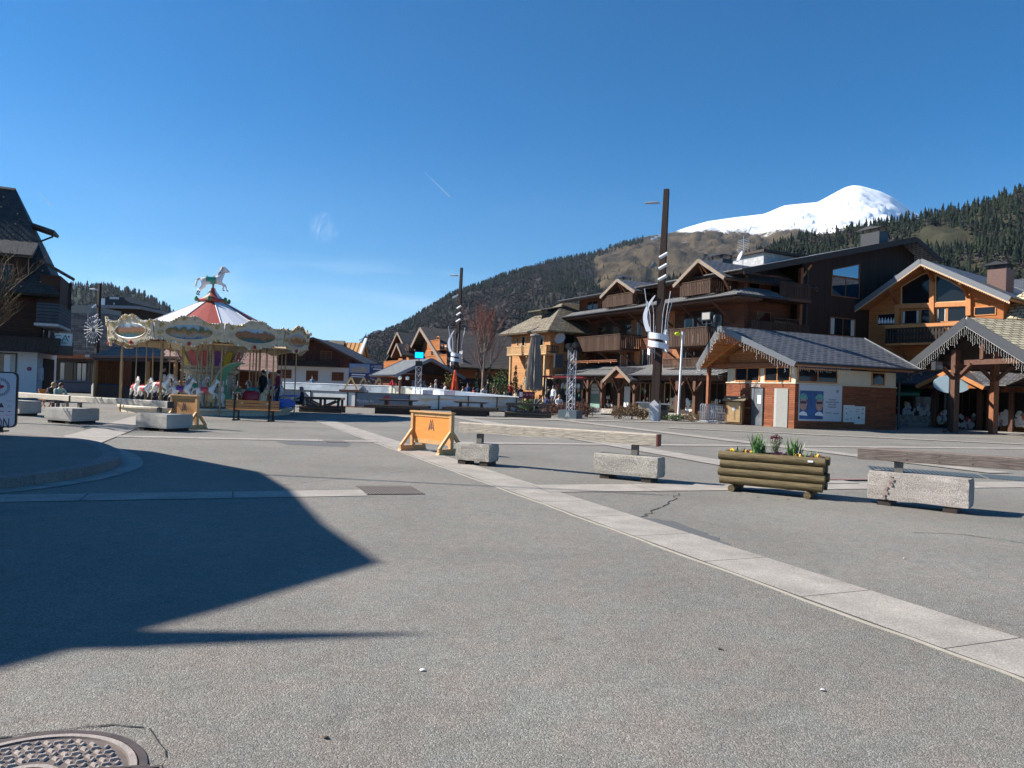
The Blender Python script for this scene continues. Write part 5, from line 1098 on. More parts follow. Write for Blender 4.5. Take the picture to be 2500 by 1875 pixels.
# white map boards
ya, z0 = kg(1318, 1575); yb, _ = kg(1412, 1500); yc, _ = kg(1496, 1500); _, z1 = kg(1318, 1422)
for k, (p_, q_, za, zb) in enumerate(((ya, yb-.02, z0+.1, z1), (yb, yc, z0, z1-.05))):
    b_ = MB().box(0, .03, 0, q_-p_, 0, zb-za).build('notice_board', plain('board_cream', rgb(.62, .6, .55), rough=.6, var=.05)); b_.location = M_ @ Vector((.002, p_, za)); b_.rotation_euler = (0, 0, K.a)
    tag(b_, ('white information board nearest the poster on the kiosk side', 'white information board farther along the kiosk side, away from the poster')[k], 'notice board')
    mk = MB(); w_ = q_-p_; h_ = zb-za
    for (u, v, a_, b2_) in ((.2, .75, .06, .08), (.25, .45, .05, .12), (.6, .62, .06, .06), (.2, .15, .25, .03), (.6, .2, .2, .03)) if k == 0 else ((.1, .8, .35, .02), (.1, .7, .3, .02), (.6, .6, .25, .03), (.3, .3, .2, .12), (.65, .25, .2, .02), (.1, .55, .4, .01), (.7, .82, .15, .05)): mk.box(.031, .034, u*w_, (u+a_)*w_, v*h_, (v+b2_)*h_)
    mk.build('markings', INK, b_)
kl = [M_ @ Vector(p_) for p_ in ((-7.07, -1.0, 3.2), (XR, -2.65, 5.2), (.93, -1.0, 3.2))]
icicles([kl[0]+(kl[1]-kl[0])*k/6 for k in range(7)], 'string of icicle lights along the left rake of the kiosk roof', seed=1)
icicles([kl[1]+(kl[2]-kl[1])*k/6 for k in range(7)], 'string of icicle lights along the right rake of the kiosk roof', seed=2)
icicles([M_ @ Vector((-6.9, y, 3.25)) for y in (-.8, 2.5)], 'string of icicle lights under the left eave of the kiosk', seed=4)
icicles([M_ @ Vector((.9, y, 3.3)) for y in (-.8, 3.0)], 'short icicle lights at the right eave corner of the kiosk', .1, .28, seed=5)
# floodlights on the kiosk apex
for k, (px, py, lb) in enumerate(((1727, 772, 'pale lit floodlight above the kiosk apex, left of the two'), (1750, 778, 'dark floodlight on the kiosk apex, right of the two'))):
    p_ = at(px, py, 41.0); fl = thing('floodlight', lb, 'floodlight', (p_.x, p_.y, p_.z-.5), K.a+(.2, -.5)[k], 'floodlights on the kiosk roof')
    MB().box(-.3, .3, -.12, .12, .28, .72).build('housing', BLACK, fl); MB().box(-.26, .26, -.126, -.121, .32, .68).build('lens', plain('lens_grey', rgb(.35, .34, .3) if k == 0 else rgb(.06, .06, .06), rough=.3), fl)
    MB().tube([(0, 0, -.25), (0, 0, .28)], .035, 8).box(-.34, -.31, -.03, .03, .1, .5).box(.31, .34, -.03, .03, .1, .5).box(-.34, .34, -.03, .03, .08, .099).build('bracket', BLACK, fl)
# bin hut and stacked barriers
HW = TIMBER_P
p_ = gnd(1798, 1037); bh = thing('bin_hut', 'small wooden bin hut with a shingled lean roof beside the kiosk door', 'bin', (12.65, 42.6, 0), radians(-30))
MB().box(-.45, .45, 0, .8, .06, 1.35).build('body', tiled('hut_boards', rgb(.25, .15, .07), rgb(.2, .12, .06), rgb(.05, .03, .02), 2, .18, .01, rot=pi/2), bh)
MB().slab([(-.62, -.2, 1.38), (.62, -.2, 1.38), (.62, .4, 1.62), (-.62, .4, 1.62)], .04).slab([(-.62, .4, 1.62), (.62, .4, 1.62), (.62, 1.0, 1.38), (-.62, 1.0, 1.38)], .04).build('roof', tiled('hut_roof', rgb(.34, .28, .18), rgb(.26, .21, .14), rgb(.08, .06, .04), .3, .12, .01), bh)
MB().box(-.36, .36, -.03, -.001, .15, 1.28).build('door', HW, bh); MB().prism(rrect(-.07, .07, .78, 1.0, .05, 4), -.036, -.0305).build('emblem', WHITE, bh)
for k in range(7):
    q_ = Vector((12.0-k*.085, 43.3+k*.15, 0)); cb_ = thing('crowd_barrier', ('front', 'second', 'third', 'fourth', 'fifth', 'sixth', 'rearmost')[k]+' steel crowd barrier of the stack left of the wooden bin hut', 'barrier', q_, radians(35), 'stacked steel crowd barriers')
    mb = MB(); mb.tube([(-.5, 0, .1), (-.5, 0, 1.0), (-.42, 0, 1.1), (.42, 0, 1.1), (.5, 0, 1.0), (.5, 0, .1)], .022, 6).tube([(-.5, 0, .22), (.5, 0, .22)], .018, 6)
    for j in range(1, 8): mb.tube([(-.5+j*.125, 0, .22), (-.5+j*.125, 0, 1.08)], .01, 5)
    mb.build('frame', STEEL, cb_); f_ = MB()
    for s_ in (-1, 1): f_.tube([(s_*.4, -.28, .01), (s_*.4, 0, .14), (s_*.4, .28, .01)], .016, 6)
    f_.build('foot', STEEL, cb_)

# ================================================================= RIGHT CHALET
Rr = Fac((24.55, 54.0), -53.4); cf = lambda x, y, yl=0: Rr.f(*Z3(x, y), yl)
ch = Rr.thing('chalet', 'bright orange timber chalet with a big glazed gable and carved dark balcony', 'chalet')
YR = 0.0; YW = 1.5     # rake plane and wall plane (local y)
xl, zlf = cf(75, 528); xr_, zr_ = cf(650, 112); xx, zx = cf(1405, 432)
zev = (zlf+zx)/2; sl_ = (zr_-zlf)/(xr_-xl); x_l = xl; x_r = xx; ze_l = zlf; ze_r = zx
gable_roof(ch, x_l, x_r, YR, 12, ze_l, zr_, ze1=ze_r, xr=xr_, soffit=W_SOFFIT, fascia=FASCIA, fh=.34, th=.25)
rz_ = lambda x: (ze_l+(zr_-ze_l)*(x-x_l)/(xr_-x_l)) if x < xr_ else (ze_r+(zr_-ze_r)*(x_r-x)/(x_r-xr_))
trim = MB(); n = 46
for a, b, za, zb in ((x_l, xr_, ze_l, zr_), (xr_, x_r, zr_, ze_r)):
    for k in range(n):
        x0, x1 = a+(b-a)*k/n, a+(b-a)*(k+1)/n; z0, z1 = za+(zb-za)*k/n-.3, za+(zb-za)*(k+1)/n-.3
        trim.add([(x0, YR-.045, z0), (x1, YR-.045, z1), (x1, YR-.045, z1-.09), ((x0+x1)/2, YR-.045, (z0+z1)/2-.17), (x0, YR-.045, z0-.09)], [(0, 1, 2, 3, 4)])
trim.build('scalloped_trim', plain('pale_trim', rgb(.6, .42, .26), rough=.7), ch)
wl, _ = cf(185, 700, YW); wr = x_r-.9
MB().prism([(wl, 0), (wr, 0), (wr, rz_(wr)-.28), (xr_, zr_-.28), (wl, rz_(wl)-.28)], YW, 11).build('wall', W_ORANGE, ch)
def cwin(xa, ya, xb, yb, nm=1, tr=0, **k):
    a, za = cf(xa, yb, YW); b, zb = cf(xb, ya, YW); z0 = cf((xa+xb)/2, yb, YW)[1]; z1 = cf((xa+xb)/2, ya, YW)[1]
    return window(ch, (a+b)/2, YW-.001, z0, b-a, z1-z0, 0, TIMBER_O, nm, tr, **k)
def cpoly(pts, name='pane', parent=None, y=None, mat=None): return MB().add([(cf(*p_, YW)[0], (YW-.03 if y is None else y), cf(*p_, YW)[1]) for p_ in pts], [tuple(range(len(pts)))]).build(name, mat or GLASS, parent)
for pts in (((490, 495), (732, 487), (732, 225), (660, 245), (490, 345)), ((778, 482), (1040, 468), (1040, 385), (900, 300), (778, 245))):
    fr_ = MB(); Q = [(cf(*p_, YW)[0], YW-.05, cf(*p_, YW)[1]) for p_ in pts]
    for a, b in zip(Q, Q[1:]+Q[:1]): fr_.beam(a, b, .07, .09, up=(0, 1, 0))
    wo = fr_.build('window', plain('pale_frame', rgb(.6, .38, .17), rough=.6), ch); cpoly(pts, 'pane', wo, YW-.02)
def cbeam(x0, y0, x1, y1, w_, name='beam', mat=None, dy=.0, th=.16):
    a = cf(x0, y0, YW-dy); b = cf(x1, y1, YW-dy); return MB().beam((a[0], YW-.08-dy, a[1]), (b[0], YW-.08-dy, b[1]), th, w_, up=(0, 1, 0) if abs(x1-x0) < abs(y1-y0) else (0, 0, 1)).build(name, mat or TIMBER_O, ch)
cbeam(450, 515, 1070, 490, .3); cbeam(458, 665, 458, 495, .26, 'post', th=.28); cbeam(752, 655, 752, 300, .28, 'post', th=.3); cbeam(1060, 590, 1060, 400, .28, 'post', th=.3)
for x0, y0, x1, y1 in ((455, 495, 385, 370), (770, 305, 690, 190), (1060, 440, 985, 320)): 
    a = cf(x0, y0, YW); b = cf(x1, y1, 0.2); MB().beam((a[0], YW-.15, a[1]), (b[0], .25, b[1]), .14, .16).ball((b[0], .2, b[1]), .12, 8, 6).build('brace', TIMBER_R, ch)
cwin(290, 578, 440, 668); cwin(492, 548, 640, 655); cwin(655, 540, 730, 650); cwin(785, 530, 865, 640, curtain=True); cwin(880, 520, 1040, 635); cwin(1108, 520, 1280, 580)
orn = MB()
for k in range(6): xo, zo = cf(290+k*25, 662, YW-.06); orn.lathe([(.0, 0), (.1, .08), (.09, .2), (0, .5)], 8, (xo+.1, YW-.1, zo))
orn.build('window_ornaments', WHITE, ch)
b0, _ = cf(352, 820, YW-1.4); b1, _ = cf(1250, 800, YW-1.4); zb = cf(600, 818, YW-1.4)[1]; zt_ = cf(600, 655, YW-1.4)[1]
MB().box(b0, b1, YW-1.4, YW-.001, zb-.14, zb).build('balcony', TIMBER_O, ch)
railing(ch, (b0, YW-1.42), (b1, YW-1.42), zb, zt_-.28, plain('charred_carved_boards', rgb(.025, .016, .012), rough=.8, var=.4), bw=.2, gap=.015, shape='cut')
railing(ch, (b0, YW-1.42), (b0, YW-.02), zb, zt_-.28, W_VDARK)
MB().box(b0-.05, b1, YW-1.5, YW-1.36, zt_-.27, zt_-.05).build('flower_shelf', TIMBER_O, ch)
for xk in (480, 900): a = cf(xk, 830, YW-1.2); MB().beam((a[0], YW-1.2, zb-.15), (a[0], YW-.02, zb-1.3), .16, .18, up=(1, 0, 0)).build('brace', TIMBER_R, ch)
cwin(700, 880, 820, 1040, 2); cwin(1090, 880, 1230, 1040, 2); cwin(1380, 850, 1480, 1040, 2)
# shop skirt roof with little porch gable
zs = cf(500, 1165, 0)[1]; sk0 = cf(330, 1165, 0)[0]
m = MB().slab([(sk0, -1.0, zs), (x_r+1.5, -1.0, zs), (x_r+1.5, YW-.01, zs+.95), (sk0, YW-.01, zs+.95)], .1).build('skirt_roof', SLATE, ch)
MB().tube([(sk0, -1.06, zs-.05), (x_r+1.5, -1.06, zs-.05)], .07, 8).build('gutter', GUTTER, m)
pa, pz = cf(905, 1035, -1.4); gable_roof(ch, pa-2.0, pa+2.0, -1.6, 1.2, zs-.15, zs+.9, fascia=TIMBER_O)
MB().prism([(pa-1.5, zs-.25), (pa+1.5, zs-.25), (pa, zs+.6)], -1.3, -1.2).build('pediment', W_ORANGE, ch)
MB().box(wl-.2, wr, YW-.35, YW-.001, zs-.5, zs-.01).build('shop_fascia', TIMBER_D, ch)
MB().box(wl-.3, wr, YW-.3, YW-.002, .0, zs-.501).build('shop_wall', TIMBER_D, ch)
def swin(xa, xb, nm, z0=.8, z1=2.45, fm=TIMBER):
    a, _ = cf(xa, 1400, YW-.3); b, _ = cf(xb, 1400, YW-.3); window(ch, (a+b)/2, YW-.301, z0, b-a, z1-z0, 0, fm, nm, glass=SHOPGLASS); goods(ch, a+.1, b-.1, YW-.35, z0, z0+.7, 26, sz=.2); return a, b
a, b = swin(445, 735, 2)
MB().box(a-.1, b+.05, YW-.55, YW-.31, 0, .74).build('stone_base', RUBBLE, ch)
swin(790, 880, 1, .3); swin(940, 1120, 3, .1, 2.5); swin(1290, 1400, 1, .4); swin(1440, 1560, 1, .4)
for xk in (765, 1150, 1230, 1415): q_, _ = cf(xk, 1400, YW-.8); MB().box(q_-.12, q_+.12, YW-.95, YW-.7, 0, zs-.05).build('post', TIMBER, ch)
MB().box(cf(1125, 1400, YW-.4)[0], cf(1170, 1400, YW-.4)[0], YW-.42, YW-.31, .3, 2.3).build('notice_panel', TIMBER_P, ch)
a, z1 = cf(447, 1205, YW-1.2); b, z0 = cf(640, 1252, YW-1.2)
aw = MB().slab([(a, YW-1.2, z0+.1), (b, YW-1.2, z0+.1), (b, YW-.36, z0+.55), (a, YW-.36, z0+.55)], .03).box(a, b, YW-1.23, YW-1.201, z0-.15, z0+.1).build('awning', plain('green_awning', rgb(.02, .22, .14), rough=.7), ch)
MB().box(a, b, YW-1.234, YW-1.231, z0-.02, z0).build('awning_stripe', WHITE, aw)
ox, oz = cf(922, 1168, -1.6); q_ = Matrix.Translation((24.55, 54.0, 0)) @ Matrix.Rotation(Rr.a, 4, 'Z') @ Vector((ox, -1.75, oz))
ov = MB(); ov.prism([(1.05*cos(2*pi*k/36), .58*sin(2*pi*k/36)) for k in range(36)], -.03, .03)
o_ = ov.build('oval_sign', plain('pale_blue_board', rgb(.55, .72, .78), rough=.5, var=.06)); o_.location = q_; o_.rotation_euler = (0, 0, radians(-20)); tag(o_, 'blank pale blue oval sign hanging behind the shelter post', 'sign')
# back wing, chimney, neighbour roof at upper right
qx_, qz_ = cf(1325, 205, 4.5); chimney(ch, qx_, 4.5, zx+.3, 1.15, 1.3, qz_-zx-.3, plain('rusty_chimney', rgb(.12, .06, .045), rough=.6, var=.3))
W2 = Fac((37.5, 58), -53); w2 = W2.thing('grey_roofed_house', 'house behind the orange chalet showing only its grey roof at the right edge', 'house')
MB().box(-3, 9, 1, 12, 0, 9.5).build('wall', W_HOTEL, w2); MB().slab([(-4, 0, 9.6), (10, 0, 9.6), (10, 6, 12.2), (-4, 6, 12.2)], .2).slab([(-4, 6, 12.2), (10, 6, 12.2), (10, 13, 9.6), (-4, 13, 9.6)], .2).build('roof', SLATE, w2)

# ================================================================= SHELTER
T = Fac((24.15, 40.0), -80); she = T.thing('open_shelter', 'open timber shelter with grey bargeboards and stone shingle roof at the right edge', 'shelter')
hw = 4.36; gable_roof(she, -hw, hw+.8, 0, 11, 3.87, 6.27, ze1=3.43, xr=0, mat=LAUZE, fascia=plain('slate_grey_board', rgb(.045, .047, .052), rough=.5), fh=.5, soffit=TIMBER_D, th=.3)
hz = lambda x: 6.27-abs(x)*.55
def shel_post(px, py): 
    g_ = gnd(px, py); v = (Vector((g_.x, g_.y))-T.o); return v.x*T.c+v.y*T.s, -v.x*T.s+v.y*T.c
for px, py, mt in ((2328, 1057, TIMBER), (2424, 1060, TIMBER_R)):  # dark and redder timber colour in the shaded and the sunlit post
    x, y = shel_post(px, py); MB().box(x-.16, x+.16, y-.16, y+.16, 0, min(hz(x)-.5, 4.6)).build('post', mt, she)
    for s_ in (-1, 1): MB().beam((x, y, 2.9), (x+s_*1.1, y, 3.8), .14, .16, up=(0, 1, 0)).beam((x, y, 2.9), (x, y+s_*1.1, 3.8), .14, .16, up=(1, 0, 0)).build('brace', TIMBER, she)
x1_, y1_ = shel_post(2328, 1057); x2_, y2_ = shel_post(2424, 1060)
for x in (-3.4, 3.6):
    for y in (8.8,): MB().box(x-.15, x+.15, y-.15, y+.15, 0, hz(x)-.4).build('post', TIMBER, she)
MB().box(3.45, 3.75, 1.0, 1.3, 0, hz(3.6)-.4).build('post', TIMBER_R, she)
MB().beam((x1_, y1_, 3.75), (x2_, y2_, 3.75), .22, .3).beam((x2_, y2_, 3.75), (x2_-(x1_-x2_)*1.2, y2_-(y1_-y2_)*1.2+0, 3.75), .22, .3).box(-3.9, 4.4, 1.0, 1.25, 3.78, 4.05).box(-.12, .12, .95, 1.2, 4.06, 5.9).build('tie_beam', TIMBER, she)
MB().beam((-3.4, 1.1, 4.0), (0, 1.1, 5.9), .16, .2, up=(0, 0, 1)).beam((3.4, 1.1, 4.0), (0, 1.1, 5.9), .16, .2, up=(0, 0, 1)).beam((-3.9, .5, 3.75), (-3.9, 10.5, 3.75), .2, .26).beam((3.9, .5, 3.6), (3.9, 10.5, 3.6), .2, .26).build('rafters', TIMBER_D, she)
MB().tube([(x1_-.25, y1_-.1, 3.4), (x1_-.25, y1_-.1, .12), (x1_-.5, y1_-.25, .05)], .06, 8).build('downpipe', GUTTER, she)
MT_ = Matrix.Translation((24.15, 40.0, 0)) @ Matrix.Rotation(T.a, 4, 'Z')
for sgn_, lb, sd in ((-1, 'string of icicle lights along the left rake of the open shelter', 7), (1, 'string of icicle lights along the right rake of the open shelter', 8)):
    icicles([MT_ @ Vector((sgn_*t*hw*1.0, -.08, 6.27-.5-abs(t*hw)*.55)) for t in np.linspace(0, 1, 8)], lb, .25, .65, seed=sd)
q_ = at(2288, 893, 41.2); fl = thing('floodlight', 'big black floodlight fixed under the shelter roof left of the post', 'floodlight', (q_.x, q_.y, q_.z-.35), radians(30))
MB().box(-.35, .35, -.12, .12, .1, .6).build('housing', BLACK, fl); MB().box(-.3, .3, -.127, -.121, .15, .55).build('lens', plain('lens_dark', rgb(.12, .12, .12), rough=.2), fl); MB().box(-.4, .4, -.05, .3, .601, .64).tube([(0, 0, .6), (.5, .2, 1.0)], .03, 6).build('bracket', BLACK, fl)
# pyramid stone roof behind the shelter
P_ = Fac((33.0, 45.0), -60); py_ = P_.thing('stone_roofed_house', 'house behind the shelter with a sunlit yellowish stone shingle roof', 'house')
MB().box(-4, 4, 1, 9, 0, 7.2).build('wall', W_ORANGE, py_)
ap = (1.0, 5, 12.6); c4 = [(-5.2, -.2, 7.1), (5.2, -.2, 7.1), (5.2, 10.2, 7.1), (-5.2, 10.2, 7.1)]; m = MB()
for k in range(4): m.slab([c4[k], c4[(k+1) % 4], ap], .2)
m.build('roof', LAUZE, py_)
# ================================================================= TOWN BEHIND THE SQUARE
# orange hip-roofed house beside the hotel
O_ = Fac((3.15, 64.0), -58); oh = O_.thing('hip_roofed_house', 'small orange timber house with a brown stone hipped roof left of the hotel', 'house')
of = lambda x, y, yl=0: O_.f(*Z4(x, y), yl)
ze = 6.75; lx = -6.6
MB().box(lx+.3, 0, 0, 8, 0, ze+.1).build('wall', W_CHALET, oh)
apx = (lx/2, 6.2, 9.9)
e4 = [(lx-.6, -.9, ze-.1), (.9, -.9, ze-.1), (.9, 9.4, ze-.1), (lx-.6, 9.4, ze-.1)]; r2 = ((lx/2, 3.6, 9.75), (lx/2, 7.4, 9.75)); m = MB()
m.slab([e4[0], e4[1], r2[0]], .2).slab([e4[1], e4[2], r2[1], r2[0]], .2).slab([e4[2], e4[3], r2[1]], .2).slab([e4[3], e4[0], r2[0], r2[1]], .2)
m.build('roof', LAUZE_G, oh)
MB().box(lx/2-.8, lx/2+.5, .9, 2.6, 7.6, 8.7).slab([(lx/2-1.2, .5, 8.72), (lx/2+.9, .5, 8.72), (lx/2+.9, 3.2, 9.3), (lx/2-1.2, 3.2, 9.3)], .1).build('dormer', LAUZE_G, oh)
for xa, xb, y0, y1 in ((1575, 1615, 770, 855), (1745, 1785, 760, 850), (1535, 1550, 785, 855)):
    a, z0 = of(xa, y1); b, z1 = of(xb, y0); window(oh, (a+b)/2, -.001, z0, b-a, z1-z0, 0, TIMBER_P, curtain=True)
a, zt_ = of(1450, 868, -1.2); b, _ = of(1815, 860, -1.2); zb = of(1450, 935, -1.2)[1]
MB().box(a, b, -1.3, -.001, zb-.12, zb).build('balcony', TIMBER_P, oh); railing(oh, (a, -1.3), (b, -1.3), zb, zt_, TIMBER_P, bw=.09, gap=.09); railing(oh, (b, -1.28), (b, -.02), zb, zt_, TIMBER_D)
for k in range(3): xx = a+.4+k*(b-a-.8)/2; MB().box(xx-.09, xx+.09, -1.2, -1.02, 0, zb-.13).build('post', TIMBER_P, oh)
window(oh, a+1.6, -.001, .4, 1.2, 2.2, 0, TIMBER_P, 2); window(oh, b-1.3, -.001, .4, 1.2, 2.2, 0, TIMBER_P, 2)
MB().box(a-.1, b-.3, -1.36, -1.3, 1.2, 2.0).build('lower_railing', W_CHALET, oh)
ya, za = O_.g(*Z4(1915, 790)); satdish(oh, .35, ya, za, .5, .5); window(oh, .001, ya+1.2, za-1, 1.0, 1.4, pi/2, TIMBER)

# barn with long ribbed roof
B_ = Fac((-8.4, 75.0), -66); bn = B_.thing('timber_chalet', 'big timber chalet whose long dark ribbed roof fills the middle distance', 'chalet')
bf = lambda x, y, yl=0: B_.f(*Z4(x, y), yl)
m = MB(); zrg = 7.45
MB().slab([(0, -1, zrg), (0, 14.5, zrg-.1), (8.0, 14.5, 3.4), (8.0, -1, 3.45)], .25).slab([(0, -1, zrg), (0, 14.5, zrg-.1), (-4.2, 14.5, 4.9), (-4.2, -1, 4.9)], .25).build('roof', SLATROOF, bn)
f_ = MB().beam((0, -1.04, zrg-.15), (8, -1.04, 3.3), .08, .35).build('bargeboard', BARGE, bn); MB().beam((0, -1.04, zrg-.15), (-4.2, -1.04, 4.75), .08, .35).build('bargeboard', BARGE, bn)
MB().prism([(-3.6, 0), (7.0, 0), (7.0, 3.6), (0, zrg-.3), (-3.6, 4.95)], 0, 14).build('wall', W_HOTEL2, bn)
for (xa, ya, xb, yb) in ((705, 820, 820, 885), (690, 960, 885, 1020)):
    a, zt_ = bf(xa, ya, -.8); b, zb = bf(xb, yb, -.8); MB().box(a, b, -.85, -.001, zb-.1, zb).build('balcony', TIMBER_O, bn); railing(bn, (a, -.86), (b, -.86), zb, zt_+.1, W_ORANGE)
for x in (745, 790, 833, 868): a, z0 = bf(x, 960, -.01); window(bn, a, -.002, z0, .55, 1.1, 0, TIMBER_O, glass=CURT if x in (790, 868) else GLASS)
for x in (740, 800): a, z0 = bf(x, 830, -.01); window(bn, a, -.002, z0, .6, .6, 0, TIMBER_O)
chimney(bn, 4.5, 9, 4.6, .9, .8, 1.3)
MB().slab([(3.6, -4.5, 3.0), (9.0, -4.5, 1.9), (9.0, 9.5, 2.2), (3.6, 9.5, 3.7)], .15).box(3.8, 8.8, -4, 9, 0, 1.8).build('lean_to', SLATE_D, bn)

# small chalet left of it
S8 = Fac((-11.5, 80.0), -66); s8 = S8.thing('timber_chalet', 'smaller chalet with two stepped gables half hidden left of the ribbed roof', 'chalet')
sf = lambda x, y, yl=0: S8.f(*Z4(x, y), yl)
gable_roof(s8, -3.9, 3.6, -.9, 10, 5.1, 7.25, fascia=BARGE, mat=SLATE_D); gable_roof(s8, .4, 4.4, -1.6, 8, 4.6, 5.9, fascia=BARGE, mat=SLATE_D)
MB().prism([(-3.0, 0), (2.9, 0), (2.9, 5.2), (0, 6.9), (-3.0, 5.3)], 0, 9).build('wall', W_HOTEL2, s8); MB().box(2.91, 4.0, -.7, 7, 0, 4.6).build('wall', W_HOTEL2, s8)
MB().slab([(-8.5, -.9, 2.9), (-3.4, -.9, 5.0), (-3.4, 9, 5.0), (-8.5, 9, 2.9)], .2).box(-7.6, -3.01, .5, 8, 0, 2.9).build('side_wing', SLATE_D, s8)
a, zt_ = sf(410, 860, -.7); b, zb = sf(530, 915, -.7); MB().box(a, b, -.75, -.001, zb-.1, zb).build('balcony', TIMBER, s8); railing(s8, (a, -.76), (b, -.76), zb, zt_, W_BALC)
for x in (480, 530, 575): a, z0 = sf(x, 985, -.01); window(s8, a, -.002, z0, .7, .95, 0, TIMBER_O)
a, zt_ = sf(295, 1000, -1.2); b, _ = sf(465, 1000, -1.2); railing(s8, (a, -1.2), (b, -1.2), zt_-.9, zt_, W_ORANGE); chimney(s8, 1.9, 3, 6.0, .7, .7, .9)

# market hut with low slate roof
Mh = Fac((-6.2, 58.0), 25); mk_ = Mh.thing('market_hut', 'low market hut with a sunlit slate roof behind the rink, string lights at its eaves', 'hut')
gable_roof(mk_, -2.95, 2.75, 0, 7.5, 2.35, 3.75, fascia=FASCIA, mat=tiled('pale_slates', rgb(.17, .175, .18), rgb(.12, .125, .13), rgb(.06, .06, .06), .4, .2, .012), soffit=TIMBER_R)
MB().box(-2.4, 2.3, 1.4, 7, 0, 2.5).build('wall', W_HOTEL, mk_); MB().prism([(-2.3, 2.51), (2.2, 2.51), (-.1, 3.45)], .6, .7).build('gable_wall', W_VDARK, mk_)
for x in (-2.5, 2.3): MB().box(x-.08, x+.08, .1, .26, 0, 2.3).build('post', TIMBER, mk_)
MB().box(-1.2, -.1, 1.33, 1.39, .9, 2.0).build('hatch', plain('grey_hatch', rgb(.3, .28, .26), rough=.6), mk_)
for x in (-2.6, -2.0):
    b_ = MB().ball((x, -.1, 2.15), .16, 10, 8).build('globe_lamp', plain('globe_white', rgb(.75, .72, .6), rough=.4), mk_, True)

# truss lighting towers
def truss(px, Yt, ybase, z0, z1, w_, label, name='truss_tower', base=None, spots=True, blue=False, rz=.3):
    x = xat(px, Yt); t = thing(name, label, 'lighting tower', (x, Yt, 0), rz, None)
    m = MB(); c = [(-w_/2, -w_/2), (w_/2, -w_/2), (w_/2, w_/2), (-w_/2, w_/2)]
    for a in c: m.tube([(*a, z0), (*a, z1)], .028, 6)
    n = max(2, int((z1-z0)/(w_*1.05)))
    for k in range(n):
        za = z0+(z1-z0)*k/n; zb = z0+(z1-z0)*(k+1)/n
        for i in range(4): a, b = c[i], c[(i+1) % 4]; m.tube([(*(a if k % 2 else b), za), (*(b if k % 2 else a), zb)], .014, 5); m.tube([(*a, zb), (*b, zb)], .012, 5)
    m.build('truss', plain('truss_aluminium', rgb(.42, .42, .44), rough=.4, metal=.5), t)
    if base:
        b_ = MB().box(-base[0]/2, base[0]/2, -base[1]/2, base[1]/2, .0, base[2]).build('base', plain('slate_blue_panel', rgb(.09, .12, .14), rough=.5), t)
        e_ = MB(); emblem(e_, .28, -base[1]/2-.004, base[0]*.0+.0, base[2]*.55); e_.build('emblem', plain('emblem_grey', rgb(.45, .47, .48), rough=.6), b_).location = (base[0]*.02, 0, 0)
    if spots:
        for a, dz in ((-.22, .25), (.2, .3), (0, .05)):
            s_ = MB(); s_.tube([(a, -.25, z1+dz), (a, .15, z1+dz+.06)], [.15, .12], 12); s_.box(a-.17, a+.17, -.05, .0, z1+dz-.2, z1+dz-.17); s_.build('spotlight', BLACK, t)
    if blue: MB().box(-.25, .25, -.22, .2, z1+.01, z1+.4).tube([(0, 0, z1+.4), (0, 0, z1+.62)], .04, 6).build('mast_box', BLACK, t); MB().box(-.29, .29, -.12, .1, z1+.63, z1+1.04).build('blue_light', plain('glowing_blue', rgb(0, .25, 1), emit=2.2), t)
    return t
truss(1395, 43.8, 0, .47, 3.95, .36, 'aluminium truss tower with spotlights on a slate blue base in front of the hotel', base=(1.15, .95, .47), rz=radians(-28))
truss(1021, 55.0, 0, .2, 3.0, .4, 'truss tower behind the rink with a glowing blue light on top', spots=False, blue=True, rz=.1)
p_ = at(1378, 882, 43.6); spk = thing('loudspeaker', 'black loudspeaker hanging left of the truss tower', 'loudspeaker', (p_.x-.35, 43.6, p_.z-.4), .2)
MB().box(-.25, .25, -.2, .2, 0, .8).build('cabinet', BLACK, spk, bevel=.02); MB().box(-.22, .22, -.206, -.2005, .04, .76).build('grille', plain('grille', rgb(.03, .03, .035), rough=.9), spk); MB().tube([(.25, 0, .4), (.55, .1, .4)], .03, 6).build('bracket', BLACK, spk)

# chalet with white ground floor right of the carousel
Q = Fac((0, 80.0), 0); qf = lambda x, y, yl=80.: Q.f(*Z6(x, y), 0)
cx_, zc = qf(690, 238); q1 = thing('white_based_chalet', 'old brown chalet with white ground floor and wooden shutters right of the carousel', 'chalet', (0, 80, 0))
xl, zl_ = qf(-60, 475); xr2, zr2 = qf(1350, 555); wl_, _ = qf(85, 700); wr_, _ = qf(1112, 700); zb_ = 3.25
hw1 = cx_-xl; hw2 = xr2-cx_; sl1 = .52
gable_roof(q1, cx_-7.0, cx_+7.0, -1.2, 12, zc-7*.47, zc, mat=SLATE_D, fascia=TIMBER, soffit=TIMBER)
MB().box(wl_, wr_, 0, 10, 0, zb_).build('wall', PLASTER, q1); MB().prism([(wl_-.3, zb_+.001), (wr_+.3, zb_+.001), (wr_+.3, zc-.3-(wr_+.3-cx_)*.47), (cx_, zc-.3), (wl_-.3, zc-.3-(cx_-wl_+.3)*.47)], -.15, 10).build('upper_wall', tiled('red_brown_boards', rgb(.13, .045, .028), rgb(.10, .034, .02), rgb(.03, .01, .008), 3, .16, .008, rot=pi/2), q1)
SHB = tiled('slatted_shutter', rgb(.2, .085, .045), rgb(.17, .07, .035), rgb(.05, .02, .012), 2, .18, .03)
for xa, xb, ya, yb, yy in ((240, 370, 648, 752, 0), (575, 710, 663, 785, 0), (905, 1040, 683, 785, 0), (410, 550, 400, 515, -.15), (760, 890, 410, 520, -.15)):
    a, z1 = qf(xa, ya); b, z0 = qf(xb, yb); wo = window(q1, (a+b)/2, yy-.001, z0, b-a, z1-z0, 0, TIMBER_R, 2, glass=SHB)
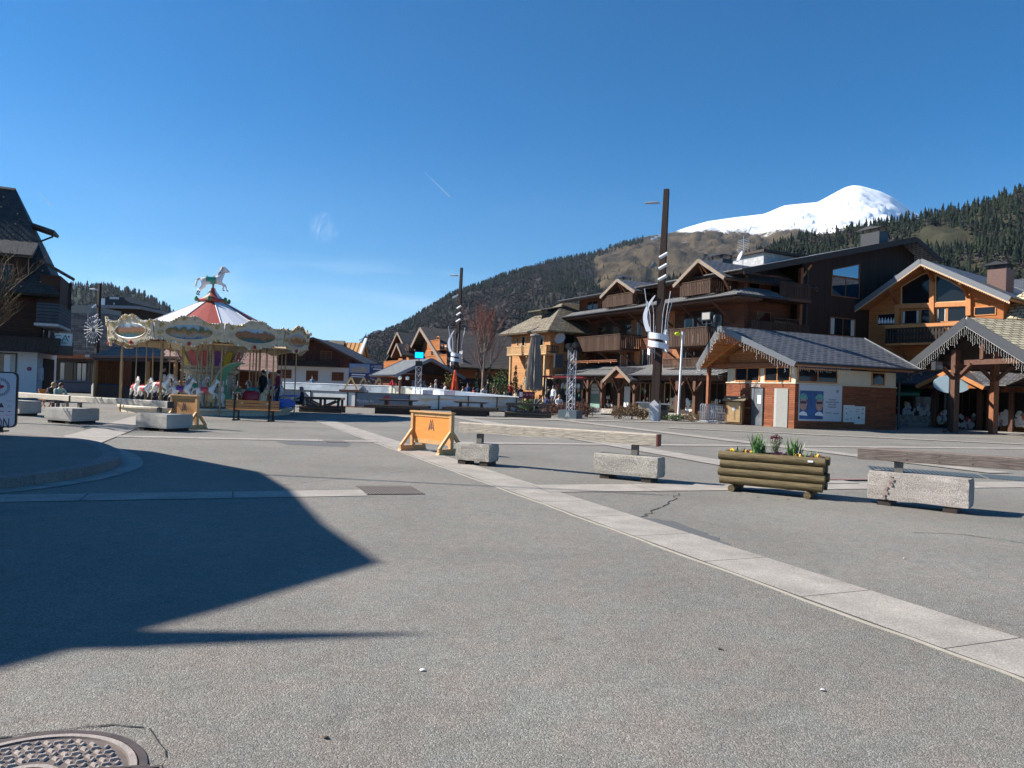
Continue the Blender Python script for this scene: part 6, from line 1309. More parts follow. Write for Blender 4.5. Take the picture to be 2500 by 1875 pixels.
a, z1 = qf(135, 520); b, z0 = qf(1000, 605); MB().box(a, b, -1.2, -.16, z0-.1, z0).build('balcony', TIMBER_D, q1); railing(q1, (a, -1.2), (b, -1.2), z0, z1, TIMBER_D, bw=.07, gap=.07)
# roofs stacked behind it
def backhouse(pxa, pxb, ytop, Yd, roofm, label, wall=W_HOTEL, h=3.2, name='house', slope=.5, ang=0):
    a = xat(pxa, Yd); b = xat(pxb, Yd); zt_ = at((pxa+pxb)/2, ytop, Yd).z; t = thing(name, label, 'house', ((a+b)/2, Yd, 0), ang); w_ = b-a
    MB().box(-w_/2+.4, w_/2-.4, 0, 8, 0, zt_-h).build('wall', wall, t)
    MB().slab([(-w_/2, -1, zt_-h), (w_/2, -1, zt_-h), (w_/2, 3.8, zt_), (-w_/2, 3.8, zt_)], .2).slab([(-w_/2, 3.8, zt_), (w_/2, 3.8, zt_), (w_/2, 9, zt_-h), (-w_/2, 9, zt_-h)], .2).build('roof', roofm, t); return t
ORIB = tiled('orange_battens', rgb(.62, .33, .12), rgb(.55, .28, .1), rgb(.12, .05, .02), 9, .55, .09, rot=pi/2, bump=.6)
bo = backhouse(825, 876, 832, 96, ORIB, 'house under construction with a bare orange battened roof behind the brown chalet', h=3.6)
MB().beam((1.4, -1.1, at(850, 868, 96).z-.4), (1.3, 3.8, at(850, 822, 96).z), .35, .3).build('bargeboard', WHITE, bo)
backhouse(765, 822, 826, 92, LAUZE_G, 'pale brown roof showing behind the ridge of the brown chalet', h=3)
bk = backhouse(715, 748, 826, 90, LAUZE_G, 'small tan roof with a green net just right of the carousel', h=2.5)
MB().box(1.2, 3.6, -1.2, -1.0, 5.4, 6.6).build('net', plain('green_net', rgb(.02, .25, .14), rough=.8), bk)
for x in (0, .7): MB().tube([(x-2, -1.1, 7.4), (x+1.8, -1.1, 5.9)], .06, 5).build('pipe', BLACK, bk)
# billboard
bb_ = thing('billboard', 'blue sales billboard with a chalet picture beside the white based chalet', 'billboard', (xat(893, 76), 76, 0)); wv = (935-851)/1830*76
zb0 = at(893, 924, 76).z; zb1 = at(893, 887, 76).z
pb = MB().box(-wv/2, wv/2, -.05, .05, zb0, zb1).build('panel', plain('billboard_navy', rgb(.03, .05, .14), rough=.5), bb_)
MB().box(-wv/2+.05, wv*.1, -.056, -.0505, zb0+.55, zb1-.1).build('picture_sky', plain('billboard_sky', rgb(.22, .3, .42), rough=.6), pb)
MB().prism([(-1.5, zb0+.6), (.1, zb0+.6), (.1, zb0+1.0), (-.45, zb0+1.25), (-1.0, zb0+1.0), (-1.2, zb0+1.1), (-1.5, zb0+.95)], -.062, -.0565).build('picture_house', plain('billboard_tan', rgb(.4, .32, .24), rough=.6, var=.4), pb)
text('A VENDRE', 'lettering', pb, WHITE, .3, (wv*.31, -.06, zb1-.3), stretch=.8)
MB().box(wv*.2, wv*.45, -.056, -.0505, zb1-.6, zb1-.5).box(-wv/2+.3, -wv*.02, -.056, -.0505, zb0+.3, zb0+.42).box(-wv/2+.3, -wv*.05, -.056, -.0505, zb0+.1, zb0+.18).build('text_lines', WHITE, pb)
for x in (-wv/2+.1, 0, wv/2-.1): MB().box(x-.07, x+.07, .0501, .15, 0, zb1).build('post', TIMBER, bb_)

# ---- left side
Lb = Fac((-29.3, 46.2), 24); lf = lambda x, y, yl=0: Lb.f(*Z7(x, y), yl)
ca = Lb.thing('corner_building', 'tall dark chalet with a huge tiled roof and white ground floor at the left edge', 'building')
TILE_D = tiled('dark_studded_tiles', rgb(.05, .052, .05), rgb(.036, .038, .038), rgb(.012, .012, .012), .32, .22, .012, rough=.7)
zw = lf(150, 1002)[1]; x0 = -16; zu_ = 6.6
MB().box(x0, 0, 0, 8, 0, zw).build('wall', PLASTER, ca)
MB().box(x0, .1, -.1, 8.1, zw+.001, zu_).build('upper_wall', W_DARK, ca)
zR = lf(95, 48, 4)[1]; xR = lf(95, 48, 4)[0]; E1 = (1.2, -1.4, 6.35); E2 = (.75, 9.2, 6.7)
rf = MB().slab([(x0, -1.4, 6.35), E1, (xR, 4, zR), (x0, 4, zR)], .3).slab([E1, E2, (xR, 4, zR)], .3).slab([E2, (x0, 9.4, 6.4), (x0, 4, zR), (xR, 4, zR)], .3).build('roof', TILE_D, ca)
MB().add([(x0, -1.35, 6.1), (E1[0]-.1, -1.35, 6.1), (E2[0]-.1, 9.3, 6.6), (x0, 9.3, 6.1)], [(0, 1, 2, 3)]).build('soffit', TIMBER_D, ca)
st = MB()
for i in range(22):
    for j in range(9):
        v = (j+.5*(i % 2)+.4)/9.5; x = x0+i*.95; xmax = E1[0]+(xR-E1[0])*v-.3
        if x < xmax: st.ball((x, -1.4+5.4*v-.05, 6.35+(zR-6.35)*v+.04), .05, 5, 4)
st.build('snow_hooks', plain('hook_tan', rgb(.34, .24, .15), rough=.5), ca)
# dormer
a, zd1 = lf(-60, 345, 1.2); b, zd0 = lf(205, 472, -1.0); b2, _ = lf(240, 345, 1.2)
MB().slab([(x0+3, -1.4, zd0+.05), (b, -1.4, zd0+.05), (b2, 1.6, zd1+.1), (x0+3, 1.6, zd1+.1)], .18).build('dormer_roof', SLATE_D, ca); MB().box(x0+3.3, b-.35, -.9, 1.5, 6.36, zd0-.1).build('dormer_wall', W_VDARK, ca); window(ca, b-1.6, -.905, 7.0, 1.1, .95, 0, TIMBER_R, 2)
# little projecting roof and pipe on the hipped side
a, z1 = lf(245, 262, 3.2); b, z0 = lf(350, 325, 3.2)
MB().slab([(a-1, 2.2, z1), (b, 2.2, z0), (b, 4.2, z0), (a-1, 4.2, z1)], .18).build('eyebrow_roof', SLATE_D, ca); MB().tube([(b-.1, 2.3, z0-.1), (b-.1, 2.3, z0-.4), (b-.8, 2.3, z0-.8)], .06, 6).build('downpipe', GUTTER, ca)
# box balcony on the right side
def rside(x, y, xl): return Lb.g(*Z7(x, y), xl)
bx = 1.35; y0_, zb1 = rside(365, 718, bx); y1_, _ = rside(438, 812, bx); zt2 = rside(440, 640, bx)[1]
MB().box(.11, bx, y0_, y1_, 4.35, 4.5).build('balcony', plain('pale_grey_soffit', rgb(.42, .42, .42), rough=.8), ca)
MB().box(bx-.08, bx, y0_, y1_, 4.501, 5.7).box(.2, bx-.081, y0_, y0_+.08, 4.501, 5.7).build('balcony_panel', tiled('blue_grey_boards', rgb(.05, .065, .08), rgb(.04, .05, .06), rgb(.01, .01, .012), 3, .2, .02), ca)
y2_, z2_ = rside(392, 490, .3); y3_, z3_ = rside(455, 600, 2.0)
MB().slab([(.2, y0_+1.2, z3_+1.0), (2.0, y0_+1.2, z3_), (2.0, y3_, z3_), (.2, y3_, z3_+1.0)], .16).build('balcony_roof', SLATE_D, ca); MB().box(.11, bx-.16, y0_+1.4, y1_-.1, 5.71, z3_+.15).build('balcony_wall', W_DARK, ca); MB().box(bx-.14, bx-.001, y1_-.3, y1_-.16, 5.701, z3_+.2).build('balcony_post', TIMBER_D, ca)
for k, yy in enumerate((1.2, 3.2, 5.2)): window(ca, .101, yy, 3.3, 1.0, 1.5 if k < 2 else .9, pi/2, BLACK, glass=CURT if k == 1 else GLASS)
a, z1 = lf(100, 912, -1.3); z0 = lf(200, 1020, -1.3)[1]; zA, zB = min(z0, 2.9), 3.7
MB().box(-4, 1.2, -1.2, -.11, zA-.1, zA).box(.11, 1.2, -.109, 6, zA-.1, zA).build('balcony', TIMBER_D, ca); railing(ca, (-4, -1.22), (1.2, -1.22), zA-.05, zB, TIMBER_D, bw=.16, gap=.01); railing(ca, (1.22, -1.2), (1.22, 6), zA-.05, zB, TIMBER_D, bw=.16, gap=.01)
pA = at(155, 829, 46.6); sgn = thing('bank_sign', 'white sign with green letters CA on the balcony of the dark left building', 'sign', pA, radians(12)); hs_ = .36
b_, a_ = .46, -.46
pn_ = MB().box(-.48, .48, -.08, .08, -.38, .38).build('panel', plain('sign_pale', rgb(.6, .72, .72), rough=.4), sgn)
GRN = plain('sign_green', rgb(.0, .22, .2), rough=.5)
text('CA', 'lettering', pn_, GRN, .58, (-.1, -.085, .06), stretch=1.1); MB().box(-.36, .22, -.086, -.081, -.24, -.19).build('underline', GRN, pn_); MB().ball((.32, -.09, .18), (.06, .02, .06), 8, 6).build('red_dot', plain('sign_dot', rgb(.5, .05, .05)), pn_)
MB().box(-.03, .03, .081, .5, .1, .15).build('bracket', BLACK, sgn)
MB().box(.001, .06, 2.2, 6.6, .1, 2.5).build('entrance', TIMBER_D, ca)
for k in range(9): MB().box(.0605, .09, 2.3+k*.48, 2.38+k*.48, .12, 2.45).build('entrance_slat', BLACK, ca)
a, z1 = lf(-40, 1062); b, z0 = lf(95, 1185); window(ca, (a+b)/2-1, -.001, .9, b-a+2, z1-.9, 0, BLACK, 2)
MB().box(b-1.3, b-1.0, -.03, -.019, 1.2, 2.6).box(b-.6, b-.3, -.03, -.019, 1.2, 2.6).build('poster', WHITE, ca)
a, z0 = lf(180, 1158); MB().prism([(a+.13*cos(k), z0+.13*sin(k)) for k in np.arange(0, 6.2, .4)], -.03, -.001).build('round_notice', plain('notice_purple', rgb(.3, .1, .15)), ca)
MB().box(.001, .3, .2, .6, 1.1, 1.9).build('letterbox', plain('box_grey', rgb(.4, .42, .45)), ca, bevel=.02)

# slate-fronted building and rooftop sign
Sb = Fac((0, 62.0), 0); s7 = lambda x, y, yl=0: Sb.f(*Z7(x, y), yl)
sb = thing('slate_building', 'shop building with grey slate hung front and dark windows left of the lamp post', 'building', (0, 62, 0))
a, z1 = s7(335, 815); b, z0 = s7(660, 1075); _, z1 = s7(500, 815)
MB().box(a-3, b, 0, 10, z0, z1).build('upper_wall', tiled('hung_slates', rgb(.2, .2, .2), rgb(.1, .1, .105), rgb(.05, .05, .05), .7, .18, .012, bump=.8), sb); MB().box(a-3, b, .4, 10, 0, z0-.001).build('wall', TIMBER_D, sb)
MB().box(a-3, b, -.05, .4, z0-.35, z0-.001).build('fascia', TIMBER_R, sb)
for x in (345, 450, 560): xx, _ = s7(x, 1130); window(sb, xx+1.2, .399, 1.0, 2.2, 1.5, 0, BLACK, 2)
_, zz = s7(500, 1180); MB().box(a-3, b, -.1, .35, .1, .85).box(a-3, b, -.2, -.05, .9, 1.05).build('counter', plain('navy_boards', rgb(.03, .05, .09), rough=.6), sb)
a2, z2 = s7(440, 765, 3); b2, _ = s7(560, 765, 3); MB().box(a2, b2, 3, 8, z1+.001, z2).build('roof_box', plain('beige_render', rgb(.34, .3, .24), rough=.9), sb)
Fb = thing('flat_roofed_building', 'dark flat roofed building under a black rooftop sign, behind the carousel', 'building', (0, 84, 0)); F4 = Fac((0, 84.0), 0); s9 = lambda x, y: F4.f(*Z7(x, y))
a, z1 = s9(600, 768); b, _ = s9(860, 775); MB().box(a, b, 0, 6, 0, z1-.3).build('wall', W_VDARK, Fb); MB().box(a-.6, b+.4, -.8, 6.5, z1-.299, z1).build('roof', plain('grey_roof_edge', rgb(.2, .21, .23), rough=.6), Fb)
a3, z3 = s9(440, 765); b3, _ = s9(610, 765); MB().prism([(a3-2, z1-2), (b3, z1-2), (b3, z1+1.1), (b3-1.5, z1+1.9), (a3-2, z1+.5)], 6.6, 14).build('wing', TILE_D, Fb)
a, z1s = s9(655, 718); b, z0s = s9(765, 766); rs_ = MB().box(a, b, -.3, 0, z1+.05, z1s).build('sign_board', BLACK, Fb); MB().box(a+.4, a+.55, .001, .6, z1, z1+.5).box(b-.55, b-.4, .001, .6, z1, z1+.5).build('sign_leg', BLACK, Fb)
MB().box(a-.5, a-.02, -.3, 0, z1, z1s-.2).build('chimney', WHITE, Fb)
INKW = plain('ink_pale', rgb(.5, .5, .52)); MB().box(a+.5, b-.5, -.31, -.301, (z1+z1s)/2+.25, (z1+z1s)/2+.5).box(a+1.1, b-1.1, -.31, -.301, (z1+z1s)/2-.35, (z1+z1s)/2-.15).build('faded_lettering', INKW, rs_)
# rust coloured timber hut and pale roofed chalet behind the carousel
Hh = Fac((0, 50.0), 0); s6 = lambda x, y: Hh.f(x, y)
ht = thing('timber_hut', 'rust orange plank hut left of the carousel', 'hut', (0, 50, 0)); a, z1 = s6(236, 872); b, z0 = s6(293, 955)
MB().box(a, b+.2, 0, 4, 0, z1).build('wall', tiled('rust_boards', rgb(.30, .085, .025), rgb(.25, .07, .02), rgb(.08, .02, .01), 4, .18, .01, rot=pi/2), ht); MB().slab([(a-.2, -.3, z1+.02), (b+.3, -.3, z1+.02), (b+.3, 4.3, z1+.3), (a-.2, 4.3, z1+.3)], .1).build('roof', TIMBER, ht)
MB().box(a+.1, b+.1, -.06, -.001, .15, .55).box(a+.1, b+.1, -.06, -.001, .7, 1.0).build('blue_board', plain('navy_boards', rgb(.03, .05, .09)), ht)
Wc = Fac((-25.5, 47.5), -22); wc = Wc.thing('market_chalet', 'long low chalet stall with brown plank roof behind the carousel horses', 'stall')
a, z1 = Wc.f(270, 815); b, z0 = Wc.f(450, 880); a_, ze_ = Wc.f(265, 870)
RB = tiled('pinkish_plank_roof', rgb(.3, .18, .14), rgb(.22, .13, .10), rgb(.03, .02, .015), 6, .28, .03, bump=.8)
MB().slab([(a-.3, -1.2, ze_), (b+.8, -1.2, ze_+.05), (b+.8, 3, z1+.1), (a+.6, 3, z1+.1)], .15).build('roof', RB, wc); MB().box(a+.2, b+.5, 1.5, 4, 0, ze_).build('wall', TIMBER_D, wc)
MB().box(a, b+.6, -1.15, -.95, ze_-.3, ze_-.16).build('beam', TIMBER, wc)
for x in np.linspace(a+.1, b+.4, 4): MB().box(x-.08, x+.08, -1.1, -.94, 0, ze_-.3).build('post', TIMBER_O, wc)
MB().box(a+.2, b+.4, -1.0, -.6, 0, .95).build('counter', TIMBER, wc)
wc2 = thing('market_chalet', 'second low stall seen between the carousel poles, with a reddish plank roof', 'stall', (0, 52, 0)); Wd = Fac((0, 52.0), 0)
a, z1 = Wd.f(590, 868); b, z0 = Wd.f(672, 905); MB().slab([(a-.6, -.8, z0), (b+.4, -.8, z0-.1), (b-.9, 3, z1+.4), (a-1.4, 3, z1+.4)], .12).build('roof', RB, wc2); MB().box(a-.3, b-.4, .3, 3, 0, z0-.05).build('wall', W_HOTEL, wc2)
MB().box(b-.5, b-.35, -.6, -.45, 0, z0-.2).build('post', WHITE, wc2); MB().ball((b-.3, -.8, z0-.1), .16, 8, 6).build('globe_lamp', D.materials['globe_white'], wc2, True)
# green metal fence line / hedge base: dark lower terrace wall left of hotel
# ================================================================= FIGURES
def skin_mesh(name, V, E, Rd, root=0, sub=1, mats=(), fmat=None):
    me = D.meshes.new(name+'_sk'); me.from_pydata(V, E, []); o = D.objects.new(name+'_sk', me); COL.objects.link(o)
    md = o.modifiers.new('s', 'SKIN'); md.use_smooth_shade = True
    sv = me.skin_vertices[0].data if me.skin_vertices else None
    if sv is None:
        bm = bmesh.new(); bm.from_mesh(me); bm.verts.layers.skin.verify(); bm.to_mesh(me); bm.free(); sv = me.skin_vertices[0].data
    for i, r in enumerate(Rd): sv[i].radius = r if isinstance(r, (tuple, list)) else (r, r); sv[i].use_root = (i == root)
    if sub: s2 = o.modifiers.new('b', 'SUBSURF'); s2.levels = sub; s2.render_levels = sub
    dg = bpy.context.evaluated_depsgraph_get(); out = D.meshes.new_from_object(o.evaluated_get(dg)); D.objects.remove(o); D.meshes.remove(me)
    out.name = name; out.materials.clear()
    for m in mats: out.materials.append(m)
    if fmat:
        VV = [Vector(v) for v in V]
        for p in out.polygons:
            c = p.center; best = min(E, key=lambda e: _segd(c, VV[e[0]], VV[e[1]])); p.material_index = fmat(best, c)
    out.polygons.foreach_set('use_smooth', [True]*len(out.polygons)); return out
def _segd(p, a, b):
    d = b-a; t = max(0, min(1, (p-a).dot(d)/max(d.length_squared, 1e-9))); return (p-a-d*t).length
SKIN = plain('skin', rgb(.5, .28, .2), rough=.6, var=.05)
def cloth(r, g, b): return plain('cloth_%d_%d_%d' % (r*100, g*100, b*100), rgb(r, g, b), rough=.9, var=.15)
HAIRS = [plain('hair_brown', rgb(.06, .03, .015), rough=.7), plain('hair_dark', rgb(.015, .012, .01), rough=.7), plain('hair_blond', rgb(.32, .2, .09), rough=.7), plain('hair_grey', rgb(.3, .29, .28), rough=.7)]
def person_mesh(pose, top, legs, shoes):
    J = {}; 
    if pose == 'sit':
        hz = .5; J = dict(pel=(0, 0, hz), chest=(0, .03, hz+.34), neck=(0, .0, hz+.53), head=(0, -.03, hz+.65), crown=(0, -.02, hz+.76), nose=(0, -.13, hz+.63))
        for s, q in ((1, 'r'), (-1, 'l')):
            J.update({'sh'+q: (s*.18, .02, hz+.46), 'el'+q: (s*.25, -.06, hz+.2), 'wr'+q: (s*.13, -.3, hz+.16), 'hip'+q: (s*.09, -.02, hz-.01), 'kn'+q: (s*.12, -.44, hz+.0), 'an'+q: (s*.12, -.42, .1), 'to'+q: (s*.13, -.6, .05)})
    elif pose == 'lean':
        hz = .5; J = dict(pel=(0, 0, hz), chest=(0, -.14, hz+.32), neck=(0, -.25, hz+.47), head=(0, -.32, hz+.56), crown=(0, -.34, hz+.67), nose=(0, -.42, hz+.53))
        for s, q in ((1, 'r'), (-1, 'l')):
            J.update({'sh'+q: (s*.18, -.2, hz+.42), 'el'+q: (s*.23, -.33, hz+.16), 'wr'+q: (s*.07, -.45, hz+.2), 'hip'+q: (s*.09, -.02, hz-.01), 'kn'+q: (s*.13, -.44, hz+.02), 'an'+q: (s*.12, -.36, .1), 'to'+q: (s*.13, -.54, .05)})
    else:
        w = .12 if pose == 'walk' else 0
        J = dict(pel=(0, 0, .95), chest=(0, 0, 1.28), neck=(0, 0, 1.47), head=(0, -.01, 1.6), crown=(0, 0, 1.7), nose=(0, -.12, 1.58))
        for s, q in ((1, 'r'), (-1, 'l')):
            J.update({'sh'+q: (s*.18, 0, 1.4), 'el'+q: (s*.24, .03, 1.12), 'wr'+q: (s*.24, -.08-s*w, .88), 'hip'+q: (s*.09, 0, .92), 'kn'+q: (s*.1, -.03+s*w, .5), 'an'+q: (s*.1, .03+s*w*2, .09), 'to'+q: (s*.11, -.14+s*w*2, .04)})
    R_ = dict(pel=(.14, .12), chest=(.16, .115), neck=.055, head=(.082, .09), crown=(.065, .075), nose=.016)
    for q in 'rl': R_.update({'sh'+q: .065, 'el'+q: .046, 'wr'+q: .03, 'hip'+q: .1, 'kn'+q: .062, 'an'+q: .042, 'to'+q: .038})
    names = list(J); idx = {n: i for i, n in enumerate(names)}; V = [J[n] for n in names]; Rd = [R_[n] for n in names]
    E = [(idx[a], idx[b]) for a, b in (('pel', 'chest'), ('chest', 'neck'), ('neck', 'head'), ('head', 'crown'), ('head', 'nose'))]
    for q in 'rl': E += [(idx[a+(q if a not in ('pel', 'chest') else '')], idx[b+q]) for a, b in (('chest', 'sh'), ('sh', 'el'), ('el', 'wr'), ('pel', 'hip'), ('hip', 'kn'), ('kn', 'an'), ('an', 'to'))]
    lab = {}
    for s, q in ((1, 'r'), (-1, 'l')):
        w_ = Vector(J['wr'+q]); d = (w_-Vector(J['el'+q])).normalized(); sd = d.cross(Vector((0, 0, 1))); sd = sd.normalized() if sd.length > .1 else Vector((0, 1, 0))
        palm = w_+d*.07; pi_ = len(V); V.append(tuple(palm)); Rd.append((.032, .018)); E.append((idx['wr'+q], pi_)); lab[pi_] = 1
        for k, ln in enumerate((.065, .08, .085, .075)):
            f = palm+d*(.035+ln)+sd*(k-1.5)*.024+Vector((0, 0, -.02)); V.append(tuple(f)); Rd.append(.009); E.append((pi_, len(V)-1)); lab[len(V)-1] = 1
        V.append(tuple(w_+d*.06-sd*.06)); Rd.append(.011); E.append((idx['wr'+q], len(V)-1)); lab[len(V)-1] = 1
    hd = {idx[n] for n in ('head', 'crown', 'nose')}; lg = {idx[n+q] for n in ('hip', 'kn', 'an') for q in 'rl'}; to = {idx['to'+q] for q in 'rl'}
    def fm(e, c):
        if e[1] in lab: return 1
        if e[1] in hd: return 1
        if e[1] in to: return 3
        if e[1] in lg: return 2
        return 0
    return skin_mesh('person_body', V, E, Rd, 0, 1, (top, SKIN, legs, shoes), fm), Vector(J['head']), Vector(J['crown']), (Vector(J['head'])-Vector(J['neck']))
SHOE = plain('dark_shoe', rgb(.03, .03, .03), rough=.6)
def person(label, pose, loc, rz, top, legs, hair=0, group=None, hat=None, longhair=False, cat='person', s=1.):
    t = thing('person', label, cat, loc, rz, group); me, hc, cr_, _ = person_mesh(pose, top, legs, SHOE); b = link('body', me, t)
    hm = MB(); hm.ball(hc+Vector((0, .022, .04)), (.093, .105, .105), 12, 8)
    if longhair: hm.ball(hc+Vector((0, .07, -.07)), (.08, .05, .13), 10, 8)
    hm.build('hair', HAIRS[hair], t, True)
    ey = MB(); ey.ball(hc+Vector((-.032, -.083, .012)), (.012, .008, .008), 6, 4); ey.ball(hc+Vector((.032, -.083, .012)), (.012, .008, .008), 6, 4); ey.box(hc.x-.02, hc.x+.02, hc.y-.09, hc.y-.08, hc.z-.055, hc.z-.047); ey.build('face', SHOE, t)
    if hat: MB().lathe([(.0, .16), (.07, .15), (.108, .08), (.11, .055), (.0, .05)], 14, tuple(hc)).build('hat', hat, t, True)
    if s != 1: t.scale = (s, s, s)
    return t

# ================================================================= CAROUSEL
CX, CY = xat(512, 34.9), 34.9
CREAMG = plain('cream_gilding', rgb(.54, .46, .33), rough=.45, var=.25, scale=9, spec=.6); GOLD = plain('gold_paint', rgb(.55, .36, .1), rough=.35, var=.3, scale=10, metal=.3); BULB = plain('bulb_glass', rgb(.85, .8, .65), rough=.2, spec=.8)
BRASS = plain('brass_pole', rgb(.32, .2, .1), rough=.3, metal=.5); REDT = plain('red_canvas', rgb(.36, .07, .05), rough=.7, var=.1); WHT = plain('white_canvas', rgb(.72, .72, .74), rough=.7, var=.05)
car = thing('carousel', 'ornate carousel with a red and white cone roof topped by a white horse', 'carousel', (CX, CY, 0), radians(21.7))
NP = 10; A0 = radians(-90-11.3); car.scale = (.95, .95, .95)
pl_ = MB().lathe([(0, .32), (3.95, .32), (3.97, .30), (3.97, .22), (3.85, .20), (3.85, .0), (0, .0)], 60); pl_.build('platform', [CREAMG], car)
MB().lathe([(3.80, .326), (0, .326)], 60).build('deck', plain('deck_grey', rgb(.22, .2, .18), rough=.8), car)
prf = [(.32, 5.5), (.5, 5.42), (4.25, 3.5)]; m = MB()
for k in range(NP):
    a0 = A0+(k-.5)*2*pi/NP+.02; a1 = A0+(k+.5)*2*pi/NP+.02
    for (r0, z0), (r1, z1) in zip(prf, prf[1:]):
        n = 3
        for j in range(n):
            b0 = a0+(a1-a0)*j/n; b1 = a0+(a1-a0)*(j+1)/n
            sg = lambda t: 1-.012*sin(pi*(t-a0)/(a1-a0))
            m.add([(r0*cos(b0), r0*sin(b0), z0), (r1*cos(b0), r1*sin(b0), z1), (r1*cos(b1), r1*sin(b1), z1), (r0*cos(b1), r0*sin(b1), z0)], [(0, 1, 2, 3)], 1 if k % 2 == 1 else 0)
m.build('cone_roof', [REDT, WHT], car)
sm_ = MB()
for k in range(NP): a = A0+(k-.5)*2*pi/NP+.02; sm_.tube([(.5*cos(a), .5*sin(a), 5.44), (4.25*cos(a), 4.25*sin(a), 3.52)], .018, 5)
sm_.build('roof_seam', WHITE, car)
sp = MB(); sp.lathe([(.66, 5.36), (.6, 5.52), (.48, 5.58), (.3, 5.74), (.17, 5.92), (.12, 6.08), (0, 6.1)], 30, mif=lambda j: (j//5) % 3)
sp.build('spire', [CREAMG, REDT, WHT], car, True); MB().lathe([(.69, 5.38), (.72, 5.46), (.66, 5.54), (.6, 5.5)], 30).build('spire_ring', REDT, car, True)
for k in range(6): a = k*pi/3+.3; MB().ball((.78*cos(a), .78*sin(a), 5.5), (.09, .09, .13), 6, 5).build('spire_ornament', plain('ornament_green', rgb(.03, .2, .08)), car)
# crown of panels
def painting(name, cols, seed):
    m, nt, b = _new(name); N = nt.nodes.new; L = nt.links.new; b.inputs['Roughness'].default_value = .35
    t = N('ShaderNodeTexCoord'); sp_ = N('ShaderNodeSeparateXYZ'); L(t.outputs['Object'], sp_.inputs[0]); mp = N('ShaderNodeMapping'); mp.inputs['Location'].default_value = (seed, seed, 0); L(t.outputs['Object'], mp.inputs[0])
    n = N('ShaderNodeTexNoise'); n.inputs['Scale'].default_value = 4.5; n.inputs['Detail'].default_value = 5; L(mp.outputs[0], n.inputs['Vector'])
    a = N('ShaderNodeMath'); a.operation = 'MULTIPLY_ADD'; a.inputs[1].default_value = .55; L(n.outputs['Fac'], a.inputs[0]); L(sp_.outputs['Z'], a.inputs[2])
    r = N('ShaderNodeMapRange'); r.inputs[1].default_value = 3.62; r.inputs[2].default_value = 4.15; L(a.outputs[0], r.inputs[0]); c = N('ShaderNodeValToRGB'); e = c.color_ramp.elements
    while len(e) < len(cols): e.new(.5)
    for k, q in enumerate(cols): e[k].position = k/(len(cols)-1); e[k].color = rgb(*q)
    L(r.outputs[0], c.inputs[0]); L(c.outputs[0], b.inputs['Base Color']); return m
PAINT = [painting('painted_scene_%d' % k, c_, k*3.7) for k, c_ in enumerate((((.04, .14, .28), (.3, .3, .25), (.32, .16, .06), (.06, .1, .04), (.25, .4, .5)), ((.03, .12, .2), (.05, .09, .04), (.3, .12, .05), (.2, .1, .06), (.3, .45, .55)), ((.05, .2, .35), (.45, .22, .06), (.2, .07, .03), (.5, .3, .1), (.2, .35, .5)), ((.25, .2, .17), (.4, .35, .3), (.3, .12, .08), (.35, .3, .28), (.4, .5, .55))))]
rc = random.Random(9); RP = 4.36; hw = RP*tan(pi/NP)
topf = lambda u: 3.93+.34*max(0, cos(u*pi/2))**1.4+.07*sin(abs(u)*9)+.10*(abs(u) > .86)
botf = lambda u: 3.16-.12*cos(u*pi*1.0)-.04*sin(abs(u)*14)
for k in range(NP):
    a = A0+k*2*pi/NP; m = MB(); n = 26
    F3 = lambda u, d, z: ((RP+d)*cos(a)-u*hw*sin(a), (RP+d)*sin(a)+u*hw*cos(a), z)
    lean = lambda z: (z-3.2)*.16
    for j in range(n):
        u0 = -1+2*j/n; u1 = -1+2*(j+1)/n; z00, z01, z10, z11 = botf(u0), topf(u0), botf(u1), topf(u1)
        m.add([F3(u0, lean(z00), z00), F3(u1, lean(z10), z10), F3(u1, lean(z11), z11), F3(u0, lean(z01), z01), F3(u0, lean(z00)-.06, z00), F3(u1, lean(z10)-.06, z10), F3(u1, lean(z11)-.06, z11), F3(u0, lean(z01)-.06, z01)],
              [(0, 1, 2, 3), (7, 6, 5, 4), (3, 2, 6, 7), (1, 0, 4, 5)])
        for zf, rr, up_ in ((topf, .05, -.03), (botf, .045, .03)):
            m.ball(F3(u0, lean(zf(u0))+.02, zf(u0)+up_), (rr, rr, rr*rc.uniform(.8, 1.4)), 6, 4, rc.choice((0, 0, 1, 2)))
    for s_ in (-1, 1):      # scrolls
        for (cu, cz, rr) in ((s_*.84, 3.55, .13), (s_*.8, 3.86, .1), (s_*.8, 3.28, .1), (s_*.45, 4.02, .09), (s_*.15, 4.16, .08), (s_*.45, 3.17, .08)):
            pts = [F3(cu+rr/hw*cos(t_)*(1-t_/9), .03+lean(cz), cz+rr*sin(t_)*(1-t_/9)) for t_ in np.arange(0, 7.5, .7)]
            m.tube(pts, .024, 5, rc.choice((0, 1)))
    m.ball(F3(0, .06, 3.12), (.07, .07, .09), 8, 6, 3)
    po_ = m.build('crown_panel', [CREAMG, GOLD, BULB, plain('ruby', rgb(.4, .03, .03))], car)
    ov = MB(); ov.add([F3(.68*cos(t_), lean(3.6+.31*sin(t_))+.012, 3.62+.31*sin(t_)) for t_ in np.arange(0, 6.28, .21)], [tuple(range(30))]); ov.build('painting', PAINT[k % 4], po_)
    rg_ = MB(); rg_.tube([F3(.70*cos(t_), lean(3.6)+.03, 3.62+.33*sin(t_)) for t_ in np.linspace(0, 2*pi, 30)], .028, 6, cap=False); rg_.build('oval_frame', CREAMG, po_)
MB().lathe([(4.2, 3.2), (4.2, 3.14), (1.5, 3.3)], 40).build('ceiling', plain('ceiling_cream', rgb(.3, .22, .12), rough=.7), car)
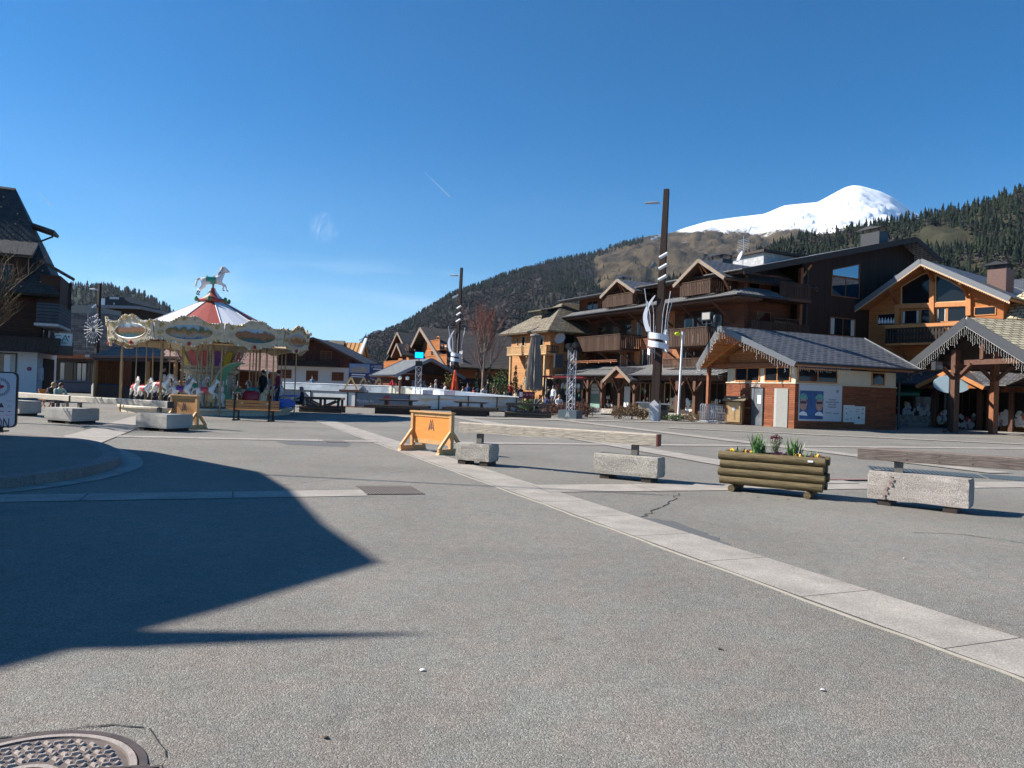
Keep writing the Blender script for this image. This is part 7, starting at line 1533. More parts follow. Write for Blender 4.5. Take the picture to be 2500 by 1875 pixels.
# centre drum: flared top, mirrors, painted shields
dm = MB(); dm.lathe([(1.28, .32), (1.22, .5), (1.1, .6), (1.1, 1.85), (1.3, 1.95), (1.3, 2.08), (1.15, 2.15), (1.2, 2.5), (1.45, 2.9), (1.95, 3.25), (2.0, 3.35)], 16); dm.build('centre_drum', CREAMG, car)
for k in range(16):
    a = A0+k*pi/8; m = MB(); F3 = lambda u, r, z: (r*cos(a)-u*sin(a), r*sin(a)+u*cos(a), z)
    m.add([F3(u, r+.02, z) for u, r, z in ((-.13, 1.25, 2.25), (.13, 1.25, 2.25), (.2, 1.36, 2.6), (.17, 1.5, 2.9), (0, 1.56, 2.98), (-.17, 1.5, 2.9), (-.2, 1.36, 2.6))], [tuple(range(7))])
    sh_ = m.build('shield', plain('shield_%d' % (k % 3), (rgb(.5, .12, .14), rgb(.22, .08, .3), rgb(.62, .45, .04))[k % 3], rough=.5, var=.3), car)
    if k % 2 == 0: MB().add([F3(u, 1.105, z) for u, z in ((-.2, .7), (.2, .7), (.2, 1.6), (0, 1.78), (-.2, 1.6))], [(0, 1, 2, 3, 4)]).build('mirror', plain('mirror_panel', rgb(.35, .38, .4), rough=.1, metal=.8, var=.3), car)
    bl_ = MB()
    for j in range(9): r_ = 1.2+.08*j; bl_.ball(((r_+.03)*cos(a+pi/16), (r_+.03)*sin(a+pi/16), 2.2+j*.115), .035, 6, 4)
    for j in range(9): bl_.ball((1.14*cos(a+pi/16), 1.14*sin(a+pi/16), .65+j*.14), .035, 6, 4)
    for j in range(4): bl_.ball((1.33*cos(a+j*.1), 1.33*sin(a+j*.1), 2.02), .035, 6, 4)
    bl_.build('bulbs', BULB, car)['kind'] = 'stuff'
# outer poles
for k in range(NP):
    a = A0+(k+.5)*2*pi/NP; MB().tube([(4.05*cos(a), 4.05*sin(a), .02), (4.05*cos(a), 4.05*sin(a), 3.25)], .032, 8).build('post', BRASS, car)
# horses
def horse_mesh():
    V = [(-.1, 0, .95), (.3, 0, 1.0), (-.45, 0, 1.0), (.46, 0, 1.17), (.6, 0, 1.42), (.68, 0, 1.6), (.8, 0, 1.53), (.93, 0, 1.4), (.66, .05, 1.74), (.66, -.05, 1.74), (-.62, 0, 1.08), (-.82, 0, .95), (-.92, 0, .62)]
    R_ = [.19, (.2, .21), (.2, .2), .15, .105, .09, .08, .05, .016, .016, .05, .06, .025]; E = [(0, 1), (0, 2), (1, 3), (3, 4), (4, 5), (5, 6), (6, 7), (5, 8), (5, 9), (2, 10), (10, 11), (11, 12)]
    for s in (1, -1):
        o_ = .06*s
        for base, pts in ((1, [(.38, .12*s, .82), (.62+o_, .12*s, .68), (.60+o_*2, .12*s, .42), (.7+o_*2, .12*s, .36)]), (2, [(-.5, .12*s, .8), (-.5+o_, .12*s, .62), (-.72+o_, .12*s, .46), (-.84+o_, .12*s, .22), (-.77+o_, .12*s, .16)])):
            prev = base; rr = (.1, .055, .035, .04) if base == 1 else (.12, .07, .045, .033, .04)
            for p_, r in zip(pts, rr): V.append(p_); R_.append(r); E.append((prev, len(V)-1)); prev = len(V)-1
    hoof = {i for i, v in enumerate(V) if v[2] < .4 and abs(v[1]) > .05 and v[0] not in (.60,)}
    return skin_mesh('horse_body', V, E, R_, 0, 1, (plain('horse_white', rgb(.75, .73, .7), rough=.35, var=.06, spec=.6), plain('hoof_dark', rgb(.06, .05, .05))), lambda e, c: 1 if (c.z < .40 and e[1] > 12 and e[1] in hoof) else 0)
HM = horse_mesh()
def sad_mesh(col, trim):
    m = MB(); n = 14
    for (x0, x1, r, mi, zc) in ((-.34, .12, .225, 0, .95), (-.38, .16, .215, 1, .95)):
        for j in range(n):
            t0 = -.95+(pi+1.9)*j/n; t1 = -.95+(pi+1.9)*(j+1)/n
            m.add([(x0, r*cos(t0), zc+r*sin(t0)), (x1, r*cos(t0), zc+r*sin(t0)), (x1, r*cos(t1), zc+r*sin(t1)), (x0, r*cos(t1), zc+r*sin(t1))], [(0, 1, 2, 3)], mi)
    m.ball((-.28, 0, 1.19), (.05, .14, .07), 8, 5); m.ball((.08, 0, 1.18), (.04, .08, .07), 8, 5, 1)
    m.tube([(.5, .13, 1.3), (.62, .1, 1.4), (.85, .06, 1.42)], .015, 4, 1).tube([(.5, -.13, 1.3), (.62, -.1, 1.4), (.85, -.06, 1.42)], .015, 4, 1)
    return m.mesh('saddle', [col, trim])
def mane_mesh(col):
    m = MB(); r = random.Random(1)
    for k in range(26):
        t = k/25; x = .43+.24*t; z = 1.3+.4*t; m.tube([(x-.05, r.uniform(-.04, .04), z), (x-.13, r.uniform(-.1, .1), z+.02), (x-.17, r.uniform(-.13, .13), z-.12)], [.035, .028, .008], 5)
    for k in range(8): m.tube([(-.64, 0, 1.1), (-.8, r.uniform(-.05, .05), 1.05), (-.9+r.uniform(-.05, .05), r.uniform(-.07, .07), .62)], [.03, .04, .008], 5)
    return m.mesh('mane', col)
SAD = [sad_mesh(plain('saddle_pink', rgb(.6, .08, .1), rough=.4), GOLD), sad_mesh(plain('saddle_purple', rgb(.13, .04, .25), rough=.4), GOLD), sad_mesh(plain('saddle_green', rgb(.04, .3, .2), rough=.4), plain('trim_orange', rgb(.6, .2, .03))), sad_mesh(plain('saddle_blue', rgb(.05, .12, .4), rough=.4), GOLD)]
MAN = [mane_mesh(plain('mane_cream', rgb(.55, .48, .38), rough=.6)), mane_mesh(plain('mane_grey', rgb(.25, .25, .27), rough=.6))]
def horse(parent, x, y, z, rz, s, k, pole=True):
    h = link('horse', HM, parent); h.location = (x, y, z); h.rotation_euler = (0, 0, rz); h.scale = (s, s, s)
    link('saddle', SAD[k % 4], h); link('mane', MAN[k % 2], h)
    if pole: MB().tube([(0, 0, (.33-z)/s), (0, 0, (3.2-z)/s)], .025/s, 8).build('pole', BRASS, h)
    return h
rh = random.Random(4)
for k in range(15):
    a = radians(-160)+k*radians(17) if k < 8 else radians(-24)+(k-8)*radians(24)
    if radians(-75) < a < radians(-25): continue
    for r_, off in ((3.35, 0), (2.35, .1)):
        horse(car, r_*cos(a+off), r_*sin(a+off), .42+rh.uniform(0, .3), a+off+pi/2, .66, rh.randrange(4))
hz_ = horse(car, .05, 0, 5.62, radians(8), .88, 2, False); hz_.rotation_euler = (0, radians(-6), radians(8))
MB().tube([(0, 0, 6.05), (0, 0, 6.4)], .05, 8).build('finial_rod', BRASS, car)
# crescent moon seat, strawberry, blue car, rabbit-like figures near the front right
mo = MB(); N_ = 28; mc = (.95, -2.6)
V = []
for i in range(N_+1):
    t = radians(75)+radians(215)*i/N_; wi = sin(pi*i/N_); R1 = .98; R2 = .98-.42*wi-.02
    V += [(mc[0]+.3+R2*cos(t), mc[1], 1.45+R2*sin(t)), (mc[0]+.3+R1*cos(t)*1.0, mc[1], 1.45+R1*sin(t))]
F_ = [(2*i, 2*i+1, 2*i+3, 2*i+2) for i in range(N_)]; n_ = len(V); V2 = V+[(x, y+.45, z) for x, y, z in V]
F_ += [tuple(j+n_ for j in reversed(f)) for f in F_[:]]+[(2*i+1, 2*i+1+n_, 2*i+3+n_, 2*i+3) for i in range(N_)]+[(2*i+2, 2*i+2+n_, 2*i+n_, 2*i) for i in range(N_)]
mo.add(V2, F_); mo.build('moon_seat', plain('moon_green', rgb(.1, .3, .14), rough=.5, var=.2), car)
tubm = MB().tube([(mc[0]+.3+.99*cos(t), mc[1]-.02, 1.45+.99*sin(t)) for t in np.linspace(radians(75), radians(290), 26)], .035, 6); tubm.build('moon_rim', CREAMG, car)
sb_ = MB(); sb_.ball((1.85, -2.5, .82), (.42, .4, .45), 16, 12); sb_.build('strawberry_seat', plain('berry_red', rgb(.3, .015, .03), rough=.3, var=.2), car, True); MB().lathe([(.0, .42), (.25, .4), (.3, .3)], 10, (1.85, -2.5, .86)).build('berry_leaf', GRN, car)
MB().ball((2.35, -2.6, .75), (.2, .25, .34), 12, 10).ball((2.5, -2.65, 1.1), .13, 10, 8).build('cream_figure', plain('toy_cream', rgb(.6, .5, .3), rough=.4), car, True)
bc = MB(); bc.prism([(2.75, .42), (3.85, .42), (3.95, .62), (3.7, .78), (3.2, .8), (3.05, .95), (2.8, .85)], -1.9, -1.3).ball((3.3, -1.92, .5), (.14, .05, .14), 10, 6).ball((3.7, -1.6, .95), (.5, .12, .04), 10, 6)
bc.build('blue_plane_seat', plain('toy_blue', rgb(.02, .12, .5), rough=.3), car, bevel=.03)
for (x, y, c_) in ((.5, -3.0, rgb(.65, .6, .5)), (.1, -3.2, rgb(.55, .4, .2)), (-.35, -2.9, rgb(.6, .58, .52))): 
    f = MB(); f.ball((x, y, .78), (.2, .17, .3), 12, 9).ball((x, y-.04, 1.17), (.15, .15, .16), 12, 9); f.tube([(x-.07, y, 1.28), (x-.1, y, 1.55)], .035, 6).tube([(x+.07, y, 1.28), (x+.1, y, 1.55)], .035, 6).tube([(x-.1, y-.1, .55), (x-.12, y-.3, .42)], .06, 6).tube([(x+.1, y-.1, .55), (x+.12, y-.3, .42)], .06, 6)
    f.build('animal_seat', plain('toy_%d' % int(x*100+50), c_, rough=.4, var=.2), car, True)
    MB().tube([(x, y+.15, .33), (x, y+.15, 3.2)], .03, 6).build('pole', BRASS, car)
for k in range(4):
    a = radians(-66+k*26); MB().tube([(2.7*cos(a), 2.7*sin(a), .33), (2.7*cos(a), 2.7*sin(a), 3.2)], .022, 6).build('pole', BRASS, car)
# people at the carousel
person('person in a black dress standing among the carousel horses', 'stand', (xat(399, 33.2), 33.2, .33), radians(70), cloth(.012, .012, .014), cloth(.012, .012, .014), 1)
person('person in a dark red jacket standing at the right rim of the carousel', 'stand', (xat(679, 33.6), 33.6, .33), radians(-60), cloth(.16, .02, .04), cloth(.02, .025, .04), 1)
person('person in dark clothes in the shade inside the right side of the carousel', 'stand', (xat(642, 35.0), 35.0, .33), radians(-30), cloth(.015, .02, .03), cloth(.015, .02, .03), 1)
pm = person('person in a cap sitting on the timber bench right of the carousel', 'sit', (xat(738, 38.4), 38.4, .02), radians(-75), cloth(.03, .02, .04), cloth(.02, .02, .025), 3, hat=cloth(.25, .16, .16))
MB().ball((0, -.36, .66), (.16, .2, .1), 10, 8).ball((-.05, -.2, .72), (.12, .12, .08), 8, 6).build('bag', WHITE, None)
bg_ = D.objects['bag']; bg_.location = pm.location; bg_.rotation_euler = pm.rotation_euler; tag(bg_, 'white bag on the lap of the person in a cap', 'bag')
g_ = gnd(135, 1002)
person('person in a mint green top sitting with their back turned behind the left beams', 'lean', (xat(140, 30.4), 30.4, 0), radians(60), cloth(.32, .42, .36), cloth(.04, .045, .07), 0)
person('person with fair hair leaning forward in the orange wooden chair at the left', 'lean', (xat(117, 31.2), 31.2, 0), radians(80), cloth(.05, .04, .04), cloth(.04, .04, .05), 2)
fc_ = thing('folding_chair', 'orange wooden folding chair under the fair haired person', 'chair', (xat(113, 31.2), 31.3, 0), radians(70)); OW = plain('chair_orange', rgb(.5, .2, .05), rough=.5)
MB().box(-.22, .22, -.2, .22, .43, .46).build('seat', OW, fc_); MB().box(-.22, .22, .2, .23, .6, .88).build('backrest', OW, fc_)
for s_ in (-1, 1): MB().beam((s_*.2, -.24, 0), (s_*.2, .24, .9), .03, .03, up=(1, 0, 0)).build('leg', OW, fc_); MB().beam((s_*.17, .26, 0), (s_*.17, -.2, .45), .03, .03, up=(1, 0, 0)).build('leg', OW, fc_)
fd_ = thing('stool', 'low dark stool under the person in mint green', 'stool', (xat(140, 30.4), 30.4, 0), radians(60)); MB().box(-.2, .2, -.2, .2, .36, .4).build('seat', TIMBER, fd_)
for sx_ in (-1, 1):
    for sy_ in (-1, 1): MB().tube([(sx_*.15, sy_*.15, .36), (sx_*.19, sy_*.19, 0)], .016, 6).build('leg', TIMBER, fd_)

# slatted bench seen from behind
sbn = thing('slatted_bench', 'varnished slatted park bench with black legs in front of the carousel', 'bench', (xat(619, 28.6), 28.6, 0), radians(-1))
SLW = plain('varnished_slats', rgb(.42, .19, .06), rough=.4, var=.2, scale=4)
for z in (.50, .62, .74): MB().box(-1.02, 1.02, -.03, .0, z-.05, z+.05).build('backrest_slat', SLW, sbn)
for y in (.12, .25, .38): MB().box(-1.02, 1.02, y-.055, y+.055, .40, .43).build('seat_slat', SLW, sbn)
for x in (-.68, .66):
    MB().box(x-.03, x+.03, -.07, -.031, .05, .8).box(x-.028, x+.028, -.0305, .44, .35, .399).box(x-.03, x+.03, .38, .43, .05, .349).box(x-.05, x+.05, -.12, .48, .0, .049).build('leg', BLACK, sbn)

# ================================================================= LAMP POSTS
RIB = plain('white_glitter_ribbon', rgb(.72, .73, .76), rough=.35, var=.15, scale=14, spec=.6)
def lamp(px, Yt, h, label, ribbon=True, lean=.25, w0=.25, star=False, sz=1.):
    x = xat(px, Yt); t = thing('lamp_post', label, 'lamp post', (x, Yt, 0), radians(-24), 'tall timber lamp posts')
    ct = lambda z: lean*z/h
    def seg(mb, z0, z1, a, b):
        mb.add([(sx*a+ct(z0), sy*a, z0) for sx, sy in ((-1, -1), (1, -1), (1, 1), (-1, 1))]+[(sx*b+ct(z1), sy*b, z1) for sx, sy in ((-1, -1), (1, -1), (1, 1), (-1, 1))], [(3, 2, 1, 0), (4, 5, 6, 7), (0, 1, 5, 4), (1, 2, 6, 5), (2, 3, 7, 6), (3, 0, 4, 7)])
    m = MB(); seg(m, .02, h, w0, w0*.56); m.build('pole', tiled('pole_wood', rgb(.036, .02, .015), rgb(.025, .014, .01), rgb(.012, .008, .006), 6, .5, .02, rot=pi/2), t)
    b = MB(); a = w0+.02; zc = 1.25*sz; pk = .25*sz
    for (dx, dy) in ((0, -1), (1, 0), (0, 1), (-1, 0)):
        p = [(-a, 0), (a, 0), (a, zc-pk), (0, zc), (-a, zc-pk)]
        b.add([(u*(-dy if dy else 0)+dx*a, (u*dx)+dy*a, z) if dx == 0 else (dx*a, u*dx, z) for u, z in p], [tuple(range(5))])
    b.build('base_sheath', plain('pale_metal_sheath', rgb(.5, .5, .5), rough=.5, var=.06), t)
    za = h*.94; m = MB(); m.beam((ct(za)-.1, 0, za), (ct(za)-1.0*sz-.15, 0, za+.06), .05, .05); m.box(ct(za)-1.25*sz, ct(za)-.45*sz, -.14, .14, za+.06, za+.13); m.build('luminaire', STEEL, t, bevel=.01)
    zs_ = h*.78
    for k in range(3): mm_ = MB().box(ct(zs_)-.75*sz+k*.22*sz, ct(zs_)-.58*sz+k*.22*sz, -.16, .02, zs_+k*.09, zs_+k*.09+.15*sz); mm_.build('spotlight', STEEL, t)
    MB().tube([(ct(zs_)-.1, 0, zs_), (ct(zs_)-.5*sz, -.05, zs_+.1), (ct(zs_)-.7*sz, -.05, zs_+.05)], .025, 6).build('bracket', STEEL, t)
    for k in range(3):
        z = h*(.71-.048*k); c = ct(z); MB().tube([(c-.22*sz+.1, -w0-.1, z-.13*sz), (c+.22*sz+.12, -w0-.1, z+.12*sz)], .1*sz, 10).build('projector', plain('projector_grey', rgb(.55, .56, .58), rough=.4), t, True)
    if ribbon:
        r0 = .62*sz; bh_ = .34*sz; m = MB(); n = 90; zb = 3.75*sz; prev = None
        for i in range(n+1):
            u = i/n; ang = -2.2-u*2*pi*2.6; z = zb+bh_*.2+u*1.25*sz+.1*sin(u*20)*.2; r_ = r0*(1-.08*u)
            q = [(ct(z)+r_*cos(ang), r_*sin(ang), z), (ct(z)+r_*cos(ang), r_*sin(ang), z+bh_), (ct(z)+(r_-.05)*cos(ang), (r_-.05)*sin(ang), z+bh_), (ct(z)+(r_-.05)*cos(ang), (r_-.05)*sin(ang), z)]
            b0 = len(m.v); m.v += q
            if prev is not None: 
                for j in range(4): m.f.append((prev+j, b0+j, b0+(j+1) % 4, prev+(j+1) % 4)); m.m.append(0)
            prev = b0
        m.build('ribbon', RIB, t)
        m = MB(); pts = []
        for i in range(20):
            u = i/19; z = (5.2+2.1*u)*sz; off = -.45-.35*sin(pi*u)*1.1+.3*u; pts.append(((off)*sz, -.3*sz, z, (.13*(1-u)**.5+.02)*sz))
        for (x0, y0, z0, w_), (x1, y1, z1, w2_) in zip(pts, pts[1:]): m.add([(x0-w_, y0, z0), (x0+w_, y0, z0), (x1+w2_, y1, z1), (x1-w2_, y1, z1), (x0-w_, y0+.05, z0), (x0+w_, y0+.05, z0), (x1+w2_, y1+.05, z1), (x1-w2_, y1+.05, z1)], [(0, 1, 2, 3), (7, 6, 5, 4), (1, 5, 6, 2), (0, 3, 7, 4)])
        m.build('ribbon_tail', RIB, t)
        for k in range(7):
            a_ = k*.9; MB().tube([(.5*sz*cos(a_), .5*sz*sin(a_), 4.9*sz), (.6*sz*cos(a_), .6*sz*sin(a_), 6.2*sz), (.85*sz*cos(a_), .85*sz*sin(a_), (7.2+.5*sin(k*2.))*sz)], .02, 5).build('glitter_rod', RIB, t)
        for a_ in (0, 1.57, 3.14, 4.71): MB().tube([(.56*sz*cos(a_), .56*sz*sin(a_), 3.6*sz), (.56*sz*cos(a_), .56*sz*sin(a_), 5.5*sz)], .012, 5).build('frame_rod', STEEL, t)
    if star:
        m = MB(); zc = 4.9
        for k in range(22):
            a_ = 2*pi*k/22; m.tube([(.2*cos(a_), -.3, zc+.2*sin(a_)), (.95*cos(a_), -.3, zc+.95*sin(a_))], .018, 4); m.ball((.98*cos(a_), -.3, zc+.98*sin(a_)), .05, 6, 4); m.ball((.6*cos(a_), -.3, zc+.6*sin(a_)), .035, 5, 4)
        m.build('star_ornament', RIB, t)
        MB().box(-.75, .4, -.36, -.32, 1.95+.9, 2.15+.9).build('street_plate', plain('navy_plate', rgb(.03, .04, .1)), t)
        MB().tube([(-.95, -.1, 3.6), (-.95, -.1, 6.2)], .03, 6).build('ornament_mount', STEEL, t)
    return t
lamp(1601, 43.6, 13.5, 'tallest brown lamp post wrapped in a white ribbon, in front of the hotel')
lamp(1111, 66.0, 12.1, 'brown lamp post with a white ribbon in the middle distance, behind the ice rink', sz=.9, w0=.18)
lamp(233, 56.0, 8.4, 'left lamp post with a round white star ornament, beside the slate building', ribbon=False, star=True, w0=.15, sz=.75, lean=.1)
fp = thing('flag_pole', 'short white pole with a yellow object at its top, right of the tallest lamp post', 'pole', (xat(1658, 47.6), 47.6, 0), .1)
MB().tube([(0, 0, 0), (.12, 0, 5.6)], [.075, .065], 12).build('mast', WHITE, fp); MB().ball((-.22, 0, 5.45), (.2, .08, .12), 8, 6).build('yellow_cap', plain('acid_yellow', rgb(.7, .75, .02)), fp)

# ================================================================= ICE RINK
rk = thing('ice_rink', 'temporary outdoor ice rink enclosed by pale boards and dark rails', 'ice rink', (xat(1000, 49.5), 49.5, 0))
o_ = rk.location
def PX(px, Yt): return (xat(px, Yt)-o_.x, Yt-o_.y)
near = [PX(630, 54), PX(760, 51.2), PX(850, 50), PX(870, 49.8), PX(1001, 49.2), PX(1073, 49.6), PX(1145, 50.2), PX(1215, 51), PX(1262, 51.7), PX(1276, 53)]
RIN = [plain('board_whitish', rgb(.5, .52, .53), rough=.4, var=.25, scale=.8), plain('board_whitish', rgb(.5, .52, .53)), plain('board_white', rgb(.6, .6, .58), rough=.4, var=.1, scale=1), plain('board_navy_grey', rgb(.13, .16, .2), rough=.4, var=.2, scale=1.2)]
def streak():
    m, nt, b = _new('board_streaked'); N = nt.nodes.new; L = nt.links.new; t = N('ShaderNodeTexCoord'); mp = N('ShaderNodeMapping'); mp.inputs['Scale'].default_value = (.35, .35, 2.2); n = N('ShaderNodeTexNoise'); n.inputs['Scale'].default_value = 1.6; n.inputs['Detail'].default_value = 6
    L(t.outputs['Object'], mp.inputs[0]); L(mp.outputs[0], n.inputs['Vector']); c = N('ShaderNodeValToRGB'); e = c.color_ramp.elements; e[0].position = .38; e[0].color = rgb(.5, .55, .58); e[1].position = .62; e[1].color = rgb(.62, .44, .28); x = e.new(.5); x.color = rgb(.66, .66, .64)
    L(n.outputs['Fac'], c.inputs[0]); L(c.outputs[0], b.inputs['Base Color']); b.inputs['Roughness'].default_value = .45; return m
STK = streak(); mats_ = [RIN[0], RIN[0], RIN[2], RIN[3], STK, STK, STK, STK, STK]
for k, (a, b) in enumerate(zip(near, near[1:])):
    m = MB(); m.add([(*a, .08), (*b, .08), (*b, .97), (*a, .97), (a[0], a[1]+.06, .08), (b[0], b[1]+.06, .08), (b[0], b[1]+.06, .97), (a[0], a[1]+.06, .97)], [(0, 1, 2, 3), (7, 6, 5, 4), (3, 2, 6, 7)]); bo_ = m.build('board', mats_[k], rk)
    MB().beam((*a, 1.0), (*b, 1.0), .1, .05).build('rail', GUTTER, rk); MB().box(a[0]-.035, a[0]+.035, a[1]-.06, a[1]-.001, 0, 1.0).build('post', GUTTER, rk); MB().beam((*a, .04), (*b, .04), .12, .07).build('kickboard', TIMBER_R, rk)
    if k == 3:
        c_ = ((a[0]*.45+b[0]*.55), (a[1]*.45+b[1]*.55)); dm_ = MB()
        dm_.prism([(c_[0]+.25+.42*cos(t)*(1 if t < 3.3 else .6), .55+.32*sin(t)) for t in np.arange(0, 6.28, .3)], c_[1]-.05, c_[1]-.03); dm_.build('red_logo', plain('logo_red', rgb(.3, .05, .06)), bo_)
        text('Morzine Avoriaz', 'lettering', bo_, INKW, .3, (a[0]*.75+b[0]*.25, a[1]*.75+b[1]*.25-.05, .45), stretch=.8)
far = [PX(600, 66), PX(690, 63), PX(850, 60), PX(950, 58), PX(1008, 56.5), PX(1075, 55.2), PX(1145, 54.4), PX(1215, 53.8), PX(1276, 53.2)]; hts = [1.5, 1.5, 1.5, 1.5, 1.48, 1.38, 1.25, 1.12, 1.02]
fm_ = [plain('glass_grey', rgb(.3, .33, .36), rough=.2, var=.4, scale=1), plain('glass_grey', rgb(.3, .33, .36)), plain('glass_grey', rgb(.3, .33, .36)), plain('beige_board', rgb(.5, .48, .38), rough=.5, var=.2), WHITE, WHITE, WHITE, WHITE]
for k, (a, b) in enumerate(zip(far, far[1:])):
    h0, h1 = hts[k], hts[k+1]
    MB().add([(*a, 0), (*b, 0), (*b, h1), (*a, h0), (a[0], a[1]+.06, 0), (b[0], b[1]+.06, 0), (b[0], b[1]+.06, h1), (a[0], a[1]+.06, h0)], [(0, 1, 2, 3), (7, 6, 5, 4), (3, 2, 6, 7)]).build('far_board', fm_[k], rk)
    MB().beam((*a, h0), (*b, h1), .08, .04).build('cap_rail', WHITE, rk)
for px, w_, c_ in ((1046, .75, rgb(.28, .28, .32)), (1099, .8, rgb(.42, .34, .36))): q_ = PX(px, 54.6 if px > 1075 else 55.3); MB().box(q_[0]-w_/2, q_[0]+w_/2, q_[1]-.2, q_[1]-.15, .95, 1.3).build('board_print', plain('print_%d' % px, c_, rough=.6, var=.4, scale=6), rk)
MB().add([(*near[0], .05), (*near[3], .05), (*near[9], .05), (*far[3], .05), (*far[0], .05)], [(0, 1, 2, 3, 4)]).build('ice', plain('ice_white', rgb(.7, .75, .8), rough=.15), rk)

# timber tables and frames on the square
DKT = plain('sun_darkened_timber', rgb(.09, .065, .048), rough=.8, var=.3, scale=4)
def picnic(px, Yt, w, label, rz=-.05):
    t = thing('picnic_table', label, 'picnic table', (xat(px, Yt), Yt, 0), rz, 'dark timber picnic tables in front of the rink')
    MB().prism([(-w*.28, .70), (w*.28, .70), (w*.34, .78), (-w*.34, .78)], -.35, .35).build('tabletop', DKT, t)
    for s_ in (-1, 1): MB().box(s_*w*.2-.06, s_*w*.2+.06, -.25, .25, .0, .699).build('leg', DKT, t)
    for s_, y in ((1, -.85), (-1, .75)):
        MB().box(-w/2, w/2, y-.16, y+.16, .32, .47).build('seat', DKT, t)
        MB().box(-w*.33, w*.33, y-.12, y+.12, .0, .319).build('seat_base', TIMBER_D, t)
    return t
picnic(975, 41.3, 3.4, 'dark timber picnic table at the middle of the rink, left of the orange barrier', .0)
picnic(1152, 42.4, 3.0, 'dark timber picnic table in front of the streaked rink boards, right of the orange barrier')
def tframe(px, Yt, w, label, rz=0., logs=True):
    t = thing('timber_table', label, 'table', (xat(px, Yt), Yt, 0), rz, 'braced timber tables by the rink')
    for y in (-.45, .45):
        MB().box(-w/2, w/2, y-.07, y+.07, .68, .8).build('top_rail', DKT, t)
        for x in (-w*.44, 0, w*.44): MB().box(x-.06, x+.06, y-.05, y+.05, .3, .679).build('post', DKT, t)
        for s_ in (-1, 1): MB().beam((s_*w*.38, y, .64), (s_*w*.08, y, .34), .07, .09).build('brace', DKT, t)
    for x in (-w*.46, w*.46): MB().box(x-.07, x+.07, -.37, .37, .69, .79).build('cross_rail', PINE if x > 0 else DKT, t)
    for y, z in ((-.45, .09), (-.45, .25), (.45, .09), (.45, .25)): MB().tube([(-w/2-.05, y, z), (w/2+.05, y, z)], .085, 12).build('log', DKT, t, True)
tframe(1292, 42.5, 2.5, 'braced timber table with log base right of the rink, near the truss tower', -.08)
tframe(790, 39.6, 2.1, 'braced timber table beside the person in a cap, right of the carousel', .0)

# ================================================================= VEGETATION
def branchy(root, h, spread, seed, levels=4, r0=.09, col=None, up=.75, name='crown', twig=None, start=.25, first=9, curve=.3):
    r = random.Random(seed); m = MB(); tw = MB()
    def grow(p, d, ln, rad, lv):
        n = 4; q = [p]; dd = d.copy()
        for i in range(n):
            dd = (dd+Vector((r.uniform(-1, 1), r.uniform(-1, 1), r.uniform(-.3, .8)))*.13*curve/.3).normalized(); q.append(q[-1]+dd*ln/n)
        (m if lv < 3 else tw).tube(q, [rad*(1-.6*i/n) for i in range(n+1)], 5 if lv < 3 else 3, cap=False)
        if lv < levels:
            for k in range(4 if lv > 0 else 5):
                i = r.randrange(1, n+1); a = r.uniform(0, 2*pi); side = Vector((cos(a), sin(a), 0)); nd = (dd*up+side*spread+Vector((0, 0, .35))).normalized(); grow(q[i], nd, ln*r.uniform(.5, .7), rad*.5, lv+1)
    for k in range(first):
        z = h*(start+(.62-start)*k/first); a = k*2.4+r.uniform(-.3, .3); grow(Vector((0, 0, z)), (Vector((cos(a), sin(a), 0))*spread+Vector((0, 0, up*1.3))).normalized(), h*.36*(1-.35*k/first), r0*.45, 1)
    tk = MB(); tk.tube([(0, 0, 0), (.03, .02, h*.3), (-.03, 0, h*.6), (.02, .02, h*.85), (0, 0, h)], [r0, r0*.8, r0*.5, r0*.22, r0*.05], 8)
    tk.build('trunk', col, root, True); b = m.build(name, col, root)
    if tw.v: tw.build('twigs', twig or col, b)
BARK = plain('pale_bark', rgb(.20, .16, .13), rough=.9, var=.3, scale=8); TWR = plain('reddish_twig', rgb(.24, .09, .06), rough=.9); TWB = plain('brown_twig', rgb(.13, .09, .065), rough=.9)
t = thing('bare_tree', 'slender leafless tree with reddish top twigs behind the rink', 'tree', (xat(1178, 60), 60, 0)); branchy(t, 8.3, .42, 5, 4, .13, BARK, .95, twig=TWR, first=14, start=.22)
t = thing('bare_tree', 'leafless tree at the left edge in front of the dark building', 'tree', (xat(-62, 23), 23, 0)); branchy(t, 5.5, .62, 9, 4, .12, plain('dark_bark', rgb(.06, .045, .03), rough=.9), .6, twig=plain('ochre_twig', rgb(.11, .075, .035), rough=.9), first=12, start=.3)
for k, (px, Yt, h, lb) in enumerate(((1345, 56, 3.6, 'leafless brown shrub between the beige parasol and the truss tower'), (1365, 53, 3.0, 'leafless brown shrub just left of the loudspeaker'), (1262, 57, 2.6, 'leafless bush left of the beige parasol'), (1300, 50, 2.0, 'low tangled leafless bush under the beige parasol'))):
    t = thing('bare_bush', lb, 'bush', (xat(px, Yt), Yt, 0), k, 'leafless bushes on the terrace'); branchy(t, h, .8, 20+k, 3, .05, TWB, .8, twig=TWB, first=10, start=.05, curve=.6)
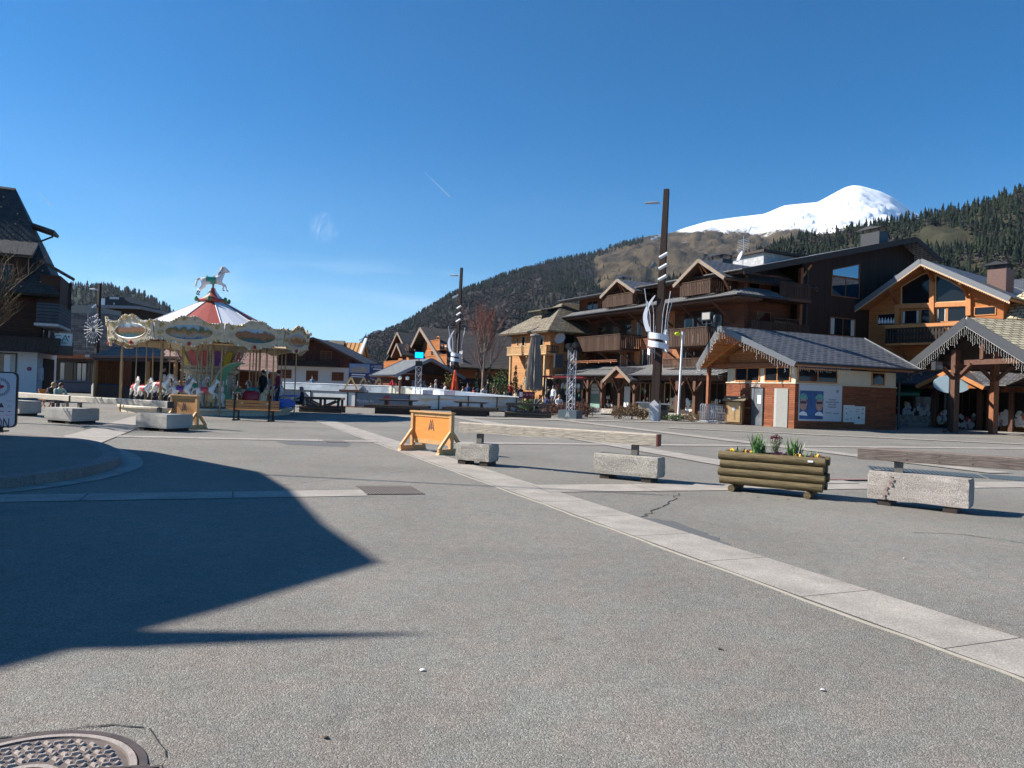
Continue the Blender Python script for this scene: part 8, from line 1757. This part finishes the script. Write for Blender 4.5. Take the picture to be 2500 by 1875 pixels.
def leafy(name, label, px, Yt, h, w, mat, n, seed, cone=False, leaf=.09, group=None, z0=0, stem=True):
    t = thing(name, label, 'bush' if not cone else 'conifer', (xat(px, Yt), Yt, z0), 0, group); r = random.Random(seed); m = MB()
    for k in range(n):
        if cone: z = h*(1-r.random()**.7*.92); R_ = w*(1-z/h)*.9+.05; a = r.uniform(0, 2*pi); rr = R_*r.uniform(.45, 1)
        else: u = r.uniform(-1, 1); a = r.uniform(0, 2*pi); s_ = r.uniform(.55, 1)*(1+.25*sin(a*3+seed)); z = h*.52+h*.48*u*s_; rr = w*sqrt(max(0, 1-u*u))*s_
        p = Vector((rr*cos(a), rr*sin(a), max(.02, z))); d = Vector((r.uniform(-1, 1), r.uniform(-1, 1), r.uniform(-.2, 1))).normalized()*leaf; e_ = d.cross(Vector((r.uniform(-1, 1), r.uniform(-1, 1), r.uniform(-1, 1)))).normalized()*leaf*.4
        m.add([p-d, p+e_, p+d, p-e_], [(0, 1, 2, 3)])
    m.build('foliage', mat, t)
    if stem: MB().tube([(0, 0, 0), (.02, 0, h*.5), (0, 0, h*.85)], [.05, .04, .015], 6).build('stem', TWB, t)
    return t
GB1 = plain('bush_green', rgb(.045, .085, .02), rough=.7, var=.5, scale=5); GB2 = plain('conifer_dark', rgb(.015, .035, .012), rough=.8, var=.5, scale=5); HTH = plain('heather_rust', rgb(.12, .05, .028), rough=.9, var=.4, scale=5); HTB = plain('dry_brown_shrub', rgb(.14, .085, .04), rough=.9, var=.4, scale=5)
leafy('conifer', 'small dark conifer left of the bare tree trunk behind the rink', 1165, 58, 3.2, .45, GB2, 700, 1, True); leafy('conifer', 'small dark conifer right of the bare tree trunk', 1192, 59, 3.3, .5, GB2, 700, 2, True)
leafy('conifer', 'dark conifer between the green bush and the beige parasol', 1258, 57, 3.4, .5, GB2, 700, 3, True)
leafy('green_bush', 'fresh green bush right of the bare tree on the terrace', 1222, 56, 3.0, .75, GB1, 1600, 4); leafy('green_bush', 'yellowish green shrub beside the orange parasol', 1096, 57, 2.6, .45, plain('bush_olive', rgb(.11, .1, .02), rough=.8, var=.4), 700, 5)
leafy('green_bush', 'low leafy plants under the red terrace sign', 1290, 49.6, .9, .7, GB1, 900, 6); leafy('green_bush', 'low leafy plants at the corner end of the ice rink', 1310, 50.5, .9, .6, GB1, 700, 7)
for k, (px, Yt, h, w, lb, mt) in enumerate(((1345, 46.5, .8, .6, 'rust coloured heather mound left of the truss tower base, farthest left', HTH), (1372, 46.2, .9, .65, 'rust coloured heather mound just left of the truss tower', HTH), (1418, 46.3, .95, .6, 'rust coloured heather mound right behind the truss tower', HTH), (1436, 46.8, .8, .5, 'rust coloured heather mound nearest the stone plinth', HTH), (1513, 45.6, .75, .6, 'brown dry shrub in the bed before the arcade, left one', HTB), (1545, 45.6, 1.0, .65, 'brown dry shrub in the bed before the arcade, tallest one', HTB), (1572, 45.8, .7, .45, 'brown dry shrub touching the cream counter', HTB), (1652, 45.4, .4, .6, 'low green brown plants at the foot of the white pole', GB1), (1690, 45.2, .5, .7, 'low dry shrub right of the white pole', HTB), (1728, 45, .6, .65, 'low dry shrub left of the stacked crowd barriers', HTB))):
    leafy('shrub', lb, px, Yt, h, w, mt, 900, 30+k, leaf=.05, group='low shrubs in front of the hotel')
bd = MB()
for a, b in (((1480, 1012), (1600, 1018)), ((1610, 1021), (1760, 1030))):
    p, q = gnd(*a), gnd(*b); bd.beam((p.x, p.y+.6, .03), (q.x, q.y+.6, .03), 1.6, .06)
tag(bd.build('planting_bed', plain('bed_soil', rgb(.07, .05, .03), rough=1, var=.4, scale=8, bump=.5)), 'narrow dark soil beds in front of the hotel arcade', kind='structure')
# cream counter and dark bins by the post
ct_ = thing('counter', 'cream box counter with a grey top left of the tallest lamp post', 'counter', (xat(1583, 46.6), 46.6, 0), radians(-20)); MB().box(-.55, .55, -.3, .3, 0, 1.0).build('body', CREAM, ct_); MB().box(-.7, .7, -.4, .4, 1.001, 1.06).build('top', STEEL, ct_)
c2_ = thing('bin', 'dark bin with a grey lid just right of the tallest lamp post', 'bin', (xat(1618, 46.2), 46.2, 0), radians(-20)); MB().box(-.35, .35, -.3, .3, 0, .95).build('body', BLACK, c2_); MB().box(-.5, .6, -.4, .4, .951, 1.02).build('lid', STEEL, c2_)
# parasols
def parasol(px, Yt, z0, z1, w0, w1, mat, label, folds=14):
    t = thing('closed_parasol', label, 'parasol', (xat(px, Yt), Yt, 0)); m = MB(); n = folds*2; rows = 8
    for i in range(rows+1):
        u = i/rows; z = z1+(z0-z1)*u; w = w1+(w0-w1)*(u**.8)
        for j in range(n): a = 2*pi*j/n; rr = w*(1 if j % 2 else .72)*(1+.05*sin(i*2+j)); m.v.append((rr*cos(a), rr*sin(a), z+(.12 if j % 2 else 0)*u))
    for i in range(rows):
        for j in range(n): m.f.append((i*n+j, (i+1)*n+j, (i+1)*n+(j+1) % n, i*n+(j+1) % n)); m.m.append(0)
    m.build('canopy', mat, t); MB().tube([(0, 0, 0), (0, 0, z1+.1)], .04, 8).build('pole', GUTTER, t); MB().lathe([(0, .12), (w1*1.3, .04), (w1*1.35, -.06), (0, -.06)], 14, (0, 0, z1)).build('cap', mat, t); return t
parasol(1303, 53.6, 1.5, 5.5, .66, .28, plain('beige_canvas', rgb(.26, .22, .185), rough=.9, var=.12), 'large closed beige parasol in front of the orange house')
parasol(1110, 55.8, 1.2, 2.75, .32, .07, plain('orange_canvas', rgb(.75, .10, .03), rough=.8, var=.08), 'small closed bright orange parasol behind the rink', 8)
parasol(958, 57.6, 1.5, 1.9, .3, .05, plain('red_canvas2', rgb(.45, .03, .04), rough=.8), 'small red parasol at the eaves of the market hut', 8)
# sign of the terrace bar
ts2 = thing('terrace_sign', 'dark red bar sign on the terrace below the beige parasol', 'sign', (xat(1287, 49.8), 49.8, 0), radians(-8)); p2_ = MB().box(-.52, .52, -.03, .03, .98, 1.45).build('panel', plain('wine_red', rgb(.16, .015, .02), rough=.6), ts2)
text('Bar & Vins', 'lettering', p2_, plain('pink_letters', rgb(.6, .3, .3)), .22, (.05, -.033, 1.25)); MB().box(-.48, -.28, -.034, -.0305, 1.1, 1.4).build('white_square', WHITE, p2_)
for x in (-.5, .5): MB().box(x-.03, x+.03, .031, .08, 0, 1.4).build('post', TIMBER, ts2)
rl = thing('handrail', 'pale metal handrail beside the terrace steps left of the heather', 'handrail', (xat(1325, 49), 49, 0))
for x in (-.5, .1): MB().tube([(x, 0, 0), (x, 0, 1.0)], .025, 6).build('post', STEEL, rl)
MB().tube([(-.5, 0, .6), (-.1, 0, 1.0), (.1, 0, 1.0)], .022, 6).build('rail', STEEL, rl)
# rustic trestles near the hut
for k, (px, Yt) in enumerate(((857, 59), (888, 60), (925, 59.5))):
    t = thing('wooden_trestle', ('leftmost', 'middle', 'rightmost')[k]+' pale wooden trestle behind the left part of the rink', 'trestle', (xat(px, Yt), Yt, 0), .2, 'pale wooden trestles'); 
    for y in (-.3, .3): MB().beam((-.5, y, 1.1), (0, y, 2.1), .12, .12, up=(0, 1, 0)).beam((.5, y, 1.1), (0, y, 2.1), .12, .12, up=(0, 1, 0)).build('leg', HW, t)
    MB().box(-.9, .9, -.35, .35, .95, 1.09).box(-.8, .8, -.2, .2, 0, .949).build('base', TIMBER, t)
# terrace crowd
TOPS = [('white', cloth(.6, .6, .6)), ('grey', cloth(.2, .21, .23)), ('pale blue', cloth(.25, .32, .42)), ('red', cloth(.42, .03, .03)), ('navy', cloth(.03, .05, .14)), ('black', cloth(.02, .02, .022)), ('beige', cloth(.45, .36, .26)), ('pink', cloth(.5, .22, .22))]
PROT = {}
def crowd(px, Yt, ptop, col, pose, rz, label, hair):
    key = (pose, col, hair)
    z = at(px, ptop-5, Yt).z; H_ = 1.75 if pose != 'sit' else 1.32
    zz = max(0, z-H_)
    if key not in PROT: PROT[key] = person(label, pose, (xat(px, Yt), Yt, zz), rz, TOPS[col][1], cloth(.04, .05, .08), hair, 'people on the terrace behind the rink')
    else: dup(PROT[key], (xat(px, Yt), Yt, zz), rz, label)
cr_l = [(1029, 57.5, 936, 1, 'sit', 1.2, 0), (1039, 57, 938, 2, 'sit', -1, 1), (1053, 56.8, 939, 0, 'sit', .8, 0), (1064, 56.6, 931, 1, 'stand', -1.2, 3), (1076, 57.5, 941, 4, 'sit', 1.6, 1), (1087, 56.8, 938, 0, 'sit', -1.2, 2), (1131, 56.3, 947, 6, 'sit', 1.2, 0), (1143, 56, 940, 4, 'stand', -.5, 1), (1157, 55.5, 950, 3, 'sit', 2.0, 0), (1166, 55.6, 951, 1, 'sit', -1.6, 3), (1181, 57, 946, 0, 'sit', .6, 1), (1192, 57.5, 932, 5, 'stand', -2, 1), (1207, 57, 940, 7, 'sit', 1, 2), (1223, 56.5, 943, 3, 'sit', -1, 0), (1236, 56, 951, 0, 'sit', .9, 1), (1247, 56.6, 938, 3, 'stand', 2.5, 0), (1260, 55, 955, 6, 'sit', -.8, 1), (1271, 54.6, 945, 5, 'stand', .4, 2), (1340, 50.5, 948, 5, 'stand', 1.2, 1), (1352, 51.5, 945, 0, 'stand', -.9, 0), (1366, 49.5, 967, 0, 'sit', .3, 2), (1334, 49.2, 966, 4, 'sit', -1.4, 1)]
ordn = ['first', 'second', 'third', 'fourth', 'fifth', 'sixth', 'seventh', 'eighth', 'ninth', 'tenth', 'eleventh', 'twelfth', 'thirteenth', 'fourteenth', 'fifteenth', 'sixteenth', 'seventeenth', 'eighteenth']
for k, (px, Yt, pt, col, pose, rz, hr) in enumerate(cr_l):
    if k < 18: lb = '%s person from the left on the terrace, %s in a %s top' % (ordn[k], 'seated' if pose == 'sit' else 'standing', TOPS[col][0])
    else: lb = ('black clad person standing by the souvenir shop left of the truss tower', 'person in white standing by the souvenir shop left of the truss tower', 'person in white seated low behind the heather', 'person in navy seated beside the terrace handrail')[k-18]
    crowd(px, Yt, pt, col, pose, rz, lb, hr)
crowd(763, 63.5, 922, 2, 'stand', 0, 'lone person in pale blue behind the left end of the rink', 1)
crowd(972, 60, 938, 0, 'sit', 1, 'person in white seated beside the market hut', 0)
# terrace tables (simple round) between the people
tt0 = None
for k, (px, Yt) in enumerate(((1046, 57.2), (1082, 57), (1150, 56.4), (1214, 56.8), (1242, 56.2))):
    if tt0 is None:
        tt0 = thing('terrace_table', 'small round terrace table among the seated people', 'table', (xat(px, Yt), Yt, 0), 0, 'round terrace tables'); MB().lathe([(0, .75), (.4, .75), (.4, .72), (0, .72)], 16).build('tabletop', TIMBER, tt0); MB().tube([(0, 0, 0), (0, 0, .72)], .03, 6).lathe([(.25, 0), (.25, .03), (0, .04)], 12).build('pedestal', BLACK, tt0)
    else: dup(tt0, (xat(px, Yt), Yt, 0))
# green netting / souvenir stand at shop
ss = thing('souvenir_stand', 'crowded souvenir stand of red and bright goods left of the arcade', 'stand', (xat(1375, 53), 53, 0), radians(-20)); MB().box(-1.4, 1.4, 0, .6, 0, .9).build('counter', TIMBER, ss); MB().box(-1.5, 1.5, -.3, .9, 2.5, 2.62).build('roof', plain('stand_red', rgb(.3, .02, .03)), ss)
for x in (-1.4, 1.4): MB().box(x-.05, x+.05, -.05, .05, .901, 2.499).build('post', TIMBER, ss)
for k in range(3): goods(ss, -1.3, 1.3, .1, 1.0+.4*k, 1.9, 9, sz=.17)
MB().box(-1.3, 1.3, .3, .35, .91, 2.4).build('back_panel', TIMBER_D, ss)
